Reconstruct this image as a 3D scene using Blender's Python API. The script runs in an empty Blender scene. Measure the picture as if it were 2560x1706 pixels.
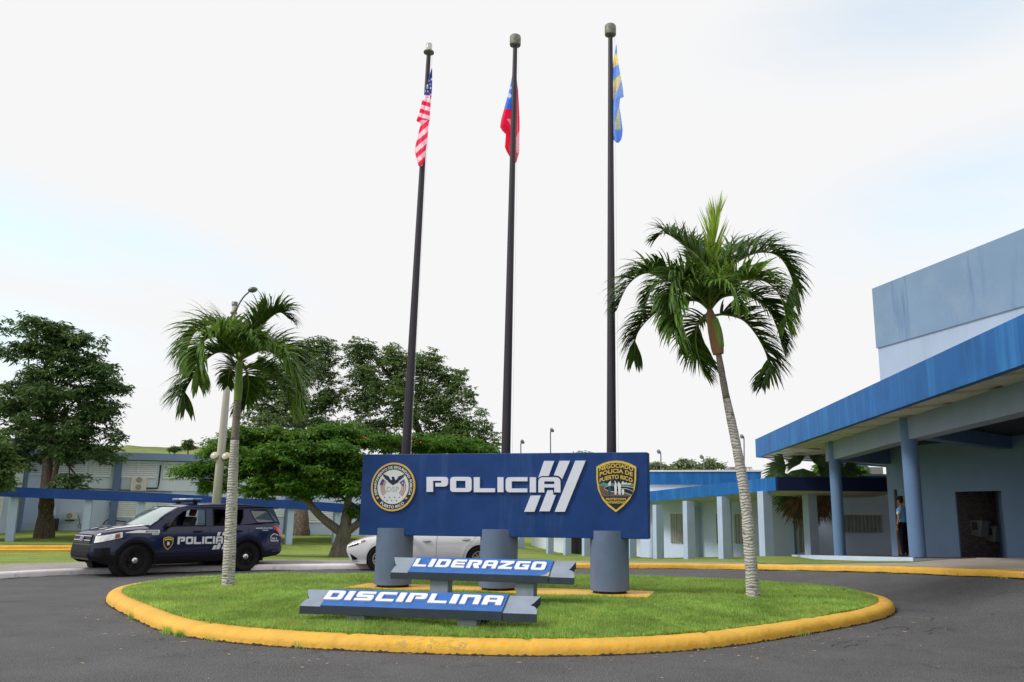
import bpy, bmesh, math, random
import numpy as np
from mathutils import Vector, Matrix
from mathutils.geometry import tessellate_polygon
random.seed(7); RNG = np.random.default_rng(7)
SC = bpy.context.scene
COL = SC.collection
R_ = math.radians
# ------------------------------------------------------------------ camera
FP, CX, CY, HC = 2066.0, 1400.0, 853.0, 1.62
TH = math.atan(427 / 2066); RO = .008
_f = Vector((0, math.cos(TH), math.sin(TH))); _u0 = Vector((0, -math.sin(TH), math.cos(TH))); _r0 = Vector((1, 0, 0))
CU = _u0 * math.cos(RO) - _r0 * math.sin(RO); CR = _r0 * math.cos(RO) + _u0 * math.sin(RO)
CAMP = Vector((0, 0, HC))
cd = bpy.data.cameras.new('camera'); cam = bpy.data.objects.new('camera', cd); COL.objects.link(cam)
cd.sensor_width = 36; cd.lens = 36 * FP / 2560; cd.shift_x = (1280 - CX) / 2560; cd.clip_start = .1; cd.clip_end = 3000
m = Matrix.Identity(4)
for i in range(3):
    m[i][0] = CR[i]; m[i][1] = CU[i]; m[i][2] = -_f[i]; m[i][3] = CAMP[i]
cam.matrix_world = m; SC.camera = cam
def ray(px, py): return _f + CR * ((px - CX) / FP) + CU * ((CY - py) / FP)
def G(px, py, z=0.):                     # the point at height z seen along this direction
    d = ray(px, py); return CAMP + d * ((z - HC) / d.z)
def P(px, py, Y):                        # the point at distance Y seen along this direction
    d = ray(px, py); return CAMP + d * (Y / d.y)
# ------------------------------------------------------------------ sky and sun
SUN = Vector((-.80, -.30, .85)).normalized()
w = bpy.data.worlds.new('World'); SC.world = w; w.use_nodes = True
nt = w.node_tree; nt.nodes.clear()
def N(t, k, **kw):
    n = t.nodes.new(k)
    for a, b in kw.items(): setattr(n, a, b)
    return n
out = N(nt, 'ShaderNodeOutputWorld'); bg = N(nt, 'ShaderNodeBackground'); nt.links.new(bg.outputs[0], out.inputs[0])
sky = N(nt, 'ShaderNodeTexSky', sky_type='NISHITA', sun_disc=False)
sky.sun_elevation = math.asin(SUN.z); sky.sun_rotation = math.atan2(SUN.x, SUN.y)
bg.inputs[1].default_value = .12
tc = N(nt, 'ShaderNodeTexCoord')
mix = N(nt, 'ShaderNodeMix', data_type='RGBA')
sg_ = N(nt, 'ShaderNodeVectorMath', operation='MULTIPLY'); nt.links.new(sky.outputs[0], sg_.inputs[0]); sg_.inputs[1].default_value = (2.3, 2.9, 2.55); nt.links.new(sg_.outputs[0], mix.inputs[6])
CLOUD = .93 / .12
mix.inputs[7].default_value = (CLOUD, CLOUD, CLOUD * 1.005, 1)
def patch(px, py, ang, sx, sy):          # a thin opening in the overcast, in a fixed direction of the sky
    d = ray(px, py).normalized()
    s = N(nt, 'ShaderNodeVectorMath', operation='SUBTRACT'); nt.links.new(tc.outputs['Generated'], s.inputs[0]); s.inputs[1].default_value = d
    a = N(nt, 'ShaderNodeVectorMath', operation='DOT_PRODUCT'); b = N(nt, 'ShaderNodeVectorMath', operation='DOT_PRODUCT')
    h = Vector((d.y, -d.x, 0)).normalized(); v = h.cross(d)
    a.inputs[1].default_value = (h * math.cos(ang) + v * math.sin(ang)) / sx; b.inputs[1].default_value = (v * math.cos(ang) - h * math.sin(ang)) / sy
    c = N(nt, 'ShaderNodeCombineXYZ')
    for k, q in enumerate((a, b)):
        nt.links.new(s.outputs[0], q.inputs[0]); nt.links.new(q.outputs['Value'], c.inputs[k])
    l = N(nt, 'ShaderNodeVectorMath', operation='LENGTH'); nt.links.new(c.outputs[0], l.inputs[0])
    r = N(nt, 'ShaderNodeMapRange', interpolation_type='SMOOTHSTEP'); nt.links.new(l.outputs['Value'], r.inputs[0])
    r.inputs[1].default_value = 0; r.inputs[2].default_value = 1; r.inputs[3].default_value = 1; r.inputs[4].default_value = 0
    return r.outputs[0]
ps = [patch(20, 560, -.2, .22, .07), patch(430, 640, -.2, .2, .05), patch(2450, 480, .15, .28, .10), patch(2300, 30, 0, .3, .09), patch(30, 860, -.1, .2, .07)]
acc = ps[0]
for q in ps[1:]:
    mm = N(nt, 'ShaderNodeMath', operation='MAXIMUM'); nt.links.new(acc, mm.inputs[0]); nt.links.new(q, mm.inputs[1]); acc = mm.outputs[0]
noi = N(nt, 'ShaderNodeTexNoise'); noi.inputs['Scale'].default_value = 3.5; noi.inputs['Detail'].default_value = 5
mp = N(nt, 'ShaderNodeMapping'); mp.inputs['Scale'].default_value = (1, 1, 3.5); nt.links.new(tc.outputs['Generated'], mp.inputs[0]); nt.links.new(mp.outputs[0], noi.inputs['Vector'])
r2 = N(nt, 'ShaderNodeMapRange'); nt.links.new(noi.outputs[0], r2.inputs[0])
for k, v in zip((1, 2, 3, 4), (.3, .65, .25, 1.)): r2.inputs[k].default_value = v
mm = N(nt, 'ShaderNodeMath', operation='MULTIPLY'); nt.links.new(acc, mm.inputs[0]); nt.links.new(r2.outputs[0], mm.inputs[1])
m3 = N(nt, 'ShaderNodeMath', operation='MULTIPLY_ADD'); nt.links.new(mm.outputs[0], m3.inputs[0]); m3.inputs[1].default_value = -.36; m3.inputs[2].default_value = 1
nt.links.new(m3.outputs[0], mix.inputs[0]); nt.links.new(mix.outputs[2], bg.inputs[0])
sl = bpy.data.lights.new('sun', 'SUN'); sl.energy = 2.35; sl.angle = R_(14); sl.color = (1, .965, .9)
so = bpy.data.objects.new('sun', sl); COL.objects.link(so); so.rotation_euler = SUN.to_track_quat('Z', 'Y').to_euler(); so.location = (-10, -5, 20)
SC.view_settings.view_transform = 'Standard'; SC.view_settings.look = 'None'; SC.view_settings.exposure = 0; SC.view_settings.gamma = 1
# ------------------------------------------------------------------ materials
def M(name, col, rough=.6, metal=0., var=.12, scale=4., bump=0., bscale=60., coat=0., streak=None, trans=0., spec=.25, leaf=0., island=0., speck=None, vs=(1, 1, 1), spots=None, emit=0, grit=None):
    mt = bpy.data.materials.new(name); mt.use_nodes = True; t = mt.node_tree; b = t.nodes['Principled BSDF']
    b.inputs['Roughness'].default_value = rough; b.inputs['Metallic'].default_value = metal
    b.inputs['Coat Weight'].default_value = coat; b.inputs['Coat Roughness'].default_value = .06
    b.inputs['Transmission Weight'].default_value = trans; b.inputs['Specular IOR Level'].default_value = spec
    L = t.links.new
    tcn = N(t, 'ShaderNodeTexCoord'); src = tcn.outputs['Object']
    if vs != (1, 1, 1):
        mpp = N(t, 'ShaderNodeMapping'); mpp.inputs['Scale'].default_value = vs; L(src, mpp.inputs[0]); src = mpp.outputs[0]
    n1 = N(t, 'ShaderNodeTexNoise'); n1.inputs['Scale'].default_value = scale; n1.inputs['Detail'].default_value = 6; n1.inputs['Roughness'].default_value = .6; L(src, n1.inputs['Vector'])
    mx = N(t, 'ShaderNodeMix', data_type='RGBA'); mr = N(t, 'ShaderNodeMapRange'); L(n1.outputs[0], mr.inputs[0]); mr.inputs[1].default_value = .32; mr.inputs[2].default_value = .68
    L(mr.outputs[0], mx.inputs[0])
    mx.inputs[6].default_value = tuple(c * (1 - var) for c in col) + (1,); mx.inputs[7].default_value = tuple(min(1, c * (1 + var)) for c in col) + (1,)
    cur = mx.outputs[2]
    def over(fac, c2):
        nonlocal cur
        q = N(t, 'ShaderNodeMix', data_type='RGBA'); L(fac, q.inputs[0]); L(cur, q.inputs[6]); q.inputs[7].default_value = tuple(c2) + (1,); cur = q.outputs[2]
    if speck:                            # (scale, colour, lo, hi)
        n = N(t, 'ShaderNodeTexNoise'); n.inputs['Scale'].default_value = speck[0]; n.inputs['Detail'].default_value = 3; L(tcn.outputs['Object'], n.inputs['Vector'])
        r = N(t, 'ShaderNodeMapRange'); L(n.outputs[0], r.inputs[0]); r.inputs[1].default_value = speck[2]; r.inputs[2].default_value = speck[3]; over(r.outputs[0], speck[1])
    if spots:
        n = N(t, 'ShaderNodeTexNoise'); n.inputs['Scale'].default_value = spots[0]; n.inputs['Detail'].default_value = 8; n.inputs['Roughness'].default_value = .7; L(tcn.outputs['Object'], n.inputs['Vector'])
        r = N(t, 'ShaderNodeMapRange'); L(n.outputs[0], r.inputs[0]); r.inputs[1].default_value = spots[2]; r.inputs[2].default_value = spots[3]; r.inputs[4].default_value = spots[4] if len(spots) > 4 else 1; over(r.outputs[0], spots[1])
    if grit:
        n = N(t, 'ShaderNodeTexNoise'); n.inputs['Scale'].default_value = grit[0]; n.inputs['Detail'].default_value = 4; n.inputs['Roughness'].default_value = .7; L(tcn.outputs['Object'], n.inputs['Vector'])
        r = N(t, 'ShaderNodeMapRange'); L(n.outputs[0], r.inputs[0]); r.inputs[1].default_value = grit[2]; r.inputs[2].default_value = grit[3]; r.inputs[4].default_value = grit[4]; over(r.outputs[0], grit[1])
    if streak:                           # (colour, amount, horizontal scale, lo, hi): rain marks running down
        mp_ = N(t, 'ShaderNodeMapping'); mp_.inputs['Scale'].default_value = (streak[2], streak[2], streak[2] * .09); L(tcn.outputs['Object'], mp_.inputs[0])
        n = N(t, 'ShaderNodeTexNoise'); n.inputs['Scale'].default_value = 1; n.inputs['Detail'].default_value = 6; n.inputs['Roughness'].default_value = .65; L(mp_.outputs[0], n.inputs['Vector'])
        r = N(t, 'ShaderNodeMapRange'); L(n.outputs[0], r.inputs[0]); r.inputs[1].default_value = streak[3]; r.inputs[2].default_value = streak[4]; r.inputs[4].default_value = streak[1]; over(r.outputs[0], streak[0])
    if island:
        g = N(t, 'ShaderNodeNewGeometry'); hs = N(t, 'ShaderNodeHueSaturation'); r = N(t, 'ShaderNodeMapRange'); L(g.outputs['Random Per Island'], r.inputs[0])
        r.inputs[3].default_value = 1 - island; r.inputs[4].default_value = 1 + island; L(r.outputs[0], hs.inputs['Value'])
        r3 = N(t, 'ShaderNodeMapRange'); m7 = N(t, 'ShaderNodeMath', operation='FRACT'); m8 = N(t, 'ShaderNodeMath', operation='MULTIPLY'); m8.inputs[1].default_value = 17.3
        L(g.outputs['Random Per Island'], m8.inputs[0]); L(m8.outputs[0], m7.inputs[0]); L(m7.outputs[0], r3.inputs[0]); r3.inputs[3].default_value = .485; r3.inputs[4].default_value = .515; L(r3.outputs[0], hs.inputs['Hue'])
        L(cur, hs.inputs['Color']); cur = hs.outputs[0]
    L(cur, b.inputs['Base Color'])
    if emit: L(cur, b.inputs['Emission Color']); b.inputs['Emission Strength'].default_value = emit
    if bump:
        n = N(t, 'ShaderNodeTexNoise'); n.inputs['Scale'].default_value = bscale; n.inputs['Detail'].default_value = 4; L(tcn.outputs['Object'], n.inputs['Vector'])
        bp = N(t, 'ShaderNodeBump'); bp.inputs['Strength'].default_value = min(1, bump); bp.inputs['Distance'].default_value = .02; L(n.outputs[0], bp.inputs['Height']); L(bp.outputs[0], b.inputs['Normal'])
    if leaf:
        tr = N(t, 'ShaderNodeBsdfTranslucent'); ms = N(t, 'ShaderNodeMixShader'); ms.inputs[0].default_value = leaf
        hs = N(t, 'ShaderNodeHueSaturation'); hs.inputs['Value'].default_value = 1.6; hs.inputs['Hue'].default_value = .48; L(cur, hs.inputs['Color']); L(hs.outputs[0], tr.inputs['Color'])
        L(b.outputs[0], ms.inputs[1]); L(tr.outputs[0], ms.inputs[2]); L(ms.outputs[0], t.nodes['Material Output'].inputs[0])
    return mt
NAVY = (.0065, .043, .185)
m_asph = M('asphalt', (.098, .098, .104), .92, var=.16, scale=.9, bump=1., bscale=60, speck=(70, (.32, .315, .31), .56, .70), spots=(1.3, (.065, .065, .068), .58, .70, .85), streak=None, grit=(42, (.045, .045, .048), .53, .66, .7))
m_crack = M('crack_tar', (.035, .035, .036), .95)
m_kerb = M('kerb_yellow', (.70, .405, .06), .6, var=.10, scale=2.5, bump=.6, bscale=14, spots=(4.2, (.14, .10, .05), .64, .70, .85), speck=(9, (.72, .36, .03), .56, .70), grit=(38, (.30, .18, .05), .66, .76, .6))
m_kerb_worn = M('kerb_worn', (.74, .43, .06), .85, var=.2, scale=9, bump=.6, bscale=50, speck=(14, (.50, .33, .10), .5, .62))
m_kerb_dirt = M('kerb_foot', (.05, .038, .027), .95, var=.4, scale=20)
m_kerb_white = M('kerb_white', (.72, .69, .72), .6, var=.1, scale=4, bump=.2, bscale=25, spots=(4, (.30, .24, .22), .56, .7, .8))
m_kerb_blue = M('kerb_blue', (.03, .15, .45), .6)
m_conc = M('concrete', (.40, .355, .31), .85, var=.14, scale=1.6, bump=.3, bscale=90, speck=(150, (.24, .21, .18), .58, .75))
m_walk = M('pavement_grey', (.30, .285, .265), .9, var=.15, scale=2.5, bump=.4, bscale=120, speck=(60, (.18, .165, .15), .55, .7))
m_grass = M('grass_ground', (.17, .27, .035), .95, var=.32, scale=2.2, bump=.9, bscale=70, speck=(45, (.045, .085, .012), .50, .66), spots=(.8, (.20, .235, .045), .55, .75, .7))
m_grassfar = M('lawn', (.215, .28, .055), .95, var=.3, scale=.55, bump=.9, bscale=25, speck=(16, (.075, .135, .02), .48, .68), spots=(.3, (.23, .25, .06), .52, .72, .6), vs=(1, 2.5, 1))
m_blade = M('grass_blade', (.285, .43, .105), .6, var=.30, scale=1.1, leaf=.35, island=.38, spots=(1.4, (.40, .43, .12), .54, .70, .8), speck=(7, (.13, .26, .03), .55, .68))
m_navy = M('sign_navy', NAVY, .5, var=.14, scale=2.5, bump=.1, bscale=200, streak=((.045, .11, .29), .5, 2.6, .56, .74), spots=(1.6, (.018, .055, .20), .45, .7, .6))
m_white = M('white_letter', (.70, .72, .84), .4, var=.03, scale=8)
m_blue = M('ribbon_blue', (.036, .135, .42), .5, var=.12, scale=6, streak=((.12, .24, .55), .3, 6, .55, .8))
m_gray = M('pillar_grey', (.125, .172, .275), .62, var=.09, scale=3, bump=.15, bscale=120, streak=((.26, .25, .28), .45, 3.5, .55, .8))
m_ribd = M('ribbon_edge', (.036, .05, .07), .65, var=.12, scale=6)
m_rib = M('ribbon_grey', (.24, .285, .36), .6, var=.10, scale=5, bump=.1, bscale=90, spots=(14, (.10, .11, .12), .66, .76, .6))
m_chip = M('chipped_plaster', (.42, .36, .28), .9, var=.25, scale=30)
m_bronze = M('bronze_pole', (.05, .045, .055), .42, metal=.35, var=.15, scale=3, vs=(1, 1, .2))
m_galv = M('weathered_can', (.19, .195, .165), .6, metal=.3, var=.4, scale=14)
m_clear = M('clear_plastic', (.72, .74, .70), .15, var=.1, trans=.4)
m_rope = M('halyard', (.62, .60, .56), .8)
m_gold = M('gold', (.68, .45, .13), .35, metal=.35, var=.1, scale=6)
m_dnavy = M('seal_navy', (.022, .03, .06), .45, var=.1)
m_swhite = M('seal_white', (.66, .70, .74), .45, var=.04)
m_sgrey = M('seal_grey', (.38, .38, .38), .5)
m_red = M('flag_red', (.80, .06, .12), .75, var=.1, leaf=.5)
m_fwhite = M('flag_white', (.85, .85, .88), .75, var=.05, leaf=.5)
m_fblue = M('flag_navy', (.10, .11, .36), .75, var=.1, leaf=.5)
m_prblue = M('flag_blue', (.10, .30, .85), .75, var=.1, leaf=.5)
m_azul = M('flag_azure', (.30, .46, .92), .75, var=.1, leaf=.5)
m_yel = M('flag_yellow', (.90, .82, .46), .75, var=.08, leaf=.5)
m_shy = M('shield_yellow', (.66, .47, .09), .45, var=.05)
m_pink = M('flag_stripe_faded', (.46, .20, .24), .5)
m_shd = M('shield_dark', (.022, .022, .032), .5)
m_shb = M('shield_brown', (.13, .095, .075), .6)
m_shg = M('shield_green', (.14, .22, .10), .6)
m_sht = M('shield_teal', (.07, .27, .29), .6)
m_shs = M('shield_slate', (.03, .07, .12), .6)
# ------------------------------------------------------------------ object helpers
FR = {}                                  # world offset of unrotated things
def tag(o, label=None, cat=None, group=None, kind=None):
    if label: o['label'] = label
    if cat: o['category'] = cat
    if group: o['group'] = group
    if kind: o['kind'] = kind
    return o
def thing(name, loc, label, cat, group=None, rz=0):
    o = bpy.data.objects.new(name, None); COL.objects.link(o); o.location = loc; o.rotation_euler = (0, 0, rz); o.empty_display_size = .3
    FR[o.name] = Vector(loc); return tag(o, label, cat, group)
def link(name, me, parent=None):
    o = bpy.data.objects.new(name, me); COL.objects.link(o)
    if parent is not None: o.parent = parent
    return o
def copy_tree(o, parent=None):
    c = o.copy(); COL.objects.link(c)
    if parent is not None: c.parent = parent
    for ch in list(o.children): copy_tree(ch, c)
    return c
class MB:
    def __init__(s): s.v = []; s.f = []; s.mi = []; s.k = 0
    def add(s, vs, fs):
        b = len(s.v); s.v += [Vector(p) for p in vs]; s.f += [tuple(b + i for i in q) for q in fs]; s.mi += [s.k] * len(fs); return s
    def quad(s, a, b, c, d): return s.add([a, b, c, d], [(0, 1, 2, 3)])
    def box(s, lo, hi, Mx=None):
        x0, y0, z0 = lo; x1, y1, z1 = hi
        v = [(x0, y0, z0), (x1, y0, z0), (x1, y1, z0), (x0, y1, z0), (x0, y0, z1), (x1, y0, z1), (x1, y1, z1), (x0, y1, z1)]
        if Mx is not None: v = [Mx @ Vector(p) for p in v]
        return s.add(v, [(3, 2, 1, 0), (4, 5, 6, 7), (0, 1, 5, 4), (1, 2, 6, 5), (2, 3, 7, 6), (3, 0, 4, 7)])
    def beam(s, a, b, wd, z0a, z1a, z0b=None, z1b=None):  # wall or beam along a line on plan, thickness wd
        a = Vector(a[:2]); b = Vector(b[:2]); z0b = z0a if z0b is None else z0b; z1b = z1a if z1b is None else z1b
        n = (b - a).normalized(); n = Vector((-n.y, n.x)) * wd / 2
        v = [(*(a - n), z0a), (*(b - n), z0b), (*(b + n), z0b), (*(a + n), z0a), (*(a - n), z1a), (*(b - n), z1b), (*(b + n), z1b), (*(a + n), z1a)]
        return s.add(v, [(3, 2, 1, 0), (4, 5, 6, 7), (0, 1, 5, 4), (1, 2, 6, 5), (2, 3, 7, 6), (3, 0, 4, 7)])
    def prism(s, pts, z0, z1):           # polygon on plan, z may be functions
        n = len(pts); f0 = z0 if callable(z0) else (lambda x, y: z0); f1 = z1 if callable(z1) else (lambda x, y: z1)
        s.add([(p[0], p[1], f0(p[0], p[1])) for p in pts] + [(p[0], p[1], f1(p[0], p[1])) for p in pts],
              [tuple(range(n - 1, -1, -1)), tuple(range(n, 2 * n))] + [(i, (i + 1) % n, n + (i + 1) % n, n + i) for i in range(n)]); return s
    def tube(s, pts, rad, n=8, cap=True):
        pts = [Vector(p) for p in pts]; rad = rad if isinstance(rad, (list, tuple)) else [rad] * len(pts); b = len(s.v); up = None
        for i, p in enumerate(pts):
            t = (pts[min(i + 1, len(pts) - 1)] - pts[max(i - 1, 0)]).normalized()
            if up is None: up = t.orthogonal().normalized()
            up = (up - t * up.dot(t)).normalized(); q = t.cross(up)
            for k in range(n): a = 2 * math.pi * k / n; s.v.append(p + (up * math.cos(a) + q * math.sin(a)) * rad[i])
        for i in range(len(pts) - 1):
            for k in range(n): s.f.append((b + i * n + k, b + i * n + (k + 1) % n, b + (i + 1) * n + (k + 1) % n, b + (i + 1) * n + k)); s.mi.append(s.k)
        if cap: s.f += [tuple(b + k for k in range(n - 1, -1, -1)), tuple(b + (len(pts) - 1) * n + k for k in range(n))]; s.mi += [s.k] * 2
        return s
    def lathe(s, prof, n=24, Mx=None):   # (radius, height) round local Z
        b = len(s.v)
        for r, z in prof:
            for k in range(n):
                a = 2 * math.pi * k / n; p = Vector((r * math.cos(a), r * math.sin(a), z)); s.v.append(Mx @ p if Mx is not None else p)
        for i in range(len(prof) - 1):
            for k in range(n): s.f.append((b + i * n + k, b + i * n + (k + 1) % n, b + (i + 1) * n + (k + 1) % n, b + (i + 1) * n + k)); s.mi.append(s.k)
        return s
    def grid(s, rows, close=False):
        b = len(s.v); n = len(rows[0])
        for r in rows: s.v += [Vector(p) for p in r]
        for i in range(len(rows) - 1):
            for k in range(n if close else n - 1): s.f.append((b + i * n + k, b + i * n + (k + 1) % n, b + (i + 1) * n + (k + 1) % n, b + (i + 1) * n + k)); s.mi.append(s.k)
        return s
    def poly(s, outer, holes, fn, thick=None, fnb=None):   # flat outline with holes; fn(u,v,h) -> point
        loops = [outer] + list(holes); flat = [p for l in loops for p in l]
        tris = tessellate_polygon([[Vector((p[0], p[1], 0)) for p in l] for l in loops])
        h = thick or 0; b = len(s.v)
        s.v += [Vector(fn(p[0], p[1], h)) for p in flat]
        ff = []
        for t in tris:
            a, c, d = (Vector((*flat[i], 0)) for i in t)
            ff.append(tuple(b + i for i in (t if (c - a).cross(d - a).z > 0 else t[::-1])))
        s.f += ff; s.mi += [s.k] * len(ff)
        if thick:
            nb = len(s.v); s.v += [Vector(fn(p[0], p[1], 0)) for p in flat]; o = 0
            for l in loops:
                n = len(l)
                ar = sum(l[i][0] * l[(i + 1) % n][1] - l[(i + 1) % n][0] * l[i][1] for i in range(n))
                for i in range(n):
                    j = (i + 1) % n; q = (nb + o + i, nb + o + j, b + o + j, b + o + i)
                    if (ar > 0) == (l is not loops[0]): q = q[::-1]
                    s.f.append(q); s.mi.append(s.k)
                o += n
        return s
    def build(s, name, mats, parent=None, smooth=False, bevel=0, world=True, auto=None):
        off = Vector((0, 0, 0))
        if parent is not None and world: off = FR.get(parent.name, off)
        me = bpy.data.meshes.new(name); me.from_pydata([tuple(p - off) for p in s.v], [], s.f)
        for q in (mats if isinstance(mats, (list, tuple)) else [mats]): me.materials.append(q)
        if any(s.mi): me.polygons.foreach_set('material_index', s.mi)
        if smooth: me.polygons.foreach_set('use_smooth', [True] * len(s.f))
        me.update(); o = link(name, me, parent)
        if parent is not None and world: FR[o.name] = off
        if bevel:
            bv = o.modifiers.new('bevel', 'BEVEL'); bv.width = bevel; bv.segments = 2; bv.limit_method = 'ANGLE'; bv.angle_limit = R_(40)
        if smooth and auto:
            with_sharp(me, auto)
        return o
def with_sharp(me, ang):
    bm = bmesh.new(); bm.from_mesh(me)
    for e in bm.edges:
        if len(e.link_faces) == 2 and e.calc_face_angle(0) > ang: e.smooth = False
    bm.to_mesh(me); bm.free()
def cr(a, n=8):                          # catmull-rom through points
    a = [Vector(p) for p in a]; o = []
    for i in range(len(a) - 1):
        p0, p1, p2, p3 = a[max(i - 1, 0)], a[i], a[i + 1], a[min(i + 2, len(a) - 1)]
        for k in range(n):
            t = k / n; o.append(.5 * ((2 * p1) + (p2 - p0) * t + (2 * p0 - 5 * p1 + 4 * p2 - p3) * t * t + (3 * p1 - p0 - 3 * p2 + p3) * t ** 3))
    return o + [a[-1]]
def quads_np(name, V, mat, parent=None, tri=False, nper=4, smooth=False):   # V: (N, nper, 3)
    n = V.shape[0]; me = bpy.data.meshes.new(name); off = FR.get(parent.name, Vector((0, 0, 0))) if parent is not None else Vector((0, 0, 0))
    V = V - np.array(off)
    me.vertices.add(n * nper); me.vertices.foreach_set('co', V.astype(np.float32).ravel())
    me.loops.add(n * nper); me.loops.foreach_set('vertex_index', np.arange(n * nper, dtype=np.int32))
    me.polygons.add(n); me.polygons.foreach_set('loop_start', np.arange(0, n * nper, nper, dtype=np.int32)); me.polygons.foreach_set('loop_total', np.full(n, nper, dtype=np.int32))
    me.materials.append(mat); me.update(calc_edges=True); me.validate()
    if smooth: me.polygons.foreach_set('use_smooth', [True] * n)
    return link(name, me, parent)
def inter(xs, ys, x): return float(np.interp(x, xs, ys))
def fillet(pts, n=5):                    # [(x,y,r)] -> rounded outline
    o = []; m_ = len(pts)
    for i, (x, y, r) in enumerate(pts):
        if r <= 0: o.append((x, y)); continue
        p = Vector((x, y)); a = (Vector(pts[i - 1][:2]) - p).normalized(); b = (Vector(pts[(i + 1) % m_][:2]) - p).normalized()
        for k in range(n + 1):
            t = k / n; q = (1 - t) ** 2 * (p + a * r) + 2 * t * (1 - t) * p + t * t * (p + b * r); o.append((q.x, q.y))
    return o
def rect(x0, y0, x1, y1): return [(x0, y0), (x1, y0), (x1, y1), (x0, y1)]
_tc = {}
def text2d(s, bold=.0):                  # flat text mesh from the built-in font
    if (s, bold) in _tc: return _tc[(s, bold)]
    c = bpy.data.curves.new('t', 'FONT'); c.body = s; c.offset = bold; c.resolution_u = 3; o = bpy.data.objects.new('t', c); COL.objects.link(o)
    me = o.to_mesh(); v = [tuple(q.co[:2]) for q in me.vertices]; f = [tuple(q.vertices) for q in me.polygons]
    o.to_mesh_clear(); bpy.data.objects.remove(o); bpy.data.curves.remove(c)
    xs = [q[0] for q in v]; ys = [q[1] for q in v]; x0, x1, y0, y1 = min(xs), max(xs), min(ys), max(ys)
    v = [((a - x0) / (x1 - x0), (b - y0) / (y1 - y0)) for a, b in v]; _tc[(s, bold)] = (v, f, (x1 - x0) / (y1 - y0)); return _tc[(s, bold)]
def put_text(mb, s, fn, bold=.0):        # fn(u in 0..1, v in 0..1) -> world
    v, f, _ = text2d(s, bold); mb.add([fn(a, b) for a, b in v], f)
# wide techno lettering
def glyph(ch, w, h, tv, th, r=.25):
    r *= h; F = fillet
    if ch == 'I': return F([(0, 0, 0), (tv, 0, 0), (tv, h, 0), (0, h, 0)]), [], tv
    if ch == 'L': return F([(0, 0, 0), (w, 0, 0), (w, th, 0), (tv, th, 0), (tv, h, 0), (0, h, 0)]), [], w
    if ch == 'O': return F([(0, 0, r), (w, 0, r), (w, h, r), (0, h, r)]), [rect(tv, th, w - tv, h - th)[::-1]], w
    if ch == 'D': return F([(0, 0, 0), (w, 0, r), (w, h, r), (0, h, 0)]), [rect(tv, th, w - tv, h - th)[::-1]], w
    if ch == 'C': return F([(0, 0, r), (w, 0, 0), (w, th, 0), (tv, th, 0), (tv, h - th, 0), (w, h - th, 0), (w, h, 0), (0, h, r)]), [], w
    if ch == 'E':
        c0 = (h - th * .8) / 2; c1 = (h + th * .8) / 2
        return F([(0, 0, r), (w, 0, 0), (w, th, 0), (tv, th, 0), (tv, c0, 0), (w * .95, c0, 0), (w * .95, c1, 0), (tv, c1, 0), (tv, h - th, 0), (w, h - th, 0), (w, h, 0), (0, h, r)]), [], w
    if ch == 'S':
        c0 = (h - th) / 2; c1 = (h + th) / 2
        return F([(0, 0, 0), (w, 0, r * .8), (w, c1, r * .8), (tv, c1, 0), (tv, h - th, 0), (w, h - th, 0), (w, h, 0), (0, h, r * .8), (0, c0, r * .8), (w - tv, c0, 0), (w - tv, th, 0), (0, th, 0)]), [], w
    if ch == 'A': return F([(0, 0, 0), (tv, 0, 0), (tv, h * .30, 0), (w - tv, h * .30, 0), (w - tv, 0, 0), (w, 0, 0), (w, h, r), (0, h, r)]), [rect(tv, h * .30 + th * .9, w - tv, h - th)[::-1]], w
    if ch == 'N': return F([(0, 0, 0), (tv, 0, 0), (tv, h - th, 0), (w - tv, h - th, 0), (w - tv, 0, 0), (w, 0, 0), (w, h, r), (0, h, 0)]), [], w
    if ch == 'P': return F([(0, 0, 0), (tv, 0, 0), (tv, h - th, 0), (w * .7, h - th, 0), (w * .7, h * .60, 0), (w * .42, h * .60, 0), (w * .42, h * .36, 0), (w, h * .36, r), (w, h, r), (0, h, 0)]), [], w
    if ch == 'R': return F([(0, 0, 0), (tv, 0, 0), (tv, h - th, 0), (w * .7, h - th, 0), (w * .7, h * .6, 0), (w * .42, h * .6, 0), (w * .42, h * .38, 0), (w - tv * 1.25, 0, 0), (w, 0, 0), (w * .82, h * .38, 0), (w, h * .45, r * .4), (w, h, r), (0, h, 0)]), [], w
    if ch == 'Z': return F([(0, 0, 0), (w, 0, 0), (w, th, 0), (w * .40, th, 0), (w, h * .72, 0), (w, h, 0), (0, h, 0), (0, h - th, 0), (w * .58, h - th, 0), (0, h * .26, 0)]), [], w
    if ch == 'G': return F([(0, 0, r), (w, 0, 0), (w, h * .58, 0), (w * .52, h * .58, 0), (w * .52, h * .38, 0), (w - tv, h * .38, 0), (w - tv, th, 0), (tv, th, 0), (tv, h - th, 0), (w, h - th, 0), (w, h, 0), (0, h, r)]), [], w
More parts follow.
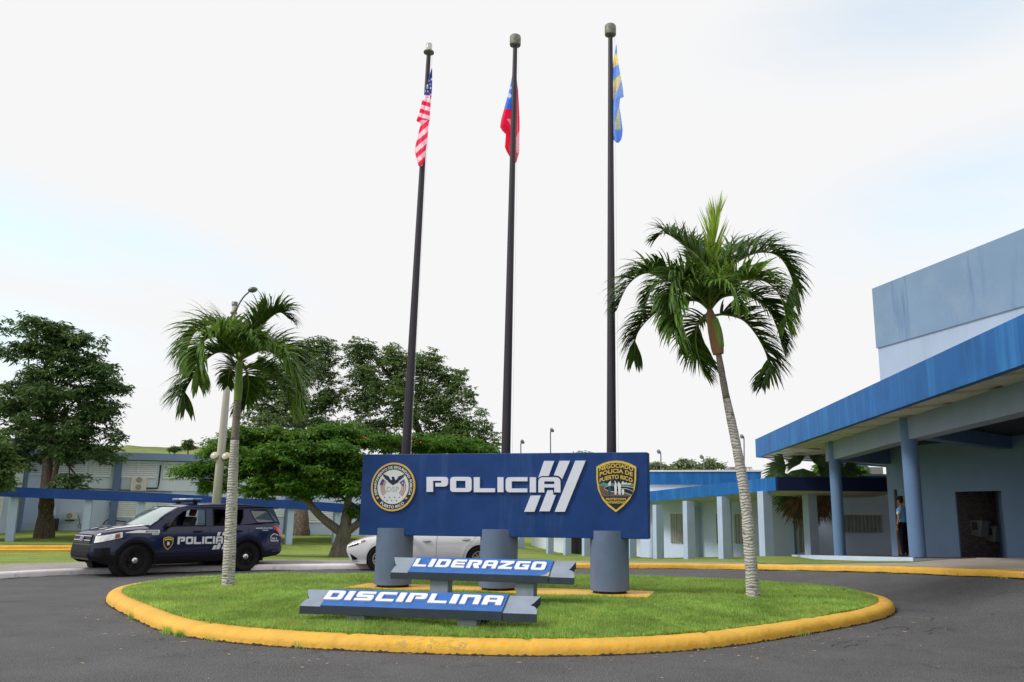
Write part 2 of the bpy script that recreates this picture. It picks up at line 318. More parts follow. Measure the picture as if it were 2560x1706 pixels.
# ================================================================== GROUND AND ROAD
def sm(t): t = max(0., min(1., t)); return t * t * (3 - 2 * t)
def roadz(x, y): return .5 * sm((x - 5.7) / 3.6) * sm((y - 4) / 8)
def GR(px, py):                          # where this direction meets the rising road
    z = 0
    for _ in range(40): p = G(px, py, z); z = .5 * z + .5 * roadz(p.x, p.y)
    return p
kerb_px = [(649, 1426.6), (870, 1424), (1100, 1423), (1300, 1422.5), (1440, 1422), (1640, 1422.5), (1820, 1424)]
KR = [G(*p) for p in kerb_px] + [GR(1963, 1426), GR(2060, 1428), GR(2183, 1430.5), GR(2313, 1436), GR(2472, 1443), GR(2560, 1448)]
KR = [Vector((p.x, p.y, roadz(p.x, p.y))) for p in KR]
KL = [G(x, y) for x, y in ((-420, 1470), (-200, 1459), (0, 1448), (121, 1441), (228, 1436.5), (440, 1431))]
KR += [Vector((8.85, 13.5, 0)), Vector((9.7, 11, 0)), Vector((12.5, 7.5, 0)), Vector((20, 2, 0)), Vector((45, -6, 0))]
KR = [Vector((p.x, p.y, roadz(p.x, p.y))) for p in KR]
KL = [Vector((-60, 9, 0)), Vector((-30, 15.2, 0))] + KL
KA = KL + KR
KC = cr(KA, 6)
mb = MB(); rows = []
for k in range(41):
    t = k / 40; rows.append([(p.x * (1 - .0 * t), -25 + (p.y + 25) * t, 0) for p in KC])
rows = [[Vector((x, y, roadz(x, y))) for x, y, _ in r] for r in rows]
mb.grid([list(r) for r in rows]); tag(mb.build('road', m_asph, smooth=True), kind='structure')
mb = MB(); mb.quad((-1500, -300, -1.9), (1500, -300, -1.9), (1500, 1500, -1.9), (-1500, 1500, -1.9)); tag(mb.build('ground', m_grassfar), kind='structure')
def cracks():
    mb = MB(); rr = random.Random(3)
    def line(pts, wd=.006):
        c = cr([G(x, y) for x, y in pts], 7); rows = []
        for i, p in enumerate(c):
            t = (c[min(i + 1, len(c) - 1)] - c[max(i - 1, 0)]).normalized(); n = Vector((-t.y, t.x, 0)); ww = wd * rr.uniform(.4, 1.5) * (1 if 0 < i < len(c) - 1 else .2)
            q = p + n * rr.uniform(-.025, .025); z = roadz(q.x, q.y) + .006
            rows.append([(q.x - n.x * ww, q.y - n.y * ww, z), (q.x + n.x * ww, q.y + n.y * ww, z)])
        mb.grid(rows)
    for l in ([(2235, 1529), (2290, 1530), (2345, 1537)], [(2300, 1542), (2330, 1546), (2325, 1552)], [(2200, 1575), (2250, 1567), (2275, 1577)], [(2310, 1583), (2345, 1571), (2395, 1581)], [(2075, 1617), (2120, 1604), (2170, 1604)],
              [(2190, 1588), (2225, 1586), (2260, 1593)], [(2105, 1621), (2150, 1611)], [(2312, 1586), (2340, 1583), (2363, 1584)], [(110, 1520), (160, 1516), (215, 1519)], [(120, 1528), (150, 1525)]):
        line(l)
    return mb.build('road_cracks', m_crack)
tag(cracks(), kind='structure')
def sweep(path, prof, up=(0, 0, 1), close=False, jit=0, seed=1):  # prof: (offset to the right of travel, height)
    rr = random.Random(seed); n = len(path); rows = []
    for i, p in enumerate(path):
        a = path[(i - 1) % n if close else max(i - 1, 0)]; b = path[(i + 1) % n if close else min(i + 1, n - 1)]
        t = (b - a); t.z = 0; t.normalize(); r = Vector((t.y, -t.x, 0))
        rows.append([p + r * (o + rr.uniform(-jit, jit)) + Vector((0, 0, z + rr.uniform(-jit, jit) * .6)) for o, z in prof])
    if close: rows.append(rows[0])
    return rows
def dens(path, step):
    o = []
    for a, b in zip(path[:-1], path[1:]):
        n = max(1, int((b - a).length / step))
        o += [a.lerp(b, k / n) for k in range(n)]
    return o + [path[-1]]
KPROF = [(.0, -.03), (0, .09), (-.03, .135), (-.09, .15), (-.16, .15), (-.19, .13), (-.19, -.03)]
kd = dens(KC, .5)
i1 = min(range(len(kd)), key=lambda i: abs(kd[i].x + 2.0) + (0 if kd[i].y > 20 else 99)); i2 = min(range(len(kd)), key=lambda i: (kd[i] - GR(2552, 1447.5)).length)
def kerb_piece(nm, pts, mt, lab):
    mb = MB(); mb.grid(sweep(pts, KPROF, jit=.006, seed=len(pts)), False); return tag(mb.build(nm, mt, smooth=True), kind='structure')
kerb_piece('kerb', kd[:i1 + 1], m_kerb_white, ''); kerb_piece('kerb', kd[i1:i2 + 1], m_kerb, ''); kerb_piece('kerb', kd[i2:], m_kerb_blue, '')
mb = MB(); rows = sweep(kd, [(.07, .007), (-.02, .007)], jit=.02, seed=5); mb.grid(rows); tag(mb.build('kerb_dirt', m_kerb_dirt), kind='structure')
# pavement behind the kerb
wl = [(-60, 3.4), (-30, 3.2), (-13, 2.7), (-9, 2.2), (-6, 1.7), (-2, 1.3), (0, .9), (3, .8), (6, .8), (8, 1.)]
mb = MB(); left = [p for p in kd if p.x < 6.4]
pav = [r for r in sweep(left, [(-.19, .146), (-1, .15)])]
pav = [[r[0], r[0] + (r[1] - r[0]).normalized() * inter([a for a, _ in wl], [b for _, b in wl], left[i].x)] for i, r in enumerate(pav)]
mb.grid(pav); tag(mb.build('pavement', m_walk), kind='structure')
edge = [r[1] for r in pav]
# lawns: lofts between lines on the ground
def loft(rows, sub=6, jz=.03, seed=1):
    out = []
    for a, b in zip(rows[:-1], rows[1:]):
        for k in range(sub): out.append([p.lerp(q, k / sub) for p, q in zip(a, b)])
    out.append(rows[-1]); rr = random.Random(seed)
    for i, r in enumerate(out):
        if 0 < i: out[i] = [p + Vector((0, 0, rr.uniform(-jz, jz))) for p in r]
    return out
XS = list(np.linspace(-60, 30, 91))
def ez(x):
    xs = [p.x for p in edge]; return Vector((x, inter(xs, [p.y for p in edge], x), .142))
def line_at(pts):                        # pts: world (x,y,z) list -> sampled over XS
    xs = [p[0] for p in pts]; return [Vector((x, inter(xs, [p[1] for p in pts], x), inter(xs, [p[2] for p in pts], x))) for x in XS]
r0 = [ez(min(x, 6.3)) if x < 6.3 else Vector((x, edge[-1].y + (x - 6.3) * -.2, .14)) for x in XS]
for i, x in enumerate(XS):
    if x > 6.3: r0[i] = Vector((x, max(edge[-1].y - .1 * (x - 6.3), 19.5), .14))
    r0[i].z = .142
r1 = line_at([(-60, 33, -.02), (-15, 33.5, -.05), (-5, 32, -.12), (2, 31, -.08), (7.6, 29.6, .02), (10, 29.5, -.1), (30, 29.5, -.1)])
r2 = line_at([(-60, 48, -.25), (-30, 48, -.28), (-16, 53, -.85), (-8, 52, -.95), (0, 46, -.8), (5, 42, -.62), (8.2, 33.4, -.12), (12, 33, -.1), (30, 33, -.1)])
r3 = line_at([(-60, 56, .15), (-30, 56, .1), (-15, 59, -.25), (-5, 62, -.8), (0, 60, -1.3), (6, 52, -.95), (10, 44, -.5), (30, 38, -.3)])
r4 = line_at([(-60, 140, 1), (0, 140, -.9), (30, 140, -.8)])
mb = MB(); mb.grid(loft([r0, r1, r2, r3, r4], 10, .018)); tag(mb.build('lawn', m_grassfar, smooth=True), kind='structure')
# low yellow double kerb across the left lawn
a = G(-260, 1384, -.02); b = G(185, 1381, -.05); c = G(430, 1381, -.06)
mb = MB(); mb.grid(sweep(dens([a, b, c], .6), [(0, -.1), (0, .10), (-.08, .12), (-.3, .12), (-.32, .2), (-.38, .25), (-.5, .25), (-.52, -.1)], jit=.012, seed=9))
tag(mb.build('kerb', m_kerb), kind='structure')
# ================================================================== ISLAND
pts = [(278, 1519), (285, 1533), (330, 1555), (420, 1578), (555, 1603), (645, 1614), (781, 1623), (916, 1632), (1051, 1639), (1186, 1640), (1300, 1641), (1373, 1641), (1489, 1639), (1662, 1631), (1818, 1617), (1951, 1599), (2067, 1583), (2154, 1565), (2206, 1547), (2218, 1531)]
far = [(337, 1471, .13), (420, 1449.5, .15), (555, 1436, .17), (735, 1430.6, .2), (916, 1430, .22), (1344, 1433, .22), (1570, 1436, .2), (1720, 1443, .2), (1836, 1446, .18), (2009, 1458, .16), (2160, 1487, .13)]
IC = Vector((-1.28, 15.2, 0))
ang, rad = [], []
for p in [G(*q) for q in pts]: v = p - IC; ang.append(math.atan2(v.y, v.x)); rad.append(math.hypot(v.x, v.y))
for q in far: v = G(*q) - IC; ang.append(math.atan2(v.y, v.x)); rad.append(math.hypot(v.x, v.y) + .22)
ang, rad = np.array(ang), np.array(rad); K = 6
Bm = np.column_stack([np.ones_like(ang)] + [fn(k * ang) for k in range(1, K) for fn in (np.cos, np.sin)])
co = np.linalg.solve(Bm.T @ Bm + .02 * np.eye(Bm.shape[1]), Bm.T @ rad)
def orad(a): return float(co[0] + sum(co[2 * k - 1] * math.cos(k * a) + co[2 * k] * math.sin(k * a) for k in range(1, K)))
NA = 480
def ring(off, z): return [IC + Vector(((orad(a) - off) * math.cos(a), (orad(a) - off) * math.sin(a), z)) for a in (2 * math.pi * k / NA for k in range(NA))]
def islz(x, y):
    v = Vector((x, y, 0)) - IC; q = math.hypot(v.x, v.y) / orad(math.atan2(v.y, v.x))
    return .162 + .095 * sm((1 - q) * 2.2) + .014 * math.sin(x * 2.3 + y) * math.cos(y * 1.9 - x * .7)
mb = MB(); rr = random.Random(2); rows = []
base = ring(0, 0)
prof = [(-.0, -.02), (.0, .055), (.02, .10), (.06, .135), (.12, .150), (.20, .158), (.30, .156), (.34, .08), (.35, 0)]
for k in range(NA + 1):
    a = 2 * math.pi * k / NA; joint = (k % 34 == 0); j = rr.uniform(-.006, .006) if k < NA else 0
    if k == NA: rows.append(rows[0]); break
    rows.append([IC + Vector(((orad(a) - o + j) * math.cos(a), (orad(a) - o + j) * math.sin(a), z * (1 + rr.uniform(-.03, .03)) - (.02 if joint and z > .05 else 0))) for o, z in prof])
mb.grid(rows); mb.f = [q[::-1] for q in mb.f]
pa_, pb_ = [math.atan2((G(x, y) - IC).y, (G(x, y) - IC).x) % (2 * math.pi) for x, y in ((955, 1634), (1178, 1640))]
for k in range(NA):
    a = 2 * math.pi * (k + .5) / NA; u = (a - (pa_ + pb_) / 2) / ((pb_ - pa_) / 2)
    if abs(u) < 1:
        for j in range(1, 4):
            if j <= 1 + 2.6 * math.sqrt(1 - u * u): mb.mi[k * 8 + j] = 1
tag(mb.build('island_kerb', [m_kerb, m_kerb_worn], smooth=True), kind='structure')
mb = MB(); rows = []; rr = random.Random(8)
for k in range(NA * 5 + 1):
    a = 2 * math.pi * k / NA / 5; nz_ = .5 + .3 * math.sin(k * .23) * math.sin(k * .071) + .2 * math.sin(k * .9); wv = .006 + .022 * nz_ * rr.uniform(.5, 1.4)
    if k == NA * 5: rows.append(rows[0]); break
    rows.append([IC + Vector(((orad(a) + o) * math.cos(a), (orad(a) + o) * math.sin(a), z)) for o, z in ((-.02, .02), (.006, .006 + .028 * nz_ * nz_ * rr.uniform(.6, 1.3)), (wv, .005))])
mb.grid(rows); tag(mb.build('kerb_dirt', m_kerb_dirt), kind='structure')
mb = MB(); rows = []
for q in (.0, .1, .2, .3, .4, .5, .6, .7, .8, .85, .9, .94, .97, .99, 1., 1.004):
    rows.append([(lambda X, Y: Vector((X, Y, islz(X, Y) if q <= 1 else .10)))(IC.x + q * (orad(a) - .285) * math.cos(a), IC.y + q * (orad(a) - .285) * math.sin(a)) for a in (2 * math.pi * k / 240 for k in range(240))])
mb.grid(rows, close=True); tag(mb.build('island_lawn', m_grass, smooth=True), kind='structure')
# blades of grass
def blades(n, gen, h0, h1, name):
    g = RNG; xy = gen(n); n = len(xy); z = np.array([islz(a, b) if name == 'grass' else zf for a, b, zf in xy]); X = np.array([[a, b] for a, b, _ in xy])
    clump = .6 + .55 * (np.sin(X[:, 0] * 3.1 + 1.3 * np.sin(X[:, 1] * 2.2)) * np.cos(X[:, 1] * 2.7 + X[:, 0]) * .5 + .5) + g.random(n) * .35
    h = (h0 + (h1 - h0) * g.random(n) ** 1.4) * clump * np.where(g.random(n) < .03, 1.7, 1); th = g.random(n) * 2 * np.pi; wd = .0035 + .003 * g.random(n)
    ln = .75 * h * g.random(n); la = g.random(n) * 2 * np.pi
    V = np.zeros((n, 3, 3)); V[:, 0] = np.c_[X[:, 0] - np.cos(th) * wd, X[:, 1] - np.sin(th) * wd, z - .01]; V[:, 1] = np.c_[X[:, 0] + np.cos(th) * wd, X[:, 1] + np.sin(th) * wd, z - .01]
    V[:, 2] = np.c_[X[:, 0] + np.cos(la) * ln, X[:, 1] + np.sin(la) * ln, z + h]
    return quads_np(name, V, m_blade, nper=3)
def gen_is(n):
    o = []; g = random.Random(4)
    while len(o) < n:
        a = g.uniform(0, 2 * math.pi); q = math.sqrt(g.random()); R0 = orad(a) - .275; x, y = IC.x + q * R0 * math.cos(a), IC.y + q * R0 * math.sin(a)
        if abs((Vector((x, y, 0)) - c2).dot(ux)) < ul + .72 and -.50 < (Vector((x, y, 0)) - c2).dot(back) < .53: continue
        if g.random() < (10.5 / max(y, 9)) ** 2.0 * 1.0 or (q > .95 and g.random() < .6): o.append((x, y, 0))
    return o
def gen_tuft(n):
    g = random.Random(14); o = []
    for a, k in ((3.55, 50), (3.9, 160), (3.97, 120), (4.1, 30), (4.35, 20), (5.3, 20), (5.65, 25)):
        for _ in range(k):
            aa = a + g.gauss(0, .012); R0 = orad(aa) + abs(g.gauss(.02, .03)); o.append((IC.x + R0 * math.cos(aa), IC.y + R0 * math.sin(aa), .005))
    for _ in range(500):
        i = g.randrange(i1, i2); p = kd[i]; o.append((p.x + g.uniform(-.25, .25), p.y - abs(g.gauss(0, .04)), roadz(p.x, p.y)))
    return o
tag(blades(0, gen_tuft, .04, .10, 'weeds'), kind='stuff', cat='weeds', label='weeds growing along the foot of the yellow kerb')
# ================================================================== MONUMENT SIGN
class PL:
    def __init__(s, O, ux, uy): s.O = Vector(O); s.ux = Vector(ux).normalized(); s.uy = (Vector(uy) - s.ux * Vector(uy).dot(s.ux)).normalized(); s.n = s.ux.cross(s.uy)
    def at(s, u, v, h=0): return s.O + s.ux * u + s.uy * v + s.n * h
    def hit(s, px, py, h=0):
        d = ray(px, py); O = s.O + s.n * h; t = (O - CAMP).dot(s.n) / d.dot(s.n); q = CAMP + d * t - O; return (q.dot(s.ux), q.dot(s.uy))
f1 = G(985, 1468, .29); f3 = G(1524, 1484, .29)
ux = (f3 - f1); ux.z = 0; ux.normalize(); back = Vector((-ux.y, ux.x, 0))
if back.y < 0: back = -back
PR = .335; c1, c3 = P(985, 1400, f1.y + PR), P(1524, 1400, f3.y + PR); c2 = (c1 + c3) / 2
SP = PL((c1 - back * .21), ux, (0, 0, 1)); SP.O.z = 0
sg = thing('monument_sign', (c2.x, c2.y, .2), 'long navy blue police academy sign board with white lettering on three round grey pillars', 'sign')
uL = SP.hit(902, 1240)[0]; uR = SP.hit(1620, 1240)[0]
vT = (SP.hit(907, 1137)[1] + SP.hit(1620, 1130)[1]) / 2; vB = (SP.hit(898, 1338)[1] + SP.hit(1620, 1348)[1]) / 2
mb = MB(); Mx = Matrix([[SP.ux.x, back.x, 0, SP.O.x], [SP.ux.y, back.y, 0, SP.O.y], [0, 0, 1, 0], [0, 0, 0, 1]])
mb.box((uL, 0, vB), (uR, .30, vT), Mx); mb.build('board', m_navy, sg, bevel=.012)
for c in (c1, c2, c3):
    mb = MB(); mb.lathe([(0, .315), (PR, .315), (PR, vB + .13), (0, vB + .13)], 40, Matrix.Translation((c.x, c.y, 0))); o = mb.build('pillar', m_gray, sg, smooth=True, auto=R_(50))
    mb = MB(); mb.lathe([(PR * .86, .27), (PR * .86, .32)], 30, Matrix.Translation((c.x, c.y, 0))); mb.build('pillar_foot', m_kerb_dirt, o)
mb = MB(); ul = (c1 - c2).length
Mc = Matrix([[ux.x, back.x, 0, c2.x], [ux.y, back.y, 0, c2.y], [0, 0, 1, 0], [0, 0, 0, 1]])
mb.box((-ul - .75, -.52, .10), (ul + .72, .55, .272), Mc); mb.build('base_slab', m_kerb, sg, bevel=.02)
tag(blades(330000, gen_is, .018, .048, 'grass'), kind='stuff', cat='grass', label='short green grass covering the roundabout island')
def SPf(sx, sy, k, kx=None):
    def q(x, y, h=0): u, v = SP.hit(sx + x / k, sy + y / (kx or k)); return SP.at(u, v, h)
    return q
mb = MB(); q = SPf(1040, 1140, 5.348)
LET = [[(150, 483, 0), (235, 483, 0), (235, 335, 0), (348, 335, 0), (348, 362, 0), (268, 362, 0), (268, 412, 0), (435, 412, 55), (435, 283, 45), (150, 283, 0)],
       [(465, 484, 50), (750, 484, 50), (750, 283, 50), (465, 283, 50)], [(780, 487, 0), (1062, 487, 0), (1062, 435, 0), (858, 435, 0), (858, 287, 0), (780, 287, 0)],
       [(1097, 487, 0), (1175, 487, 0), (1175, 287, 0), (1097, 287, 0)], [(1205, 488, 55), (1493, 488, 0), (1493, 437, 0), (1285, 437, 0), (1285, 341, 0), (1496, 341, 0), (1496, 287, 0), (1205, 287, 55)],
       [(1527, 489, 0), (1609, 489, 0), (1609, 288, 0), (1527, 288, 0)], [(1642, 490, 0), (1720, 490, 0), (1720, 425, 0), (1855, 425, 0), (1855, 490, 0), (1935, 490, 0), (1935, 287, 65), (1642, 287, 65)]]
HOL = {1: [(543, 335), (670, 335), (670, 432), (543, 432)], 6: [(1720, 342), (1855, 342), (1855, 380), (1720, 380)]}
fnl = lambda x, y, h: q(x, -y, h)
for i, l in enumerate(LET):
    ol = fillet([(a, -b, r) for a, b, r in l]); mb2 = MB(); mb2.poly(ol, [[(a, -b) for a, b in HOL[i]]] if i in HOL else [], fnl, .035); mb2.build('letter', m_white, sg)
for l in ([(1718, 70), (1853, 70), (1778, 270), (1690, 272), (1660, 282), (1640, 298)], [(1925, 68), (2063, 68), (1958, 312), (1925, 278), (1890, 266), (1848, 262)], [(2135, 66), (2272, 66), (1995, 748), (1860, 748)],
          [(1540, 532), (1672, 530), (1588, 748), (1453, 748)], [(1763, 462), (1833, 460), (1840, 522), (1875, 524), (1792, 742), (1655, 742)]):
    mb2 = MB(); mb2.poly([(a, -b) for a, b in l][::-1], [], fnl, .035); mb2.build('stripe', m_white, sg)
# round seal
q1 = SPf(900, 1120, 8.71); cc = SP.hit(900 + 733 / 8.71, 1120 + 850 / 8.71); rr_ = (SP.hit(984.2, 1156.5)[1] - SP.hit(984.2, 1278)[1]) / 2
def Sq(x, y, h=.03): return SP.at(cc[0] + (x - 733) / 497 * rr_ * .985, cc[1] - (y - 850) / 530 * rr_, h)
def disc(mb, r0, r1, z0, z1, n=64):      # annulus between normalised radii
    rows = []
    for k in range(n + 1):
        a = 2 * math.pi * k / n; rows.append([SP.at(cc[0] + math.cos(a) * r * rr_ * .985, cc[1] + math.sin(a) * r * rr_, z) for r, z in ((r1, z0), (r1, z1), (r0, z1))])
    mb.grid(rows)
    if r0 < .01: pass
mb = MB(); disc(mb, .925, 1., 0, .032); seal = mb.build('seal', m_gold, sg, smooth=True, auto=R_(40))
mb = MB(); disc(mb, .70, .93, .0, .024); mb.build('seal_band', m_dnavy, seal)
mb = MB(); disc(mb, .0, .71, 0, .026); mb.build('seal_field', m_swhite, seal)
mb = MB(); disc(mb, .70, .715, .0, .028); mb.build('seal_ring', m_gold, seal)
def arc_text(s, a0, a1, r0, r1, inward=False):
    def fn(u, v):
        a = R_(a0 + (a1 - a0) * u); r = (r1 + (r0 - r1) * v) if inward else (r0 + (r1 - r0) * v)
        return SP.at(cc[0] + math.cos(a) * r * rr_ * .985, cc[1] + math.sin(a) * r * rr_, .029)
    return fn
mb = MB(); put_text(mb, 'DEPARTAMENTO DE SEGURIDAD PÚBLICA', arc_text('', 205, -25, .755, .895), bold=.03); mb.build('lettering', m_swhite, seal); mb = MB(); put_text(mb, 'PUERTO RICO', arc_text('', 231, 309, .765, .885, True), bold=.03); mb.build('lettering', m_swhite, seal)
mb = MB(); put_text(mb, 'DSP', lambda u, v: Sq(592 + 280 * u, 958 - 108 * v, .029)); mb.build('initials', m_sgrey, seal)
EG = [(490, 572), (560, 595), (625, 622), (655, 680), (690, 708), (704, 690), (690, 650), (702, 630), (735, 628), (760, 650), (765, 690), (790, 706), (820, 675), (845, 625), (910, 600), (985, 572), (978, 606), (950, 622), (972, 640), (925, 652), (940, 672), (895, 678), (900, 700), (860, 712), (848, 748), (725, 815), (618, 740), (600, 705), (560, 702), (572, 680), (525, 668), (545, 652), (500, 636), (520, 620), (492, 604)]
mb = MB(); mb.poly([(a, -b) for a, b in EG][::-1], [], lambda x, y, h: Sq(x, -y, .030)); mb.build('eagle', m_dnavy, seal)
def arcstrip(mb, a0, a1, r0, r1, n=8):
    mb.grid([[Sq(733 + r * math.cos(R_(a)), 850 - r * math.sin(R_(a)), .0295) for r in (r0, r1)] for a in np.linspace(a0, a1, n)])
mb = MB(); [arcstrip(mb, 151 if k > 2 else 144, 222, 190 + 22 * k, 201 + 22 * k) for k in range(5)]; mb.build('flag_stripes', m_pink, seal); mb = MB(); [arcstrip(mb, 36, -45, 190 + 40 * k, 212 + 40 * k) for k in range(3)]; mb.build('flag_stripes', m_pink, seal)
mb = MB(); arcstrip(mb, 144, 172, 240, 305); mb.build('flag_field', m_fblue, seal); mb = MB(); mb.poly([(873, -760), (975, -690), (975, -845)][::-1], [], lambda x, y, h: Sq(x, -y, .031)); mb.build('flag_field', m_fblue, seal)
mb = MB()
def star(mb, x, y, r, fn, n=5): 
    p = [(x + (r if k % 2 == 0 else r * .42) * math.sin(math.pi * k / n), y - (r if k % 2 == 0 else r * .42) * math.cos(math.pi * k / n)) for k in range(2 * n)]
    mb.add([fn(a, b) for a, b in p], [tuple(range(2 * n))[::-1]])
for x, y in [(x, 1082) for x in (553, 663, 775, 885)] + [(x, 1145) for x in (610, 715, 822)]:
    mb = MB(); star(mb, x, y, 22, lambda a, b: Sq(a, b, .030)); mb.build('star', m_fblue, seal)
mb = MB(); star(mb, 945, 770, 24, lambda a, b: Sq(a, b, .032)); mb.build('star', m_swhite, seal)
for x, y in ((395, 1090), (1042, 1095)):
    mb = MB(); mb.add([Sq(x + 26 * math.cos(t), y + 26 * math.sin(t), .031) for t in np.linspace(0, 2 * math.pi, 12, False)], [tuple(range(12))[::-1]]); mb.build('dot', m_gold, seal)
# shield
def Hq(x, y, h=.03): u, v = SP.hit(1460 + x / 9.222, 1130 + y / 9.222); return SP.at(u, v, h)
SH = [(293, 345), (450, 262), (600, 218), (745, 205), (900, 218), (1050, 265), (1208, 345), (1205, 640), (1170, 880), (1062, 1090), (920, 1250), (740, 1392), (560, 1250), (430, 1095), (330, 880), (293, 640)]
SHI = [(745 + (a - 745) * .915, 760 + (b - 760) * .905) for a, b in SH]
fsh = lambda z: (lambda x, y, h: Hq(x, -y, z + h))
fl = lambda l: [(a, -b) for a, b in l][::-1]
mb = MB(); mb.poly(fl(SH), [], lambda x, y, h: Hq(x, -y, h), .030); shd = mb.build('shield', m_shy, sg)
mb = MB(); mb.poly(fl(SHI), [], fsh(.0325)); mb.build('shield_field', m_shd, shd)
lx = lambda y: inter([350, 640, 790, 880, 1030], [331, 331, 352, 370, 420], y); rx_ = lambda y: inter([350, 640, 790, 880, 1030], [1165, 1162, 1148, 1132, 1078], y)
def band(mb, ys, z): mb.grid([[Hq(lx(y), y, z), Hq(rx_(y), y, z)] for y in ys])
mb = MB(); band(mb, (780, 830, 880, 940, 1030), .0340); mb.build('shield_ground', m_shb, shd)
mb = MB(); mb.poly(fl([(lx(745), 745), (400, 740), (460, 700), (520, 735), (600, 720), (700, 730), (850, 740), (960, 700), (1050, 725), (rx_(745), 735), (rx_(782), 782), (lx(782), 782)]), [], fsh(.0340)); mb.build('shield_hills', m_sht, shd)
mb = MB(); mb.poly(fl([(lx(768), 768), (rx_(765), 765), (rx_(790), 792), (lx(790), 790)]), [], fsh(.0346)); mb.build('shield_grass', m_shg, shd)
mb = MB(); mb.poly(fl([(480, 840), (520, 800), (620, 790), (860, 792), (1145, 830), (1138, 910), (1105, 1000), (940, 945), (640, 915), (520, 880)]), [], fsh(.0352)); mb.build('shield_road', m_shd, shd)
mb = MB()
for l in ([(480, 840), (520, 880), (640, 915), (940, 945), (1105, 1003)], [(860, 850), (1000, 855), (1137, 912)], [(480, 840), (520, 800), (620, 788)], [(860, 790), (1000, 800), (1146, 832)]):
    c = [Vector((*p, 0)) for p in l]; c = cr(c, 4); mb.grid([[Hq(p.x, p.y - 5, .0358), Hq(p.x, p.y + 5, .0358)] for p in c])
mb.poly(fl([(705, 665), (730, 680), (760, 740), (765, 830), (755, 985), (715, 990), (710, 830), (700, 800), (725, 740)]), [], fsh(.0364))
mb.poly(fl([(790, 710), (815, 690), (855, 760), (855, 840), (850, 1005), (835, 1000), (825, 960), (805, 1000), (795, 840), (780, 760)]), [], fsh(.0364))
mb.poly(fl([(890, 870), (905, 850), (930, 880), (935, 940), (918, 990), (890, 990), (885, 930), (865, 890)]), [], fsh(.0364))
mb.poly(fl([(565, 730), (600, 690), (630, 665), (625, 720), (620, 785), (580, 785)]), [], fsh(.0364))
mb.poly(fl([(860, 750), (890, 690), (905, 675), (925, 700), (940, 730), (985, 705), (1005, 745), (1040, 720), (1085, 725), (1090, 755)]), [], fsh(.0364)); mb.build('shield_figures', m_swhite, shd)
mb = MB(); mb.poly(fl([(580, 785), (625, 785), (630, 880), (610, 1000), (580, 1000), (568, 900)]), [], fsh(.0366)); mb.build('shield_figure', m_shs, shd)
mb = MB()
for s, x0, x1, y0, dy, hh in (('NEGOCIADO', 362, 1142, 372, 84, 98), ('POLICIA DE', 368, 1132, 492, 86, 98), ('PUERTO RICO', 368, 1128, 628, 86, 98)):
    mb = MB(); put_text(mb, s, lambda u, v: Hq(x0 + (x1 - x0) * u, y0 + dy * (2 * u - 1) ** 2 - hh * v, .036), bold=.028); mb.build('lettering', m_shy, shd)
for s, x0, x1, y0 in (('PROTECCION', 515, 970, 1118), ('INTEGRIDAD', 525, 960, 1192)): mb = MB(); put_text(mb, s, lambda u, v: Hq(x0 + (x1 - x0) * u, y0 - 54 * v, .036), bold=.03); mb.build('lettering', m_shy, shd)
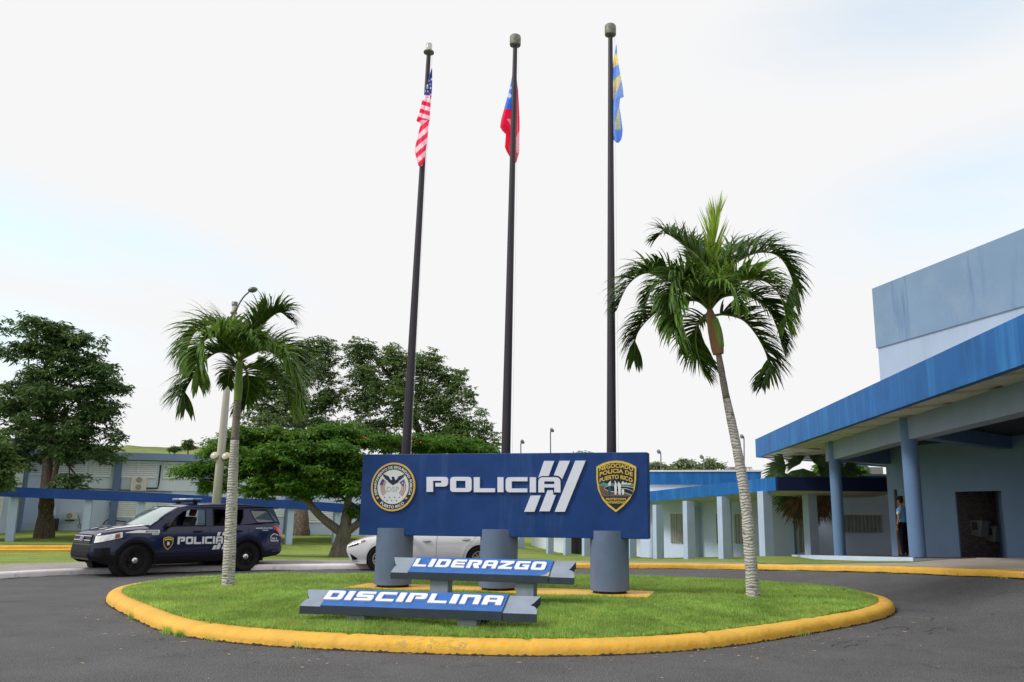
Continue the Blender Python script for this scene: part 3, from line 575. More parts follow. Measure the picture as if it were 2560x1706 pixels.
# ================================================================== RIBBON SIGNS
def ribbon(word, label, k, pxs, Yl, Yr, posts, wordpx, sx=720, sy=1370):
    S = lambda p: (sx + p[0] / k, sy + p[1] / k)
    FL = P(*S(pxs['BL']), Yl); F_R = P(*S(pxs['BR']), Yr); zz = (FL.z + F_R.z) / 2; FL.z = F_R.z = zz
    ux = (F_R - FL).normalized(); bk = Vector((-ux.y, ux.x, 0)); bk = bk if bk.y > 0 else -bk
    TL = P(*S(pxs['TL']), Yl + .30); TR = P(*S(pxs['TR']), Yr + .30); rise = (TL.z + TR.z) / 2 - zz
    pl = PL(FL, ux, bk * .31 + Vector((0, 0, rise))); W = (F_R - FL).dot(ux); H = (bk * .31 + Vector((0, 0, rise))).length
    root = thing(word[0], (FL.x, FL.y, .2), label, 'sign')
    th = .085
    mb = MB(); Mt = Matrix([[pl.ux[i], pl.uy[i], pl.n[i], pl.O[i]] for i in range(3)] + [[0, 0, 0, 1]])
    # blue block: sloped face with an upright front edge
    fz = Vector((0, 0, -1)); A = [pl.at(0, 0), pl.at(W, 0), pl.at(W, H), pl.at(0, H)]; dn = Vector((0, 0, -.115)); B_ = [p + dn for p in A]
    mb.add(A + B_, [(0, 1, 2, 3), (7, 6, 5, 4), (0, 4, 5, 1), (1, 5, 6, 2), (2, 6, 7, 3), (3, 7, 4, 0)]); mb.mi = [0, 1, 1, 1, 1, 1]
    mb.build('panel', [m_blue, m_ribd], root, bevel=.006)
    # ribbon tails with swallow ends, a little lower
    def tail(sgn, uo, un, ub, ut):
        d = -.022; pts = [(uo, .0), (ub, .0)]
        n = 8; x_in = un
        for i in range(1, n): t = i / n; pts.append((x_in + (ub - x_in) * math.sqrt(max(0, 1 - t * t)), H * .48 * t))
        for i in range(n + 1): t = i / n; pts.append((x_in + (ut - x_in) * t ** .75, H * (.48 + .52 * t)))
        pts.append((uo, H)); 
        if sgn < 0: pts = pts[::-1]
        top = [pl.at(a, b, d) for a, b in pts]; bot = [p + Vector((0, 0, -.10)) for p in top]; n = len(pts)
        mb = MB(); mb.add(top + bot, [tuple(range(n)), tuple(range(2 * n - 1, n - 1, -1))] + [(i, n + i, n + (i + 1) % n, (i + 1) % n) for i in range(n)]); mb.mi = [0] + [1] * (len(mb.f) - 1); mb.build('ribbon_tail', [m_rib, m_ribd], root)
    hu = lambda p: pl.hit(*S(p))[0]
    tail(-1, -.0, hu(pxs['LN']), hu(pxs['LB']), hu(pxs['LT'])); tail(1, W, hu(pxs['RN']), hu(pxs['RB']), hu(pxs['RT']))
    for a, b, yb in posts:
        u0 = hu((a, pxs['BL'][1] + 20)); u1 = hu((b, pxs['BL'][1] + 20)); lo = pl.at(u0, 0) + bk * .06; hi = pl.at(u1, 0) + bk * .06
        mb = MB(); mb.beam(lo + bk * .09, hi + bk * .09, .18, islz(lo.x, lo.y) - .1, zz - .10); mb.build('post', m_rib, root)
    # letters
    w, bl, br, tl, tr = wordpx; v0 = (pl.hit(*S(bl))[1] + pl.hit(*S(br))[1]) / 2; v1 = (pl.hit(*S(tl))[1] + pl.hit(*S(tr))[1]) / 2
    ua, ub = pl.hit(*S(bl))[0], pl.hit(*S(br))[0]; hh = v1 - v0; nI = w.count('I'); nO = len(w) - nI; gap = .17; iw = .36
    unit = (ub - ua) / (nO + nI * iw + gap * (len(w) - 1)); x = ua
    for ch in w:
        ww = unit * (iw if ch == 'I' else 1); mb = MB()
        o, h_, _ = glyph(ch, unit, hh, unit * (iw if ch == 'I' else .30), hh * .25)
        mb.poly([(a + x, b + v0) for a, b in o], [[(a + x, b + v0) for a, b in q] for q in h_], lambda a, b, h: pl.at(a, b, h), .020); mb.build('letter', m_white, root); x += ww + unit * gap
    return pl, W, H, root
D = dict(BL=(255, 455), BR=(1700, 507), TL=(345, 322), TR=(1748, 372), LN=(168, 388), LB=(80, 462), LT=(150, 330), RN=(1918, 462), RB=(1968, 532), RT=(2000, 398))
ribbon(('ribbon_sign',), 'low blue and grey ribbon shaped sign reading DISCIPLINA, nearest to the kerb', 3.18, D, 11.35, 10.80, [(440, 590, 0), (1345, 1500, 0)], ('DISCIPLINA', (283, 414), (1690, 468), (305, 345), (1705, 392)))
D = dict(BL=(950, 195), BR=(2068, 218), TL=(990, 75), TR=(2100, 92), LN=(860, 130), LB=(810, 190), LT=(840, 72), RN=(2235, 155), RB=(2275, 218), RT=(2290, 97))
pl, W_, H_, rt = ribbon(('ribbon_sign',), 'blue and grey ribbon shaped sign reading LIDERAZGO on two posts, with a chipped corner', 3.18, D, 13.5, 12.85, [(1108, 1252, 0), (1805, 1945, 0)], ('LIDERAZGO', (988, 158), (2040, 180), (1005, 95), (2045, 115)))
mb = MB(); mb.add([pl.at(W_ + .004, .10, .004), pl.at(W_ + .004, -.006, .004), pl.at(W_ - .12, -.006, .004), pl.at(W_ - .05, .03, .004), pl.at(W_ + .004, -.006, -.1), pl.at(W_ - .03, -.006, -.06)], [(3, 1, 0), (3, 2, 1), (2, 5, 4, 1), (0, 1, 4)]); mb.build('chipped_corner', m_chip, rt)
# small grey sensor on the LIDERAZGO sign is left as part of the mound: black garden spotlights
def spotlight(px, py, z, lab, rz):
    p = P(px, py, z); r = thing('garden_spotlight', (p.x, p.y, p.z - .03), lab, 'spotlight', rz=rz)
    mb = MB(); mb.lathe([(.0, 0), (.04, 0), (.05, .02), (.055, .09), (.045, .10), (.0, .09)], 16, Matrix.Translation((0, 0, .03)) @ Matrix.Rotation(R_(70), 4, 'X') @ Matrix.Translation((0, 0, -.05))); mb.build('housing', m_blackp, r, smooth=True, world=False)
    mb = MB(); mb.tube([(0, 0, -.08), (0, 0, .05)], .012, 6); mb.build('spike', m_blackp, r, world=False)
m_blackp = M('black_plastic', (.016, .016, .018), .5)
spotlight(916, 1537, 11.5, 'small black spotlight in the grass by the left foot of the DISCIPLINA sign', .4)
spotlight(1212, 1551, 11.2, 'small black spotlight in the grass by the right foot of the DISCIPLINA sign', -.3)
# ================================================================== FLAGPOLES AND FLAGS
def pole(bx, tx, ty, label, can, wb=.10, wt=.045):
    Yb = (c1.y + (c3.y - c1.y) * (bx - 985) / 539) + .30; b = P(bx, 1132, Yb); b.z = .2; t = P(tx, ty, Yb)
    r = thing('flagpole', tuple(b), label, 'flagpole', 'flagpoles behind the sign')
    mb = MB(); mb.tube([b.lerp(t, k / 6) for k in range(7)], [wb + (wt - wb) * (k / 6) for k in range(7)], 14); mb.build('pole', m_bronze, r, smooth=True, auto=R_(60))
    T = Matrix.Translation(t)
    if can: 
        mb = MB(); mb.lathe([(.03, -.06), (.11, -.02), (.115, .0), (.115, .17), (.10, .195), (0, .20)], 20, T); mb.build('cap', m_galv, r, smooth=True, auto=R_(40))
    else:
        mb = MB(); mb.lathe([(.04, -.04), (.11, 0), (.11, .03), (.05, .05), (0, .05)], 20, T); cp = mb.build('cap', m_galv, r, smooth=True, auto=R_(40))
        mb = MB(); mb.lathe([(.062, .05), (.065, .20), (.05, .22), (0, .22)], 16, T); mb.build('lens', m_clear, cp, smooth=True)
    rp = MB(); o = Vector((.13, -.05, 0)); rp.tube([b + o + Vector((0, 0, 2.1)), t + o + Vector((-.05, 0, -.1))], .0028, 4); rp.build('halyard', m_rope, r)
    return b, t, Yb
pA = pole(1011, 1072, 133, 'bronze flagpole holding the red and white striped flag, with a clear top lamp', False)
pB = pole(1264, 1288, 112, 'middle bronze flagpole, holding the red and blue flag under a can shaped cap', True)
pC = pole(1528, 1526, 86, 'bronze flagpole holding the azure and yellow flag, can shaped cap on top', True)
def flag(name, label, rows, colf, mats, sx, sy, k, Y0, dep, n=84, rows_n=200, seed=0):
    ys = [r[0] for r in rows]; rng = random.Random(seed); ph = rng.uniform(0, 6)
    mb = MB(); Rw = []; cols = []
    for j in range(rows_n + 1):
        y = ys[0] + (ys[-1] - ys[0]) * j / rows_n; xl = inter(ys, [r[1] for r in rows], y); xr = inter(ys, [r[2] for r in rows], y); row = []; t = j / rows_n
        for i in range(n):
            a = 2 * math.pi * i / n; cx = (xl + xr) / 2; hw = (xr - xl) / 2
            u = math.cos(a); rip = 1 + .28 * math.sin(5 * a + ph + 4 * t) + .15 * math.sin(9 * a - 6 * t)
            Y = Y0 + dep * min(1, hw / 30) * math.sin(a) * (.6 + .5 * rip) + .06 * math.sin(u * 4 + 5 * t + ph) * min(1, hw / 30)
            row.append(P(sx + (cx + hw * u) / k, sy + y / k, Y))
            if j < rows_n: cols.append(((cx + hw * math.cos(a + math.pi / n)), y + (ys[-1] - ys[0]) / rows_n / 2, math.sin(a) < 0))
        Rw.append(row)
    mb.grid(Rw, close=True); mb.mi = [colf(*c) for c in cols]
    o = mb.build(name, mats, smooth=True); return o
def us(x, y, front):
    if y < 690 + .1 * (x - 210): 
        for a, b in ((235, 532), (212, 585), (240, 572), (213, 612), (244, 612), (218, 652), (249, 690), (258, 515), (184, 645)):
            if abs(x - a) < 9 and abs(y - b) < 11: return 1
        return 2
    if y < 985 and not (x < 215 and y > 965):
        yy = y - .30 * (x - 110) - 10; 
        if y < 735 and x < 240: return 1
        return 0 if int((yy - 678) // 47) % 2 == 1 else 1
    yy = y + .62 * (x - 100) * 1.4
    return 0 if int((yy - 1000) // 62) % 2 == 1 else 1
o = flag('flag', '', [(400, 257, 264), (500, 225, 265), (600, 200, 263), (680, 176, 258), (740, 155, 252), (850, 130, 243), (960, 94, 236), (972, 92, 234), (1000, 138, 226), (1100, 115, 216), (1200, 90, 208), (1300, 72, 195), (1380, 92, 185), (1440, 108, 165), (1465, 115, 150)], us, [m_red, m_fwhite, m_fblue], 1020, 80, 4.36, pA[2] - .17, .09, seed=1)
tag(o, 'limp flag with red and white stripes and a starred blue canton', 'flag', 'flags hanging from the flagpoles')
def pr(x, y, front):
    if x < 245:
        if y < 885 + (x - 180) * .0:
            if abs(x - 190) + abs(y - 740) * .9 < 28 and x > 165: return 1
            if abs(x - 203) < 10 and abs(y - 655) < 16 - abs(x - 203): return 1
            return 2
        if 990 < y < 1060 and x > 155 + (y - 990) * .7 and x < 215: return 1
        return 0
    if y > 1120 + (295 - x) * 1.6 and x > 262 + (y - 1120) * .02 and y < 1360: return 1 if (x - 250) * .8 + y * .35 > 430 else 0
    return 0
o = flag('flag', '', [(480, 228, 252), (550, 214, 270), (600, 205, 274), (700, 183, 286), (800, 155, 292), (880, 133, 296), (1000, 100, 301), (1080, 88, 301), (1120, 110, 301), (1160, 150, 300), (1300, 140, 299), (1350, 160, 297), (1400, 190, 285), (1470, 245, 264)], pr, [m_red, m_fwhite, m_prblue], 1230, 70, 4.36, pB[2] + .18, .10, seed=2)
tag(o, 'limp red and blue flag with a white star, hanging half behind its pole', 'flag', 'flags hanging from the flagpoles')
def az(x, y, front):
    c = (x - 200) / 50
    if 780 < y < 955 and x < 180 and int(y // 14) % 3: return 2
    if y > 940 and x > 205 and y < 1240 and x > 262 - (y - 940) * .25 and x < 240 + (y - 940) * .11: return 1
    e = [415, 560 - 38 * c, 700 - 55 * c, 900 - 135 * c + (120 if c < -.3 else 0)]
    return 0 if y < e[0] else 1 if y < e[1] else 0 if y < e[2] else 1 if y < e[3] else 0
o = flag('flag', '', [(318, 218, 225), (410, 205, 231), (530, 181, 246), (650, 172, 268), (770, 163, 290), (885, 156, 303), (900, 155, 262), (1000, 152, 254), (1080, 152, 270), (1240, 158, 291), (1300, 165, 287), (1350, 190, 275), (1384, 225, 247)], az, [m_azul, m_yel, m_red], 1490, 40, 4.36, pC[2] + .10, .09, seed=3)
tag(o, 'limp azure and yellow striped flag hanging right of its pole', 'flag', 'flags hanging from the flagpoles')

# dry leaves and bits of straw on the road and in the grass
m_litter = M('dry_litter', (.36, .25, .13), .8, var=.3, island=.5)
gl = random.Random(31); V = []
while len(V) < 420:
    if gl.random() < .55: a = gl.uniform(3.3, 6.1); q = orad(a) + abs(gl.gauss(.05, .5)); x, y = IC.x + q * math.cos(a), IC.y + q * math.sin(a); z = roadz(x, y) + .008
    elif gl.random() < .5: x, y = gl.uniform(-7, 7), gl.uniform(6.5, 14); z = roadz(x, y) + .008
    else: a = gl.uniform(0, 6.28); q = orad(a) * math.sqrt(gl.random()) * .94; x, y = IC.x + q * math.cos(a), IC.y + q * math.sin(a); z = islz(x, y) + .03
    v = Vector((x, y, 0)) - IC
    if z < .13 and v.length < orad(math.atan2(v.y, v.x)) + .02: continue
    t = gl.uniform(0, 6.28); L, wd = gl.uniform(.012, .05), gl.uniform(.003, .009); d = Vector((math.cos(t), math.sin(t), 0)); n = Vector((-d.y, d.x, 0)); p = Vector((x, y, z))
    V.append([tuple(p - d * L), tuple(p + n * wd + Vector((0, 0, .004))), tuple(p + d * L), tuple(p - n * wd)])
tag(quads_np('leaf_litter', np.array(V), m_litter), kind='stuff', cat='leaf litter', label='dry straw and leaf bits scattered on the road and lawn')
# ================================================================== BUILDINGS
m_wall = M('wall_blue_grey', (.22, .335, .53), .75, var=.06, scale=.8, bump=.15, bscale=60, streak=((.33, .43, .54), .35, 1.1, .55, .75))
m_wallb = M('wall_pale_blue', (.57, .67, .88), .75, var=.06, scale=.7, bump=.15, bscale=60, streak=((.46, .56, .64), .4, 1.3, .55, .75))
m_wallc = M('wall_pale_grey', (.67, .74, .84), .8, var=.05, scale=.6, streak=((.30, .38, .42), .35, 1.2, .56, .78))
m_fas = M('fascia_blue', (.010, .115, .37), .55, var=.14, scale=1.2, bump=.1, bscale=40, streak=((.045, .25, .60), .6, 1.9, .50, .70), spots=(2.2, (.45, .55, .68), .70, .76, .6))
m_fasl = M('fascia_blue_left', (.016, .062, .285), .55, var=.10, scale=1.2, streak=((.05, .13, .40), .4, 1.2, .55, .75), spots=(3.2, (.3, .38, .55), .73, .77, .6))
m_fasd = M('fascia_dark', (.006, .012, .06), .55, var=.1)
m_cop = M('coping_white', (.66, .66, .68), .7, var=.06)
m_soff = M('soffit', (.60, .585, .54), .85, var=.08, scale=1.5, spots=(1.5, (.40, .37, .32), .58, .72, .5))
m_upper = M('hall_wall', (.18, .275, .42), .7, var=.05, scale=.5, streak=((.09, .16, .32), .7, 1.9, .57, .70), spots=(.6, (.25, .33, .43), .5, .7, .5))
m_upper2 = M('hall_wall_light', (.34, .425, .58), .7, var=.05, scale=.6, streak=((.26, .34, .45), .5, 1.5, .55, .72))
m_beam = M('beam_grey_blue', (.26, .33, .44), .65, var=.06, scale=1.2)
m_col = M('column_blue', (.125, .215, .385), .6, var=.06, scale=1.2, bump=.1, bscale=70)
m_cold = M('column_pale', (.41, .50, .68), .7, var=.07, scale=1.4, streak=((.36, .45, .50), .35, 3, .55, .75))
m_roofg = M('roof_edge_grey', (.20, .28, .42), .75, var=.10, scale=.8, streak=((.30, .36, .42), .4, 1.5, .55, .75))
m_pil = M('pilaster_slate', (.13, .19, .32), .75, var=.07)
m_louv = M('louvre_white', (.80, .84, .84), .5, var=.05)
m_metal = M('shutter_metal', (.34, .36, .36), .45, metal=.3, var=.18, scale=3, vs=(6, 6, .3))
m_dark = M('interior_dark', (.010, .012, .018), .8)
m_fl = M('floor_brown', (.14, .095, .08), .7, var=.15)
m_brick = M('brick', (.36, .27, .25), .85, var=.45, scale=6, vs=(.7, .7, 3.2), bump=.6, bscale=22, spots=(13, (.5, .42, .38), .58, .72, .7))
m_ac = M('ac_white', (.62, .60, .55), .5, var=.05); m_acd = M('ac_grille', (.16, .155, .14), .5)
m_tube = M('pipe_dark', (.03, .035, .04), .6); m_greyb = M('far_building_grey', (.20, .20, .23), .8, var=.08)
m_steel = M('fountain_steel', (.50, .54, .50), .4, metal=.3, var=.1); m_door = M('door_taupe', (.23, .18, .16), .6, var=.08)
def V2(p): return Vector((p[0], p[1]))
# ---------------- covered walkway on the right
tw = thing('covered_walkway', (7.5, 36, -.2), 'covered walkway with sloping blue roof edge and square pale columns right of the sign', 'walkway')
cL = [(1906, 33.), (1802, 36.), (1714, 38.95), (1637, 42.), (1570, 45.), (1513, 48.), (1457, 51.3), (1410, 54.5), (1367, 57.8), (1295, 62.5)]
e_ = Vector((-.342, .94, 0)); s_ = Vector((.94, .342, 0))
Ct, Cb = P(1942, 1193, 32.3), P(1942, 1226, 32.3); Dt, Db = P(1622, 1242, 43.3), P(1622, 1267, 43.3)
def wz(y, top): a, b = ((Ct.z, Dt.z) if top else (Cb.z, Db.z)); return a + (b - a) * min(1.6, (y - 32.3) / 11.)
od = (V2(Dt) - V2(Ct)).normalized(); F0 = V2(Ct); F1 = F0 + od * 33; s2 = Vector((-od.y, od.x)); s2 = s2 if s2.x > 0 else -s2
pl_ = [F0, F1, F1 + s2 * 3.2, F0 + od * 3.4 + s2 * 3.2, Vector((13.4, F0.y + 3.6)), Vector((13.4, F0.y + .1))]
mb = MB(); mb.prism([tuple(p) for p in pl_][::-1], lambda x, y: wz(max(32.3, y), 0) + (.02 if y < 36 else 0), lambda x, y: wz(max(32.3, y), 1) - .03); mb.build('roof', m_soff, tw)
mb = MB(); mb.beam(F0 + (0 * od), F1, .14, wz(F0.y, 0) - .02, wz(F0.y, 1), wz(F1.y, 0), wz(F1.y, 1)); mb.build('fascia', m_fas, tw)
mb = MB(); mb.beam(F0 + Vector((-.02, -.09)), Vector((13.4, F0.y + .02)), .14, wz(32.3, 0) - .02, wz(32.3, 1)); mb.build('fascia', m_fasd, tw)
mb = MB(); a, b = F0 + s2 * .3, F1 + s2 * .3
for i, (px, Y) in enumerate(cL):
    p = P(px, 1388, Y); base = V2(p) + Vector((.17, .1)) * 1.2; by = {0: 1389, 1: 1390, 2: 1391, 3: 1392}.get(i, 1392)
    zb_ = P(px, by, Y).z - .25; mb = MB(); mb.beam(base - V2(e_) * .2, base + V2(e_) * .2, .40, zb_, wz(base.y, 0) + .02); mb.build('column', m_cold, tw)
for px, Y in ((1655, 45.5), (1733, 42.5), (1818, 39.3)):
    p = P(px, 1380, Y); mb = MB(); b0 = V2(p); mb.beam(b0 - V2(e_) * .2, b0 + V2(e_) * .2, .40, -1.4, wz(b0.y, 0) + .05); mb.build('column', m_cold, tw)
p = P(2020, 1383, 34.4); b0 = V2(p) + Vector((.2, .1)); mb = MB(); mb.beam(b0 - V2(e_) * .2, b0 + V2(e_) * .2, .42, -.5, wz(32.4, 0) + .05); mb.build('column', m_cold, tw)
# ---------------- louvres
def shutters(pl, x0, y0, x1, y1, parent, vertical=True, mat=None, name='window', depth=.05):
    u0, v1 = pl.hit(x0, y0); u1, _ = pl.hit(x1, (y0 + y1) / 2); v0 = pl.hit((x0 + x1) / 2, y1)[1]; v1 = pl.hit((x0 + x1) / 2, y0)[1]
    mb = MB(); mb.k = 0
    if vertical:                         # storm shutter of folded metal
        n = max(3, int((u1 - u0) / .16)); rows = [[], []]
        for i in range(n * 4 + 1):
            u = u0 + (u1 - u0) * i / (n * 4); h = (.02, .02, .075, .075)[i % 4]
            rows[0].append(pl.at(u, v0, h)); rows[1].append(pl.at(u, v1, h))
        mb.grid(rows); o = mb.build(name, mat or m_metal, parent)
        mb = MB(); mb.poly(rect(u0 - .04, v1, u1 + .04, v1 + .09), [], lambda a, b, h: pl.at(a, b, h + .0), .11); mb.build('rail', m_cop, o)
    else:
        mb.poly(rect(u0, v0, u1, v1), [], lambda a, b, h: pl.at(a, b, .012)); o = mb.build(name, m_roofg, parent)
        mb = MB(); n = max(4, int((v1 - v0) / .13))
        for i in range(n):
            v = v0 + (v1 - v0) * (i + .08) / n; vv = v0 + (v1 - v0) * (i + .95) / n
            mb.add([pl.at(u0 + .02, v, .075), pl.at(u1 - .02, v, .075), pl.at(u1 - .02, vv, .025), pl.at(u0 + .02, vv, .025)], [(0, 1, 2, 3)])
        mb.build('louvres', mat or m_louv, o)
        mb = MB(); k = max(1, round((u1 - u0) / 1.3))
        for i in range(k + 1):
            u = u0 + (u1 - u0) * i / k; mb.poly(rect(u - .025, v0, u + .025, v1), [], lambda a, b, h: pl.at(a, b, h), .09)
        for v in (v0, v1): mb.poly(rect(u0, v - .03, u1, v + .03), [], lambda a, b, h: pl.at(a, b, h), .092)
        mb.build('frame', m_louv, o)
    return o
def plane_px(xa, Ya, xb, Yb): a = P(xa, 1280, Ya); b = P(xb, 1280, Yb); a.z = b.z = 0; return PL(a, b - a, (0, 0, 1)), (b - a).length
def wallbox(pl, u0, u1, z0, z1, dep, mats, parent, name='wall', front=0.):
    mb = MB(); f = lambda u, z, h: pl.at(u, z, h); v = [f(u0, z0, front), f(u1, z0, front), f(u1, z0, -dep), f(u0, z0, -dep), f(u0, z1, front), f(u1, z1, front), f(u1, z1, -dep), f(u0, z1, -dep)]
    mb.add(v, [(3, 2, 1, 0), (4, 5, 6, 7), (0, 1, 5, 4), (1, 2, 6, 5), (2, 3, 7, 6), (3, 0, 4, 7)]); return mb.build(name, mats, parent)
# ---------------- low building behind the walkway
plA, WA = plane_px(1560, 51, 1901, 49.5)
A = thing('low_building', tuple(plA.O), 'long low pale blue building with a blue roof band behind the covered walkway', 'building')
zt = plA.hit(1760, 1180)[1]; zb1 = plA.hit(1760, 1211.5)[1]
wallbox(plA, 0, WA, -2, zb1, 14, m_wallb, A); wallbox(plA, 0, WA + .12, zb1, zt, 14.2, m_fas, A, 'roof_band', .12); wallbox(plA, -.05, WA + .2, zt, zt + .10, 14.3, m_cop, A, 'coping', .18)
plA2, WA2 = plane_px(1600, 46.5, 1906, 39.3)
wallbox(plA2, 0, WA2, -2, 2.2, 1.5, m_wallb, A)
for r in ((1676, 1285, 1712, 1358), (1790, 1285, 1806, 1359), (1834, 1286, 1858, 1359)): shutters(plA2, *r, A)
mb = MB(); u, v = plA2.hit(1711, 1333); mb.poly(rect(u - .1, v - .42, u + .35, v + .1), [], lambda a, b, h: plA2.at(a, b, h), .35); 
acw = mb.build('window_unit', m_acd); tag(acw, 'small dark window air conditioner between two walkway columns', 'air conditioner')
# wing behind the far end of the walkway, seen below the sign
plW, WW = plane_px(1330, 68, 1600, 49.2)
Wg = thing('walkway_wing', tuple(plW.O), 'pale wall with a dark doorway seen below the sign behind the far columns', 'building')
wallbox(plW, 0, WW, -2.4, 1.6, 3, m_wallc, Wg)
u0, u1 = plW.hit(1427, 1350)[0], plW.hit(1458, 1350)[0]; wallbox(plW, u0, u1, -2.2, 1.0, .1, m_dark, Wg, 'door', .02)
# roof cabin
plC, WC = plane_px(1829, 56, 1884, 56); Cb_ = thing('roof_cabin', tuple(plC.at(0, 3.6)), 'small grey rooftop cabin with two pale window panes', 'cabin')
za, zb_ = plC.hit(1855, 1186)[1], plC.hit(1855, 1168)[1]; wallbox(plC, 0, WC, za - .3, zb_, 1.6, m_greyb, Cb_); 
for xa, xb in ((1867, 1873), (1875, 1881)): wallbox(plC, plC.hit(xa, 1175)[0], plC.hit(xb, 1175)[0], plC.hit(1870, 1178)[1], plC.hit(1870, 1170)[1], .05, m_cop, Cb_, 'window', .03)
# ---------------- low building right of it
plB, WB = plane_px(1925, 38.5, 2262, 37.5)
B = thing('low_building', tuple(plB.O), 'pale blue building with blue top band seen between the big columns', 'building')
zt = plB.hit(2160, 1191)[1]; zb1 = plB.hit(2160, 1222.5)[1]
wallbox(plB, 0, WB, -1, zb1, 7, m_wallb, B); wallbox(plB, -.0, WB, zb1, zt, 7.1, m_fas, B, 'roof_band', .10); wallbox(plB, -.05, WB, zt, zt + .09, 7.2, m_cop, B, 'coping', .16)
shutters(plB, 2100, 1288, 2206, 1332, B); u0, u1 = plB.hit(1985, 1340)[0], plB.hit(1990, 1340)[0]; wallbox(plB, u0, u1, -1, zb1 - .4, .1, m_pil, B, 'recess', .03)
shutters(plB, 1990, 1299, 2019, 1381, B, name='door')
plF, WF = plane_px(2124, 80, 2215, 80); Fb = thing('far_building', tuple(plF.O), 'grey flat roofed building in the distance under the canopy edge', 'building')
wallbox(plF, 0, WF, -1, plF.hit(2160, 1168)[1], 6, m_greyb, Fb); wallbox(plF, plF.hit(2146, 1190)[0], plF.hit(2152, 1190)[0], plF.hit(2150, 1191)[1], plF.hit(2150, 1188)[1], .1, m_cop, Fb, 'window', .05)
# ---------------- entrance hall with canopy
ZB = 4.05
def flz(x, y): return .24 + max(-.6, min(.36, (28.9 - y) * .044))
Hh = thing('entrance_hall', (9, 26, .3), 'large blue academy hall with a deep blue edged canopy on thick columns', 'building')
cA = G(1896, 1143, ZB); cB = G(2560, 912, ZB); fd = (V2(cB) - V2(cA)).normalized(); ztop = (P(1893, 1099, cA.y).z + P(2560, 794, cB.y).z) / 2
cFar = V2(cA) + fd * 34; cC = G(2067, 1156, ZB); cE = V2(cA) + (V2(cC) - V2(cA)) * 3.2
D1 = V2(P(2393, 1300, 27.6)); D2 = V2(P(2510, 1300, 25.9)); wd_ = (D2 - D1).normalized(); wn = Vector((wd_.y, -wd_.x)); wn = wn if wn.x < 0 else -wn
def along(px):                           # distance along the door wall at this column of the picture
    d = ray(px, 1300); k = d.x / d.y; return (D1.x - k * D1.y) / (k * wd_.y - wd_.x)
wl0 = along(2224); W0 = D1 + wd_ * wl0; W1 = D1 + wd_ * 22
can = [tuple(V2(cA)), tuple(cFar), tuple(cFar + Vector((16, 0))), tuple(cE + Vector((8, -6))), tuple(cE)]
mb = MB(); mb.prism(can, ZB + .07, ztop - .02); slab = mb.build('canopy', m_soff, Hh)
mb = MB()
for a, b in ((V2(cA), cFar), (cE, V2(cA))): 
    n = (b - a).normalized(); mb.beam(a - n * .07, b + n * .07, .16, ZB - .02, ztop)
mb.build('fascia', m_fas, slab)
mb = MB(); sd = Vector((-fd.y, fd.x)); sd = sd if sd.x > 0 else -sd       # waffle ribs
d1 = (fd + sd).normalized(); d2 = (fd - sd).normalized()
def clipline(p, d):                      # keep the part of the rib inside the canopy outline
    ts = []
    for i in range(len(can)):
        a, b = Vector(can[i]), Vector(can[(i + 1) % len(can)]); e = b - a; den = d.x * e.y - d.y * e.x
        if abs(den) < 1e-9: continue
        t = ((a.x - p.x) * e.y - (a.y - p.y) * e.x) / den; s = ((a.x - p.x) * d.y - (a.y - p.y) * d.x) / den
        if 0 <= s <= 1: ts.append(t)
    ts.sort(); return ts
for k, dd in ((0, d1), (1, d2)):
    nn = Vector((-dd.y, dd.x))
    for i in range(-20, 30):
        p = V2(cA) + nn * (i * 1.7 + .3); ts = clipline(p, dd)
        if len(ts) >= 2 and ts[-1] - ts[0] > .5: mb.beam(p + dd * (ts[0] + .5), p + dd * (ts[-1] - .5), .62, ZB + .022 - k * .004, ZB + .09)
mb.build('soffit_ribs', m_soff, slab)
# beams and columns
bA = V2(G(2077, 1111, ZB)); bB = V2(G(2560, 962, ZB)); bd = (bB - bA).normalized(); 
zlow = [P(2081, 1155, bA.y).z, P(2256, 1107, 22.2).z, 3.42, 3.42]
def onl(px): d = ray(px, 1300); k = d.x / d.y; t = (bA.x - k * bA.y) / (k * bd.y - bd.x); return t
tt = [onl(2088), onl(2256), onl(2256) + 8, onl(2256) + 16]
mb = MB()
for i in range(3): mb.beam(bA + bd * (tt[i] + (.0)), bA + bd * tt[i + 1], .42, zlow[1] if i else zlow[0], ZB + .02, zlow[1], ZB + .02)
mb.build('beam', m_beam, Hh)
for i, px in enumerate((2106, 2302)):
    t = onl(px); c = bA + bd * t - V2(sd) * .14; z0 = flz(c.x, c.y) - .05; r0_, r1_ = (.245, .235); 
    sc = 1.0 if i else 1.02; wd0 = (28 if i == 0 else 39) / 2066 * c.y; 
    mb = MB(); mb.lathe([(wd0 / 2, z0), (wd0 / 2, ZB + .01)], 36, Matrix.Translation((c.x, c.y, 0))); mb.build('column', m_col, Hh, smooth=True)
mb = MB(); c0 = bA + bd * onl(2100); mb.beam(c0, W0 + wn * -.2, .4, 3.42, ZB + .01); mb.build('beam', m_col, Hh)
mb = MB(); c0 = bA + bd * onl(2288); mb.beam(c0, D1 + wd_ * (along(2288) + 4.), .4, 3.62, ZB + .012); mb.build('beam', m_col, Hh)
mb = MB(); q0, q1 = bA + bd * (tt[0] + .2), bA + bd * tt[3]; pin = [tuple(q0 + V2(sd) * 1.3), tuple(q1 + V2(sd) * 1.3), tuple(q1 + V2(sd) * 14), tuple(W0 + V2(sd) * 5), tuple(W0)]; mb.prism(pin, ZB - .05, ZB - .012); mb.build('bounce_blocker', m_tube, slab)  # dark sheet added under the canopy to cut bounced light on the door wall
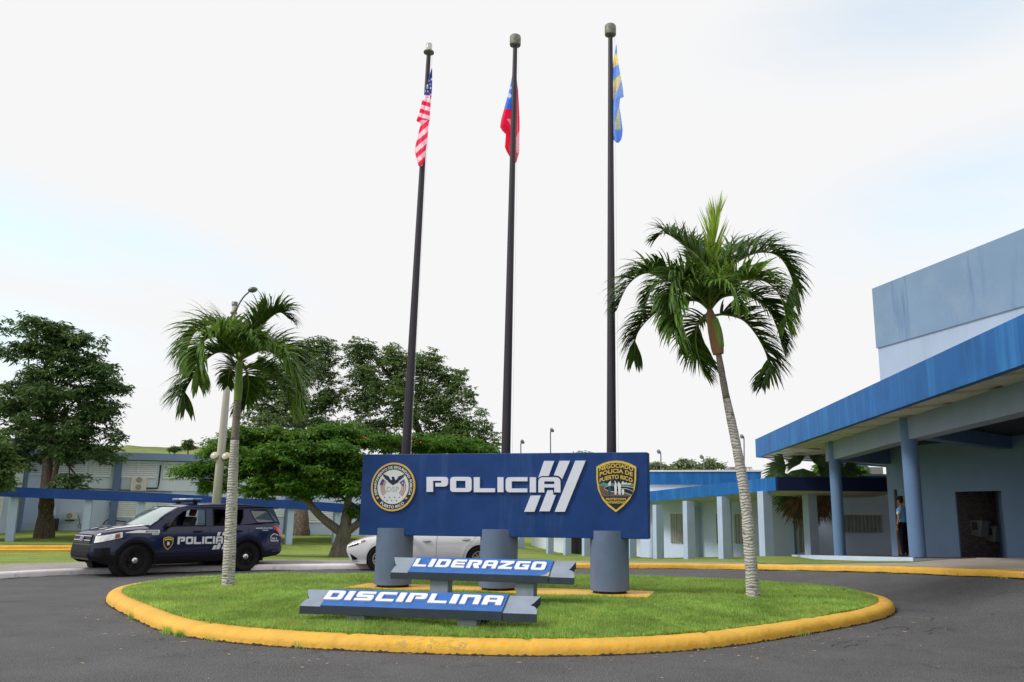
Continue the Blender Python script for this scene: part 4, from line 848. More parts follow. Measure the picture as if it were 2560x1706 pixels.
# door wall with the doorway, drawn as an outline in its own plane
o3 = D1 + wd_ * wl0; plD = PL((o3.x, o3.y, 0), (wd_.x, wd_.y, 0), (0, 0, 1))
if plD.n.x > 0: plD.n = -plD.n
LW = 22 - wl0; a0, a1 = -wl0, -wl0 + (D2 - D1).length; zd = P(2392, 1230, 27.6).z; 
mb = MB(); mb.poly([(0, -.4), (a0, -.4), (a0, zd), (a1, zd), (a1, -.4), (LW, -.4), (LW, ZB + .15), (0, ZB + .15)], [], lambda a, b, h: plD.at(a, b, h - .07), .07); mb.build('wall', m_wall, Hh)
mb = MB(); mb.add([plD.at(-.001, -.4, 0), plD.at(-.001, -.4, -4), plD.at(-.001, ZB + .1, -4), plD.at(-.001, ZB + .1, 0)], [(0, 1, 2, 3)]); mb.build('wall', m_wall, Hh)
bk0 = plD.at(a0 - .5, 0, -.12); dB = Vector((.86, .51, 0)).normalized(); plK = PL(bk0, dB, (0, 0, 1))
if plK.n.y > 0: plK.n = -plK.n
def onK(px): d = ray(px, 1340); t = (bk0 - CAMP).dot(plK.n) / d.dot(plK.n); return (CAMP + d * t - bk0).dot(dB)
kL = onK(2493)
mb = MB(); mb.poly(rect(-.1, -.2, kL, zd + .1), [], lambda a, b, h: plK.at(a, b, h)); mb.build('brick_wall', m_brick, Hh)
mb = MB(); e1 = plK.at(kL, 0); e2 = plD.at(a1 + .02, 0, -.075); mb.add([Vector((e1.x, e1.y, -.2)), Vector((e2.x, e2.y, -.2)), Vector((e2.x, e2.y, zd + .1)), Vector((e1.x, e1.y, zd + .1))], [(0, 1, 2, 3)]); mb.build('niche_wall', m_wall, Hh)
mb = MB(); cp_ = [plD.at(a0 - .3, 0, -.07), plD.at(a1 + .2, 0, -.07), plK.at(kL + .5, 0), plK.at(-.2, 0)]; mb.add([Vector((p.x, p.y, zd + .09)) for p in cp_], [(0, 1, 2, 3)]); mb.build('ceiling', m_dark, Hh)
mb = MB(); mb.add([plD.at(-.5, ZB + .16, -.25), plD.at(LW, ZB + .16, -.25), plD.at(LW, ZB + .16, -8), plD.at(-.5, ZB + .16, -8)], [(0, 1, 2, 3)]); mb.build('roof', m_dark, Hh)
dd0, dd1 = along(2247) - wl0, along(2290) - wl0
mb = MB(); mb.poly(rect(dd0, -.2, dd1, P(2250, 1241, (o3 + wd_ * dd0).y).z), [], lambda a, b, h: plD.at(a, b, h), .05); dr = mb.build('door', m_door, Hh)
mb = MB(); mb.poly(rect(dd0 - .08, -.2, dd0, 2.5), [], lambda a, b, h: plD.at(a, b, h), .07); mb.build('door_frame', m_fl, dr)
# tall block above
uA = V2(P(2190, 800, 33)); ud = Vector((math.sin(R_(16)), -math.cos(R_(16)))); plU = PL((uA.x, uA.y, 0), (ud.x, ud.y, 0), (0, 0, 1)); 
if plU.n.x > 0: plU.n = -plU.n
z1, z2 = P(2182, 722, 33).z, P(2195, 871, 33).z
mb = MB(); mb.poly(rect(0, ZB, 26, z2), [], lambda a, b, h: plU.at(a, b, h - .3), .3); mb.add([plU.at(0, ZB, 0), plU.at(0, ZB, -14), plU.at(0, z2, -14), plU.at(0, z2, 0)], [(0, 1, 2, 3)]); mb.build('upper_wall', m_upper2, Hh)
mb = MB(); mb.poly(rect(-.04, z2, 26, z1), [], lambda a, b, h: plU.at(a, b, h - .4), .46); mb.add([plU.at(-.04, z2, -.3), plU.at(-.04, z2, -14), plU.at(-.04, z1, -14), plU.at(-.04, z1, -.3)], [(0, 1, 2, 3)]); mb.build('upper_wall', m_upper, Hh)
mb = MB(); mb.add([plU.at(-.04, z1 - .02, -.3), plU.at(26, z1 - .02, -.3), plU.at(26, z1 - .02, -14), plU.at(-.04, z1 - .02, -14)], [(0, 1, 2, 3)]); mb.build('roof', m_roofg, Hh)
# floor slab and its pale blue edge
fe = [V2(bA + bd * t) + V2(sd) * -.42 for t in (onl(2080) - 5, onl(2080), onl(2200), onl(2318))] + [V2(G(2440, 1391, .60)), V2(G(2560, 1395, .60)), Vector((16, 18.5)), Vector((26, 12))]
poly = [tuple(p) for p in fe] + [(30, 40), tuple(fe[0] + Vector((4, 3)))]
mb = MB(); mb.prism(poly, lambda x, y: -1.2, flz); mb.build('floor_slab', m_wallb, Hh)
mb = MB(); mb.prism([(p[0] + .03, p[1] + .01) for p in poly], lambda x, y: flz(x, y) - .02, lambda x, y: flz(x, y) + .004); mb.build('floor', m_fl, Hh)
# concrete apron between the kerb and the slab, with a tongue of lawn
sl0 = lambda px, dz: (lambda p: Vector((p.x - .02, p.y, flz(p.x, p.y) + dz)))((bA + bd * onl(px)) + V2(sd) * -.42)
cor = fe[3]; se = lambda t, dz: (lambda p: Vector((p.x, p.y - .02, flz(p.x, p.y) + dz)))(cor.lerp(fe[4], t))
ka = [(1900, 1407.5, .17), (1980, 1409.5, .22), (2060, 1410, .30), (2183, 1407.5, .37)]
inn = [G(*q) for q in ka] + [se(0, -.08) + Vector((-.28, -.25, -.03)), se(.35, -.06), se(.6, -.03), se(1, -.008), Vector((fe[5].x, fe[5].y - .02, .592)), Vector((16, 18.3, .59)), Vector((26, 11.8, .5))]
ka = ka + [(2290, 0, 0), (2360, 0, 0), (2400, 0, 0), (2440, 0, 0), (2560, 0, 0)]
kb = [Vector((p.x, p.y, p.z)) for p in KR if p.x > 4.9]
def resamp(pts, n):
    L = [0]; 
    for a, b in zip(pts[:-1], pts[1:]): L.append(L[-1] + (b - a).length)
    o = []
    for i in range(n): q = L[-1] * i / (n - 1); o.append(Vector([inter(L, [p[k] for p in pts], q) for k in range(3)]))
    return o
kk = [min(range(len(kd)), key=lambda i: abs(kd[i].x / max(kd[i].y, 1) - (q[0] - CX) / FP) + (9 if kd[i].x < 3 else 0)) for q in ka]
outr = [kd[i] + Vector((.05, .17, .146)) for i in kk] + [Vector((15, 6.2, .5)), Vector((26, -.5, .5))]
mb = MB(); rows = [[a.lerp(b, k / 5) for k in range(6)] for a, b in zip(dens(outr, .0001) if 0 else outr, inn)]
fine = []
for r0_, r1_ in zip(rows[:-1], rows[1:]): fine += [[p.lerp(q, k / 6) for p, q in zip(r0_, r1_)] for k in range(6)]
mb.grid(fine + [rows[-1]]); tag(mb.build('forecourt', m_conc, smooth=True), kind='structure')
top = [P(1880, 1391, 33.2), P(1985, 1391.5, 31), sl0(2062, -.15), sl0(2200, -.13), sl0(2312, -.09), se(.35, -.055)]
bot = [G(1880, 1407.5, .167), G(1980, 1409.5, .225), G(2060, 1410, .305), G(2183, 1407.5, .375), inn[4] + Vector((0, 0, .004)), se(.36, -.055)]
tf = [a.lerp(b, k / 6) for a, b in zip(top[:-1], top[1:]) for k in range(6)] + [top[-1]]; bf = [a.lerp(b, k / 6) for a, b in zip(bot[:-1], bot[1:]) for k in range(6)] + [bot[-1]]
mb = MB(); mb.grid([[p.lerp(q, k / 8) + Vector((0, 0, .004)) for p, q in zip(bf, tf)] for k in range(9)]); tag(mb.build('lawn', m_grassfar, smooth=True), kind='structure')
# ---------------- drinking fountains
def fountain(x0, x1, y0, y1, h, lab):
    u0 = None
    d = ray((x0 + x1) / 2, y1); O = bk0; t = (O - CAMP).dot(plK.n) / d.dot(plK.n); p = CAMP + d * t
    r = thing('drinking_fountain', tuple(p), lab, 'drinking fountain', 'drinking fountains', math.atan2(dB.y, dB.x))
    hh = (y1 - y0) / 2066 * p.y; w = .46
    mb = MB(); mb.add([(-w / 2, 0, .06), (w / 2, 0, .06), (w / 2, -.34, .0), (-w / 2, -.34, .0)] + [(-w / 2, 0, hh), (w / 2, 0, hh), (w / 2, -.44, hh), (-w / 2, -.44, hh)], [(0, 1, 2, 3), (7, 6, 5, 4), (0, 4, 5, 1), (1, 5, 6, 2), (2, 6, 7, 3), (3, 7, 4, 0)]); mb.build('cabinet', m_steel, r, world=False, bevel=.015)
    mb = MB(); mb.box((-w / 2 - .02, -.5, hh), (w / 2 + .02, 0, hh + .05)); mb.build('basin', m_acd, r, world=False, bevel=.015)
    for s in (-1, 1): mb = MB(); mb.box((s * w / 2 - .004, -.28, hh * .42), (s * w / 2 + .004, -.08, hh * .9)); mb.build('vent', m_acd, r, world=False)
    mb = MB(); mb.tube([(0, -.1, hh + .05), (0, -.1, hh + .1), (0, -.14, hh + .13)], .015, 8); mb.build('spout', m_cop, r, world=False)
fountain(2417, 2458, 1303, 1342, 0, 'grey drinking fountain on the brick wall, the upper left one of two')
fountain(2452, 2494, 1317, 1355, 0, 'grey drinking fountain on the brick wall, the lower right one of two')
# ================================================================== LEFT SIDE
tl = thing('covered_walkway', (-24, 51, -.4), 'long covered walkway with medium blue roof edge and pale columns left of the sign', 'walkway')
QA, QB = V2(P(0, 1240, 47.5)), V2(P(850, 1280, 56)); qd = (QB - QA).normalized(); qn = Vector((-qd.y, qd.x)); qn = qn if qn.y > 0 else -qn
def qpt(px, off=0):                      # where this column of the picture meets the walkway front line
    d = ray(px, 1280); k = d.x / d.y; A_ = QA + qn * off; t = (A_.x - k * A_.y) / (k * qd.y - qd.x); return A_ + qd * t, t
bt = [(0, 1217, 1242), (400, 1233.4, 1257), (600, 1246, 1269), (735, 1251, 1272.7), (890, 1262, 1285)]
pts_ = [(-400, *[v - 16 for v in (1217, 1242)])] + bt + [(1250, 1284, 1306)]
rows = []
for px, yt, yb in pts_: p, t = qpt(px); rows.append((p, P(px, yt, p.y).z, P(px, yb, p.y).z))
mb = MB(); 
for (a, at_, ab), (b, bt_, bb) in zip(rows[:-1], rows[1:]): mb.beam(a, b, .16, ab, at_, bb, bt_)
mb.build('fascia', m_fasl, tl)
mb = MB(); n = len(rows)
for (a, at_, ab), (b, bt_, bb) in zip(rows[:-1], rows[1:]): mb.beam(a + qn * 1.6, b + qn * 1.6, 3.1, ab + .03, at_ - .03, bb + .03, bt_ - .03)
mb.build('roof', m_soff, tl)
lxs = [p[0] for p in pts_]
def bandbot(px): return inter(lxs, [p[2] for p in pts_], px)
for px, wpx, yb in ((22, 17, 1351), (209, 16, 1353), (343, 16, 1358), (462, 16, 1362), (580, 15, 1368), (720.5, 14.5, 1374), (838, 14, 1377), (940, 13, 1380)):
    p, t = qpt(px, .15); wd0 = wpx / 2066 * p.y * 1.0; mb = MB(); a = p; b = p + qd * wd0; mb.beam(a + qn * .3, b + qn * .3, .60, P(px, yb, p.y).z - .25, P(px, bandbot(px), p.y).z + .05); mb.build('column', m_cold, tl)
# two storey building
plL, WL_ = plane_px(20, 56.5, 930, 64.5)
Lb = thing('academy_building', tuple(plL.O), 'two storey pale blue building with white louvre windows behind the left walkway', 'building')
zr = (plL.hit(300, 1131)[1] + plL.hit(500, 1140)[1]) / 2; zrb = (plL.hit(300, 1148.5)[1] + plL.hit(500, 1157)[1]) / 2
u_ = lambda px: plL.hit(px, 1250)[0]
wallbox(plL, u_(40), u_(930), -2, zrb, 12, m_wallb, Lb); 
wallbox(plL, u_(40), u_(640), zrb, zr, 13, m_roofg, Lb, 'roof_edge', .7)
wallbox(plL, u_(640), u_(960), zrb - .1, zr - .2, 13, m_roofg, Lb, 'roof_edge', .65)
zc = plL.hit(300, 1226)[1]
for a, b in ((64, 277), (299, 397), (397, 499), (521, 712), (734, 900)): wallbox(plL, u_(a), u_(b), zc, zrb - .02, .3, m_wallc, Lb, 'panel', .06)
for a, b in ((279, 297), (500, 520), (713, 733)): wallbox(plL, u_(a), u_(b), -2, zrb, .3, m_pil, Lb, 'pilaster', .35)
sl_ = lambda x, y: y + (x - 345) * .028
plLw = PL(plL.at(0, 0, .06), plL.ux, plL.uy)
for a, b in ((70, 138), (146, 216), (228, 277), (302, 390), (412, 496), (524, 600), (612, 706)): shutters(plLw, a, sl_((a + b) / 2, 1154), b, sl_((a + b) / 2, 1194), Lb, vertical=False)
for a, b, y0, y1 in ((287, 342, 1252, 1293), (366, 388, 1256, 1290), (398, 430, 1256, 1290), (664, 711, 1270, 1291), (770, 826, 1276, 1306)): shutters(plL, a, y0, b, y1, Lb, vertical=False)
# projecting left wing
plP, WP = plane_px(-300, 50.3, 60, 54.5); zt = plP.hit(45, 1097)[1]
wallbox(plP, 0, WP, -2, zt - 1.0, 8, m_wallb, Lb, 'wing'); wallbox(plP, -.1, WP + .1, zt - 1.0, zt, 8.2, m_roofg, Lb, 'roof_edge', .2)
up = lambda px: plP.hit(px, 1250)[0]
wallbox(plP, up(24), up(50), -2, zt - 1, .4, m_wallc, Lb, 'pilaster', .12); wallbox(plP, up(52), up(63), -2, zt - 1, 1, m_pil, Lb, 'pilaster', .10)  # pale box for the lit face, slate for the shaded side: shading by colour
shutters(plP, -60, 1170, 15, 1205, Lb, vertical=False); shutters(plP, -60, 1243, 5, 1290, Lb, vertical=False)
# ---------------- air conditioners, boxes and pipes
def ac(pl, x0, y0, x1, y1, fans, lab, off=.0):
    u0, v1 = pl.hit(x0, y0, off); u1, v0 = pl.hit(x1, y1, off); o = pl.at(u0, v0, off); w = u1 - u0; h = v1 - v0
    r = thing('air_conditioner', tuple(o), lab, 'air conditioner', 'outdoor air conditioner units', math.atan2(pl.ux.y, pl.ux.x))
    mb = MB(); mb.box((0, -.34, 0), (w, -.02, h)); mb.build('housing', m_ac, r, world=False, bevel=.02)
    for i in range(fans):
        cz = h * (i + .5) / fans; R0 = min(h / fans, w) * .40; cx = w * (.5 if fans > 1 else .38); T = Matrix.Translation((cx, -.345, cz)) @ Matrix.Rotation(R_(90), 4, 'X')
        mb = MB(); mb.lathe([(0, 0), (R0, 0), (R0, .012), (0, .012)], 24, T); g = mb.build('fan_grille', m_acd, r, world=False)
        mb = MB(); mb.lathe([(0, .014), (R0 * .2, .018), (0, .03)], 12, T)
        for q in (.45, .7, .95): mb.lathe([(R0 * q - .008, .012), (R0 * q - .008, .022), (R0 * q + .008, .022), (R0 * q + .008, .012)], 24, T)
        mb.build('fan_guard', m_ac, r, world=False)
    if fans == 1: mb = MB(); mb.box((.05, -.36, -.1), (w * .75, 0, -.02)); mb.build('bracket', m_tube, r, world=False)
ac(plL, 332, 1191.5, 365, 1228, 2, 'tall white air conditioner with two fans above the left walkway roof', .4)
ac(plL, 166, 1281, 193, 1299, 1, 'small white air conditioner hung on the ground floor wall', .1)
def pipe(pts, lab, r=.03, mat=None):
    p = [plL.at(*plL.hit(x, y, .12), .12) for x, y in pts]; mb = MB(); mb.tube(p, r, 6); o = mb.build('wall_pipe', mat or m_tube); tag(o, lab, 'pipe', 'pipes on the left building')
pipe([(366, 1221), (394, 1221), (397, 1208), (402, 1163)], 'black pipe rising right of the two fan air conditioner', .05)
pipe([(195, 1290), (200, 1302), (196, 1318), (203, 1322), (200, 1308)], 'thin pipe looping down right of the small air conditioner', .02)
pipe([(153, 1250), (147, 1285), (141, 1307)], 'pale conduit hanging down the wall right of the big tree trunk', .025, m_cop)
pipe([(56, 1307), (98, 1308)], 'horizontal pale conduit on the wall left of the big tree trunk', .02, m_cop)
pipe([(275, 1257), (276, 1295), (262, 1305), (258, 1312)], 'dark pipe bending down the wall left of the shuttered ground floor window', .035)
pipe([(290, 1302), (318, 1305), (330, 1303)], 'short horizontal pipe on the wall below the ground floor window', .04)
pipe([(205, 1221), (275, 1224), (345, 1227), (430, 1231)], 'long dark pipe running along the wall above the left walkway roof', .03)
u0, v1 = plL.hit(128, 1273); u1, v0 = plL.hit(140, 1289); mb = MB(); mb.poly(rect(u0, v0, u1, v1), [], lambda a, b, h: plL.at(a, b, h), .2); tag(mb.build('meter_box', m_wallc), 'pale metal meter box on the wall right of the big tree trunk', 'meter box')
u0, v1 = plL.hit(125, 1297, .5); u1, v0 = plL.hit(141, 1328, .5); mb = MB(); mb.poly(rect(u0, v0, u1, v1), [], lambda a, b, h: plL.at(a, b, h + .1), .45); tag(mb.build('equipment_cabinet', m_tube, bevel=.02), 'dark equipment cabinet against the wall right of the big tree trunk', 'cabinet')
# hill beyond
m_hill = M('hill_grass', (.17, .21, .07), .95, var=.35, scale=.12, bump=.8, bscale=3, spots=(.35, (.06, .12, .02), .5, .7, .7))
mb = MB(); rows = []; rh = random.Random(5)
hx = np.linspace(-500, 1700, 60); hy = [inter([-500, 200, 270, 420, 560, 800, 1100, 1320, 1400, 1700], [1106, 1112, 1116, 1118, 1120, 1135, 1165, 1200, 1262, 1268], x) for x in hx]
for t, Y in ((0, 84), (.45, 100), (.8, 120), (1, 150), (1, 200)):
    rows.append([(lambda q: Vector((q.x, q.y, -1.2 + (q.z + 1.2) * t + rh.uniform(-.25, .25))))(P(x, y, 150) * 1.0 if Y >= 150 else (lambda z: Vector((P(x, y, Y).x, Y, z)))(P(x, y, 150).z)) for x, y in zip(hx, hy)])
mb.grid(rows); tag(mb.build('hill', m_hill, smooth=True), kind='structure')
# ================================================================== TREES
m_bark = M('bark_brown', (.105, .08, .062), .95, var=.35, scale=3, vs=(3, 3, .6), bump=.9, bscale=14, speck=(9, (.24, .21, .18), .58, .72))
m_barkg = M('bark_grey', (.17, .15, .125), .95, var=.3, scale=4, vs=(3, 3, .6), bump=.8, bscale=16)
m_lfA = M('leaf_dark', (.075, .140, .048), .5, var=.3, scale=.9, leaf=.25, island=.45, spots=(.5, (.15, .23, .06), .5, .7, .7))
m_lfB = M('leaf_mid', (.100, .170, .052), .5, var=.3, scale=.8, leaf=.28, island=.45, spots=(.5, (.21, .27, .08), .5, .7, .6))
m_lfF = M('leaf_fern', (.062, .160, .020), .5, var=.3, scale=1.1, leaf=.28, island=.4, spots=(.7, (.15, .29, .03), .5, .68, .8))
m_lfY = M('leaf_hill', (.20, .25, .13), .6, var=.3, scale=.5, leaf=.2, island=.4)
m_flow = M('flower_orange', (.75, .10, .02), .6)
def leaves(name, C, D, Nn, L, Wd, mat, parent, droop=.25):
    n = len(C); S = np.cross(Nn, D); S /= np.linalg.norm(S, axis=1)[:, None] + 1e-9; L = L[:, None]; Wd = Wd[:, None]
    V = np.zeros((n, 4, 3)); dn = np.array([0, 0, -1.]) * droop
    V[:, 0] = C - D * L * .5; V[:, 1] = C + S * Wd * .5 - D * L * .05; V[:, 2] = C + D * L * .5 + dn * L; V[:, 3] = C - S * Wd * .5 - D * L * .05
    return quads_np(name, V, mat, parent)
MULT = 1.9
def crown(name, blobs, per_clump, leafL, mat, parent, clump=.8, flat=.45, seed=1, limb_from=None, limbs=None, density=1., rosette=True, branch_mat=None, br=.05):
    """blobs: (centre, (rx, ry, rz), number of clumps)"""
    g = np.random.default_rng(seed); C = []; D = []; Nn = []; Ls = []; cl = []
    for c, r, nc in blobs:
        for _ in range(int(nc * MULT)):
            v = g.normal(size=3); v /= np.linalg.norm(v); q = g.random() ** .42; p = np.array(c) + v * np.array(r) * q; cl.append((p, np.array(c)))
            cs = clump * .78 * (.4 + 1. * g.random()); k = int(per_clump * density * .62 * (cs / (clump * .7)) ** 1.6)
            ts = max(3, k // 16); a = g.random(ts) * 2 * np.pi; rr = np.sqrt(g.random(ts)) * cs; zz = (g.random(ts) - .5) * 2 * cs * flat
            T0 = p + np.c_[rr * np.cos(a), rr * np.sin(a), zz - (rr / cs) ** 2 * cs * .30 * flat * 2]
            ka = 15; T_ = np.repeat(T0, ka, 0); n_ = len(T_); a2 = g.random(n_) * 2 * np.pi; up_ = g.normal(size=n_) * .32 - .12
            o = np.c_[np.cos(a2), np.sin(a2), up_]; o /= np.linalg.norm(o, axis=1)[:, None]; ll = leafL * (.6 + .8 * g.random(n_))
            C.append(T_ + o * (ll * (.45 + .7 * g.random(n_)))[:, None]); D.append(o)
            nn = np.c_[np.zeros(n_), np.zeros(n_), np.ones(n_)] + g.normal(size=(n_, 3)) * .5; Nn.append(nn); Ls.append(ll)
    C = np.concatenate(C); D = np.concatenate(D); Nn = np.concatenate(Nn); Ls = np.concatenate(Ls)
    leaves(name, C, D, Nn, Ls, Ls * .38, mat, parent)
    return cl
def tree(nm, label, base, trunk_pts, trunk_r, blobs, per, leafL, mat, bark, seed, clump=.8, flat=.45, cat='tree', group=None, nbr=18, forks=None, br=.06):
    r = thing(nm, tuple(base), label, cat, group); mb = MB()
    tp = cr(trunk_pts, 5); n = len(tp); rads = [inter([i / (len(trunk_r) - 1) for i in range(len(trunk_r))], trunk_r, k / (n - 1)) for k in range(n)]
    tp[0] = tp[0] + Vector((0, 0, -1.0)); rj = random.Random(seed); mb.tube(tp, [q * (1 + rj.uniform(-.06, .06)) for q in rads], 12)
    cl = crown('crown', blobs, per, leafL, mat, r, clump, flat, seed)
    starts = forks or [tp[int(n * .7)], tp[-1], tp[int(n * .85)]]
    for c, rad_, nc in blobs:            # a limb from the trunk to every mass of leaves, then twigs
        c = Vector(c); s = min(starts, key=lambda p: (p - c).length + rj.uniform(0, 1.5)); mid = s.lerp(c, .5) + Vector((rj.uniform(-.4, .4), rj.uniform(-.4, .4), -.12 * (c - s).length + .2))
        l = cr([s, mid, c], 6); mb.tube(l, [br * 1.6 - br * 1.1 * k / len(l) for k in range(len(l))], 7)
        near = [Vector(p) for p, cc in cl if (Vector(cc) - c).length < .01]; rj.shuffle(near)
        for p in near[:nbr]:
            s2_ = l[rj.randrange(len(l) // 2, len(l))]; m_ = s2_.lerp(p, .5) + Vector((0, 0, rj.uniform(-.3, .1))); mb.tube(cr([s2_, m_, p], 3), [br * .45, br * .4, br * .35, br * .3, br * .25, br * .2, br * .15][:7], 5, cap=False)
    mb.build('trunk', bark, r, smooth=True); return r
def bl(px, py, Y, rx, rz, nc, ry=None):  # mass of leaves by position, sizes in picture units at that distance
    k = Y / FP; c = P(px, py, Y); return (tuple(c), (rx * k, (ry or rx) * k, rz * k), nc)
# big tree at the left
Y = 51.; b = P(112, 1329, Y)
rt = tree('layered_tree', 'tall dark layered tree with a thick trunk growing through the left walkway roof', b,
     [b + Vector((0, 0, -.3)), P(114, 1290, Y), P(118, 1230, Y), P(118, 1180, Y), P(122, 1100, Y), P(128, 1000, Y), P(132, 900, Y)], [.62, .44, .40, .30, .24, .16, .06],
     [bl(60, 815, Y, 62, 14, 5), bl(130, 815, Y, 45, 20, 6), bl(190, 850, Y, 55, 22, 8), bl(110, 860, Y, 70, 22, 8), bl(50, 875, Y, 50, 12, 4), bl(165, 890, Y, 70, 26, 9), bl(235, 920, Y, 60, 24, 9), bl(120, 930, Y, 90, 26, 11), bl(275, 965, Y, 42, 20, 6), bl(70, 975, Y, 70, 24, 9),
      bl(180, 985, Y, 110, 26, 14), bl(30, 1010, Y, 60, 22, 8), bl(250, 1025, Y, 60, 20, 8), bl(110, 1030, Y, 110, 30, 14), bl(210, 1075, Y, 90, 24, 10), bl(60, 1080, Y, 80, 28, 10), bl(150, 1115, Y, 100, 20, 9), bl(260, 1120, Y, 60, 16, 6), bl(195, 1195, Y, 45, 14, 4), bl(45, 1145, Y, 60, 22, 6), bl(215, 1140, Y, 60, 14, 4)],
     270, .26, m_lfA, m_bark, 3, clump=.74, flat=.62, nbr=4, br=.07)
mb = MB(); mb.tube(cr([P(125, 1235, Y - .1), P(135, 1195, Y - .2), P(150, 1120, Y - .2), P(163, 1010, Y - .1)], 5), [.2, .19, .185, .18, .17, .165, .16, .15, .14, .13, .12, .11, .1, .09, .07, .05], 10); mb.build('limb', m_bark, rt, smooth=True)
# tree at the left edge
Y = 44.; b = P(-40, 1350, Y)
tree('bushy_tree', 'dark bushy tree cut by the left edge of the picture', b, [b, P(-38, 1250, Y), P(-34, 1170, Y)], [.25, .2, .1], [bl(-20, 1120, Y, 40, 40, 12), bl(-45, 1170, Y, 55, 45, 14), bl(2, 1160, Y, 26, 40, 9), bl(-10, 1195, Y, 35, 18, 6), bl(-70, 1100, Y, 50, 40, 8)], 330, .24, m_lfB, m_bark, 5, clump=.55, flat=.6, nbr=2, br=.05)
# two tall trees behind the left walkway
Y = 66.; b = P(752, 1338, 60)
tree('tall_tree', 'tall open crowned tree rising behind the left palm, trunk seen under the walkway roof', b, [b + Vector((0, 0, -.5)), P(752, 1280, 61), P(748, 1180, 63), P(745, 1060, Y), P(750, 950, Y)], [.75, .5, .42, .3, .12],
     [bl(812, 868, Y, 34, 22, 6), bl(740, 880, Y, 50, 26, 9), bl(700, 920, Y, 70, 28, 10), bl(795, 925, Y, 50, 20, 7), bl(650, 970, Y, 50, 30, 8), bl(740, 985, Y, 80, 30, 13), bl(825, 985, Y, 40, 22, 6), bl(660, 1035, Y, 65, 25, 9), bl(760, 1050, Y, 90, 24, 12), bl(800, 1010, Y, 50, 20, 6), bl(690, 870, Y, 30, 12, 3)],
     300, .27, m_lfB, m_bark, 7, clump=.95, flat=.95, nbr=4, br=.08)
b = P(1090, 1330, 67)
tree('tall_tree', 'broad dome shaped tree behind the left flagpole', b, [b, P(1080, 1230, 67), P(1060, 1120, 67), P(1020, 1000, 67)], [.5, .45, .35, .12],
     [bl(920, 868, Y, 40, 14, 5), bl(985, 895, Y, 65, 24, 10), bl(1060, 905, Y, 60, 26, 10), bl(905, 930, Y, 45, 26, 8), bl(1115, 945, Y, 60, 24, 9), bl(1000, 960, Y, 110, 30, 18), bl(900, 1000, Y, 60, 30, 10), bl(1130, 1000, Y, 70, 26, 11), bl(1030, 1030, Y, 110, 30, 18), bl(1170, 1055, Y, 65, 26, 10), bl(930, 1070, Y, 70, 26, 10), bl(1100, 1085, Y, 90, 26, 12), bl(1215, 1105, Y, 40, 20, 6), bl(880, 880, Y, 20, 12, 2)],
     300, .27, m_lfB, m_bark, 9, clump=.95, flat=.95, nbr=4, br=.09)
# fern leaved umbrella tree
Y = 31.; b = P(846, 1392, Y)
fk = P(862, 1330, Y); lf1 = P(800, 1290, Y - .3); lf2 = P(755, 1235, Y - .5); rf1 = P(905, 1300, Y); rf2 = P(950, 1240, Y)
um = tree('umbrella_tree', 'low wide umbrella shaped tree with bright fern like leaves between the car and the sign', b, [b + Vector((0, 0, -.2)), P(850, 1365, Y), fk, P(868, 1270, Y), P(875, 1220, Y)], [.42, .27, .25, .15, .08],
     [bl(x, y, yy, rx, rz, n) for x, y, yy, rx, rz, n in ((640, 1090, 31, 70, 22, 16), (740, 1085, 31.5, 80, 22, 18), (850, 1080, 32, 80, 20, 16), (700, 1140, 30, 90, 30, 20), (800, 1130, 30.5, 90, 32, 22), (600, 1145, 30.5, 60, 24, 12), (560, 1125, 31, 45, 14, 7), (500, 1170, 30.5, 45, 12, 6), (540, 1205, 30.5, 40, 12, 5), (700, 1200, 29.6, 60, 22, 10), (790, 1190, 29.6, 50, 26, 9), (880, 1150, 30, 50, 40, 12), (950, 1100, 32, 80, 18, 14), (1060, 1105, 33, 90, 16, 15), (1160, 1115, 33.5, 80, 16, 12), (885, 1215, 29.8, 22, 20, 5), (640, 1220, 30, 40, 10, 3), (760, 1235, 29.8, 30, 14, 3), (900, 1270, 31, 18, 10, 2), (1215, 1125, 33.5, 40, 10, 4), (650, 1125, 32, 85, 40, 16), (770, 1140, 32, 90, 45, 18), (850, 1175, 31.5, 55, 40, 10), (700, 1165, 31.5, 70, 30, 10), (580, 1110, 32, 60, 22, 8), (760, 1195, 31, 105, 26, 14), (630, 1180, 31, 70, 20, 8), (855, 1212, 31, 48, 22, 7), (690, 1110, 32, 100, 30, 12))],
     340, .155, m_lfF, m_barkg, 11, clump=.50, flat=.42, nbr=3, forks=[lf2, rf2, P(875, 1230, Y), P(820, 1220, Y)], br=.055)
mb = MB(); mb.tube(cr([P(858, 1335, Y), lf1, lf2, P(735, 1190, Y - .6)], 5), [.17, .165, .16, .15, .14, .135, .13, .12, .115, .11, .105, .1, .09, .08, .07, .05], 10); mb.build('limb', m_barkg, um, smooth=True)
mb = MB(); mb.tube(cr([P(860, 1335, Y), rf1, rf2, P(965, 1180, Y)], 5), [.16, .155, .15, .14, .135, .13, .12, .115, .11, .105, .1, .09, .08, .07, .06, .05], 10); mb.build('limb', m_barkg, um, smooth=True)
rf = random.Random(4); mb = MB()
for x, y in ((908, 1092), (915, 1095), (1052, 1106), (1030, 1103)):
    p = P(x, y, 30.5); mb.lathe([(0, .03), (.025, .01), (.03, -.015), (0, -.03)], 6, Matrix.Translation(p))
mb.build('flowers', m_flow, um)
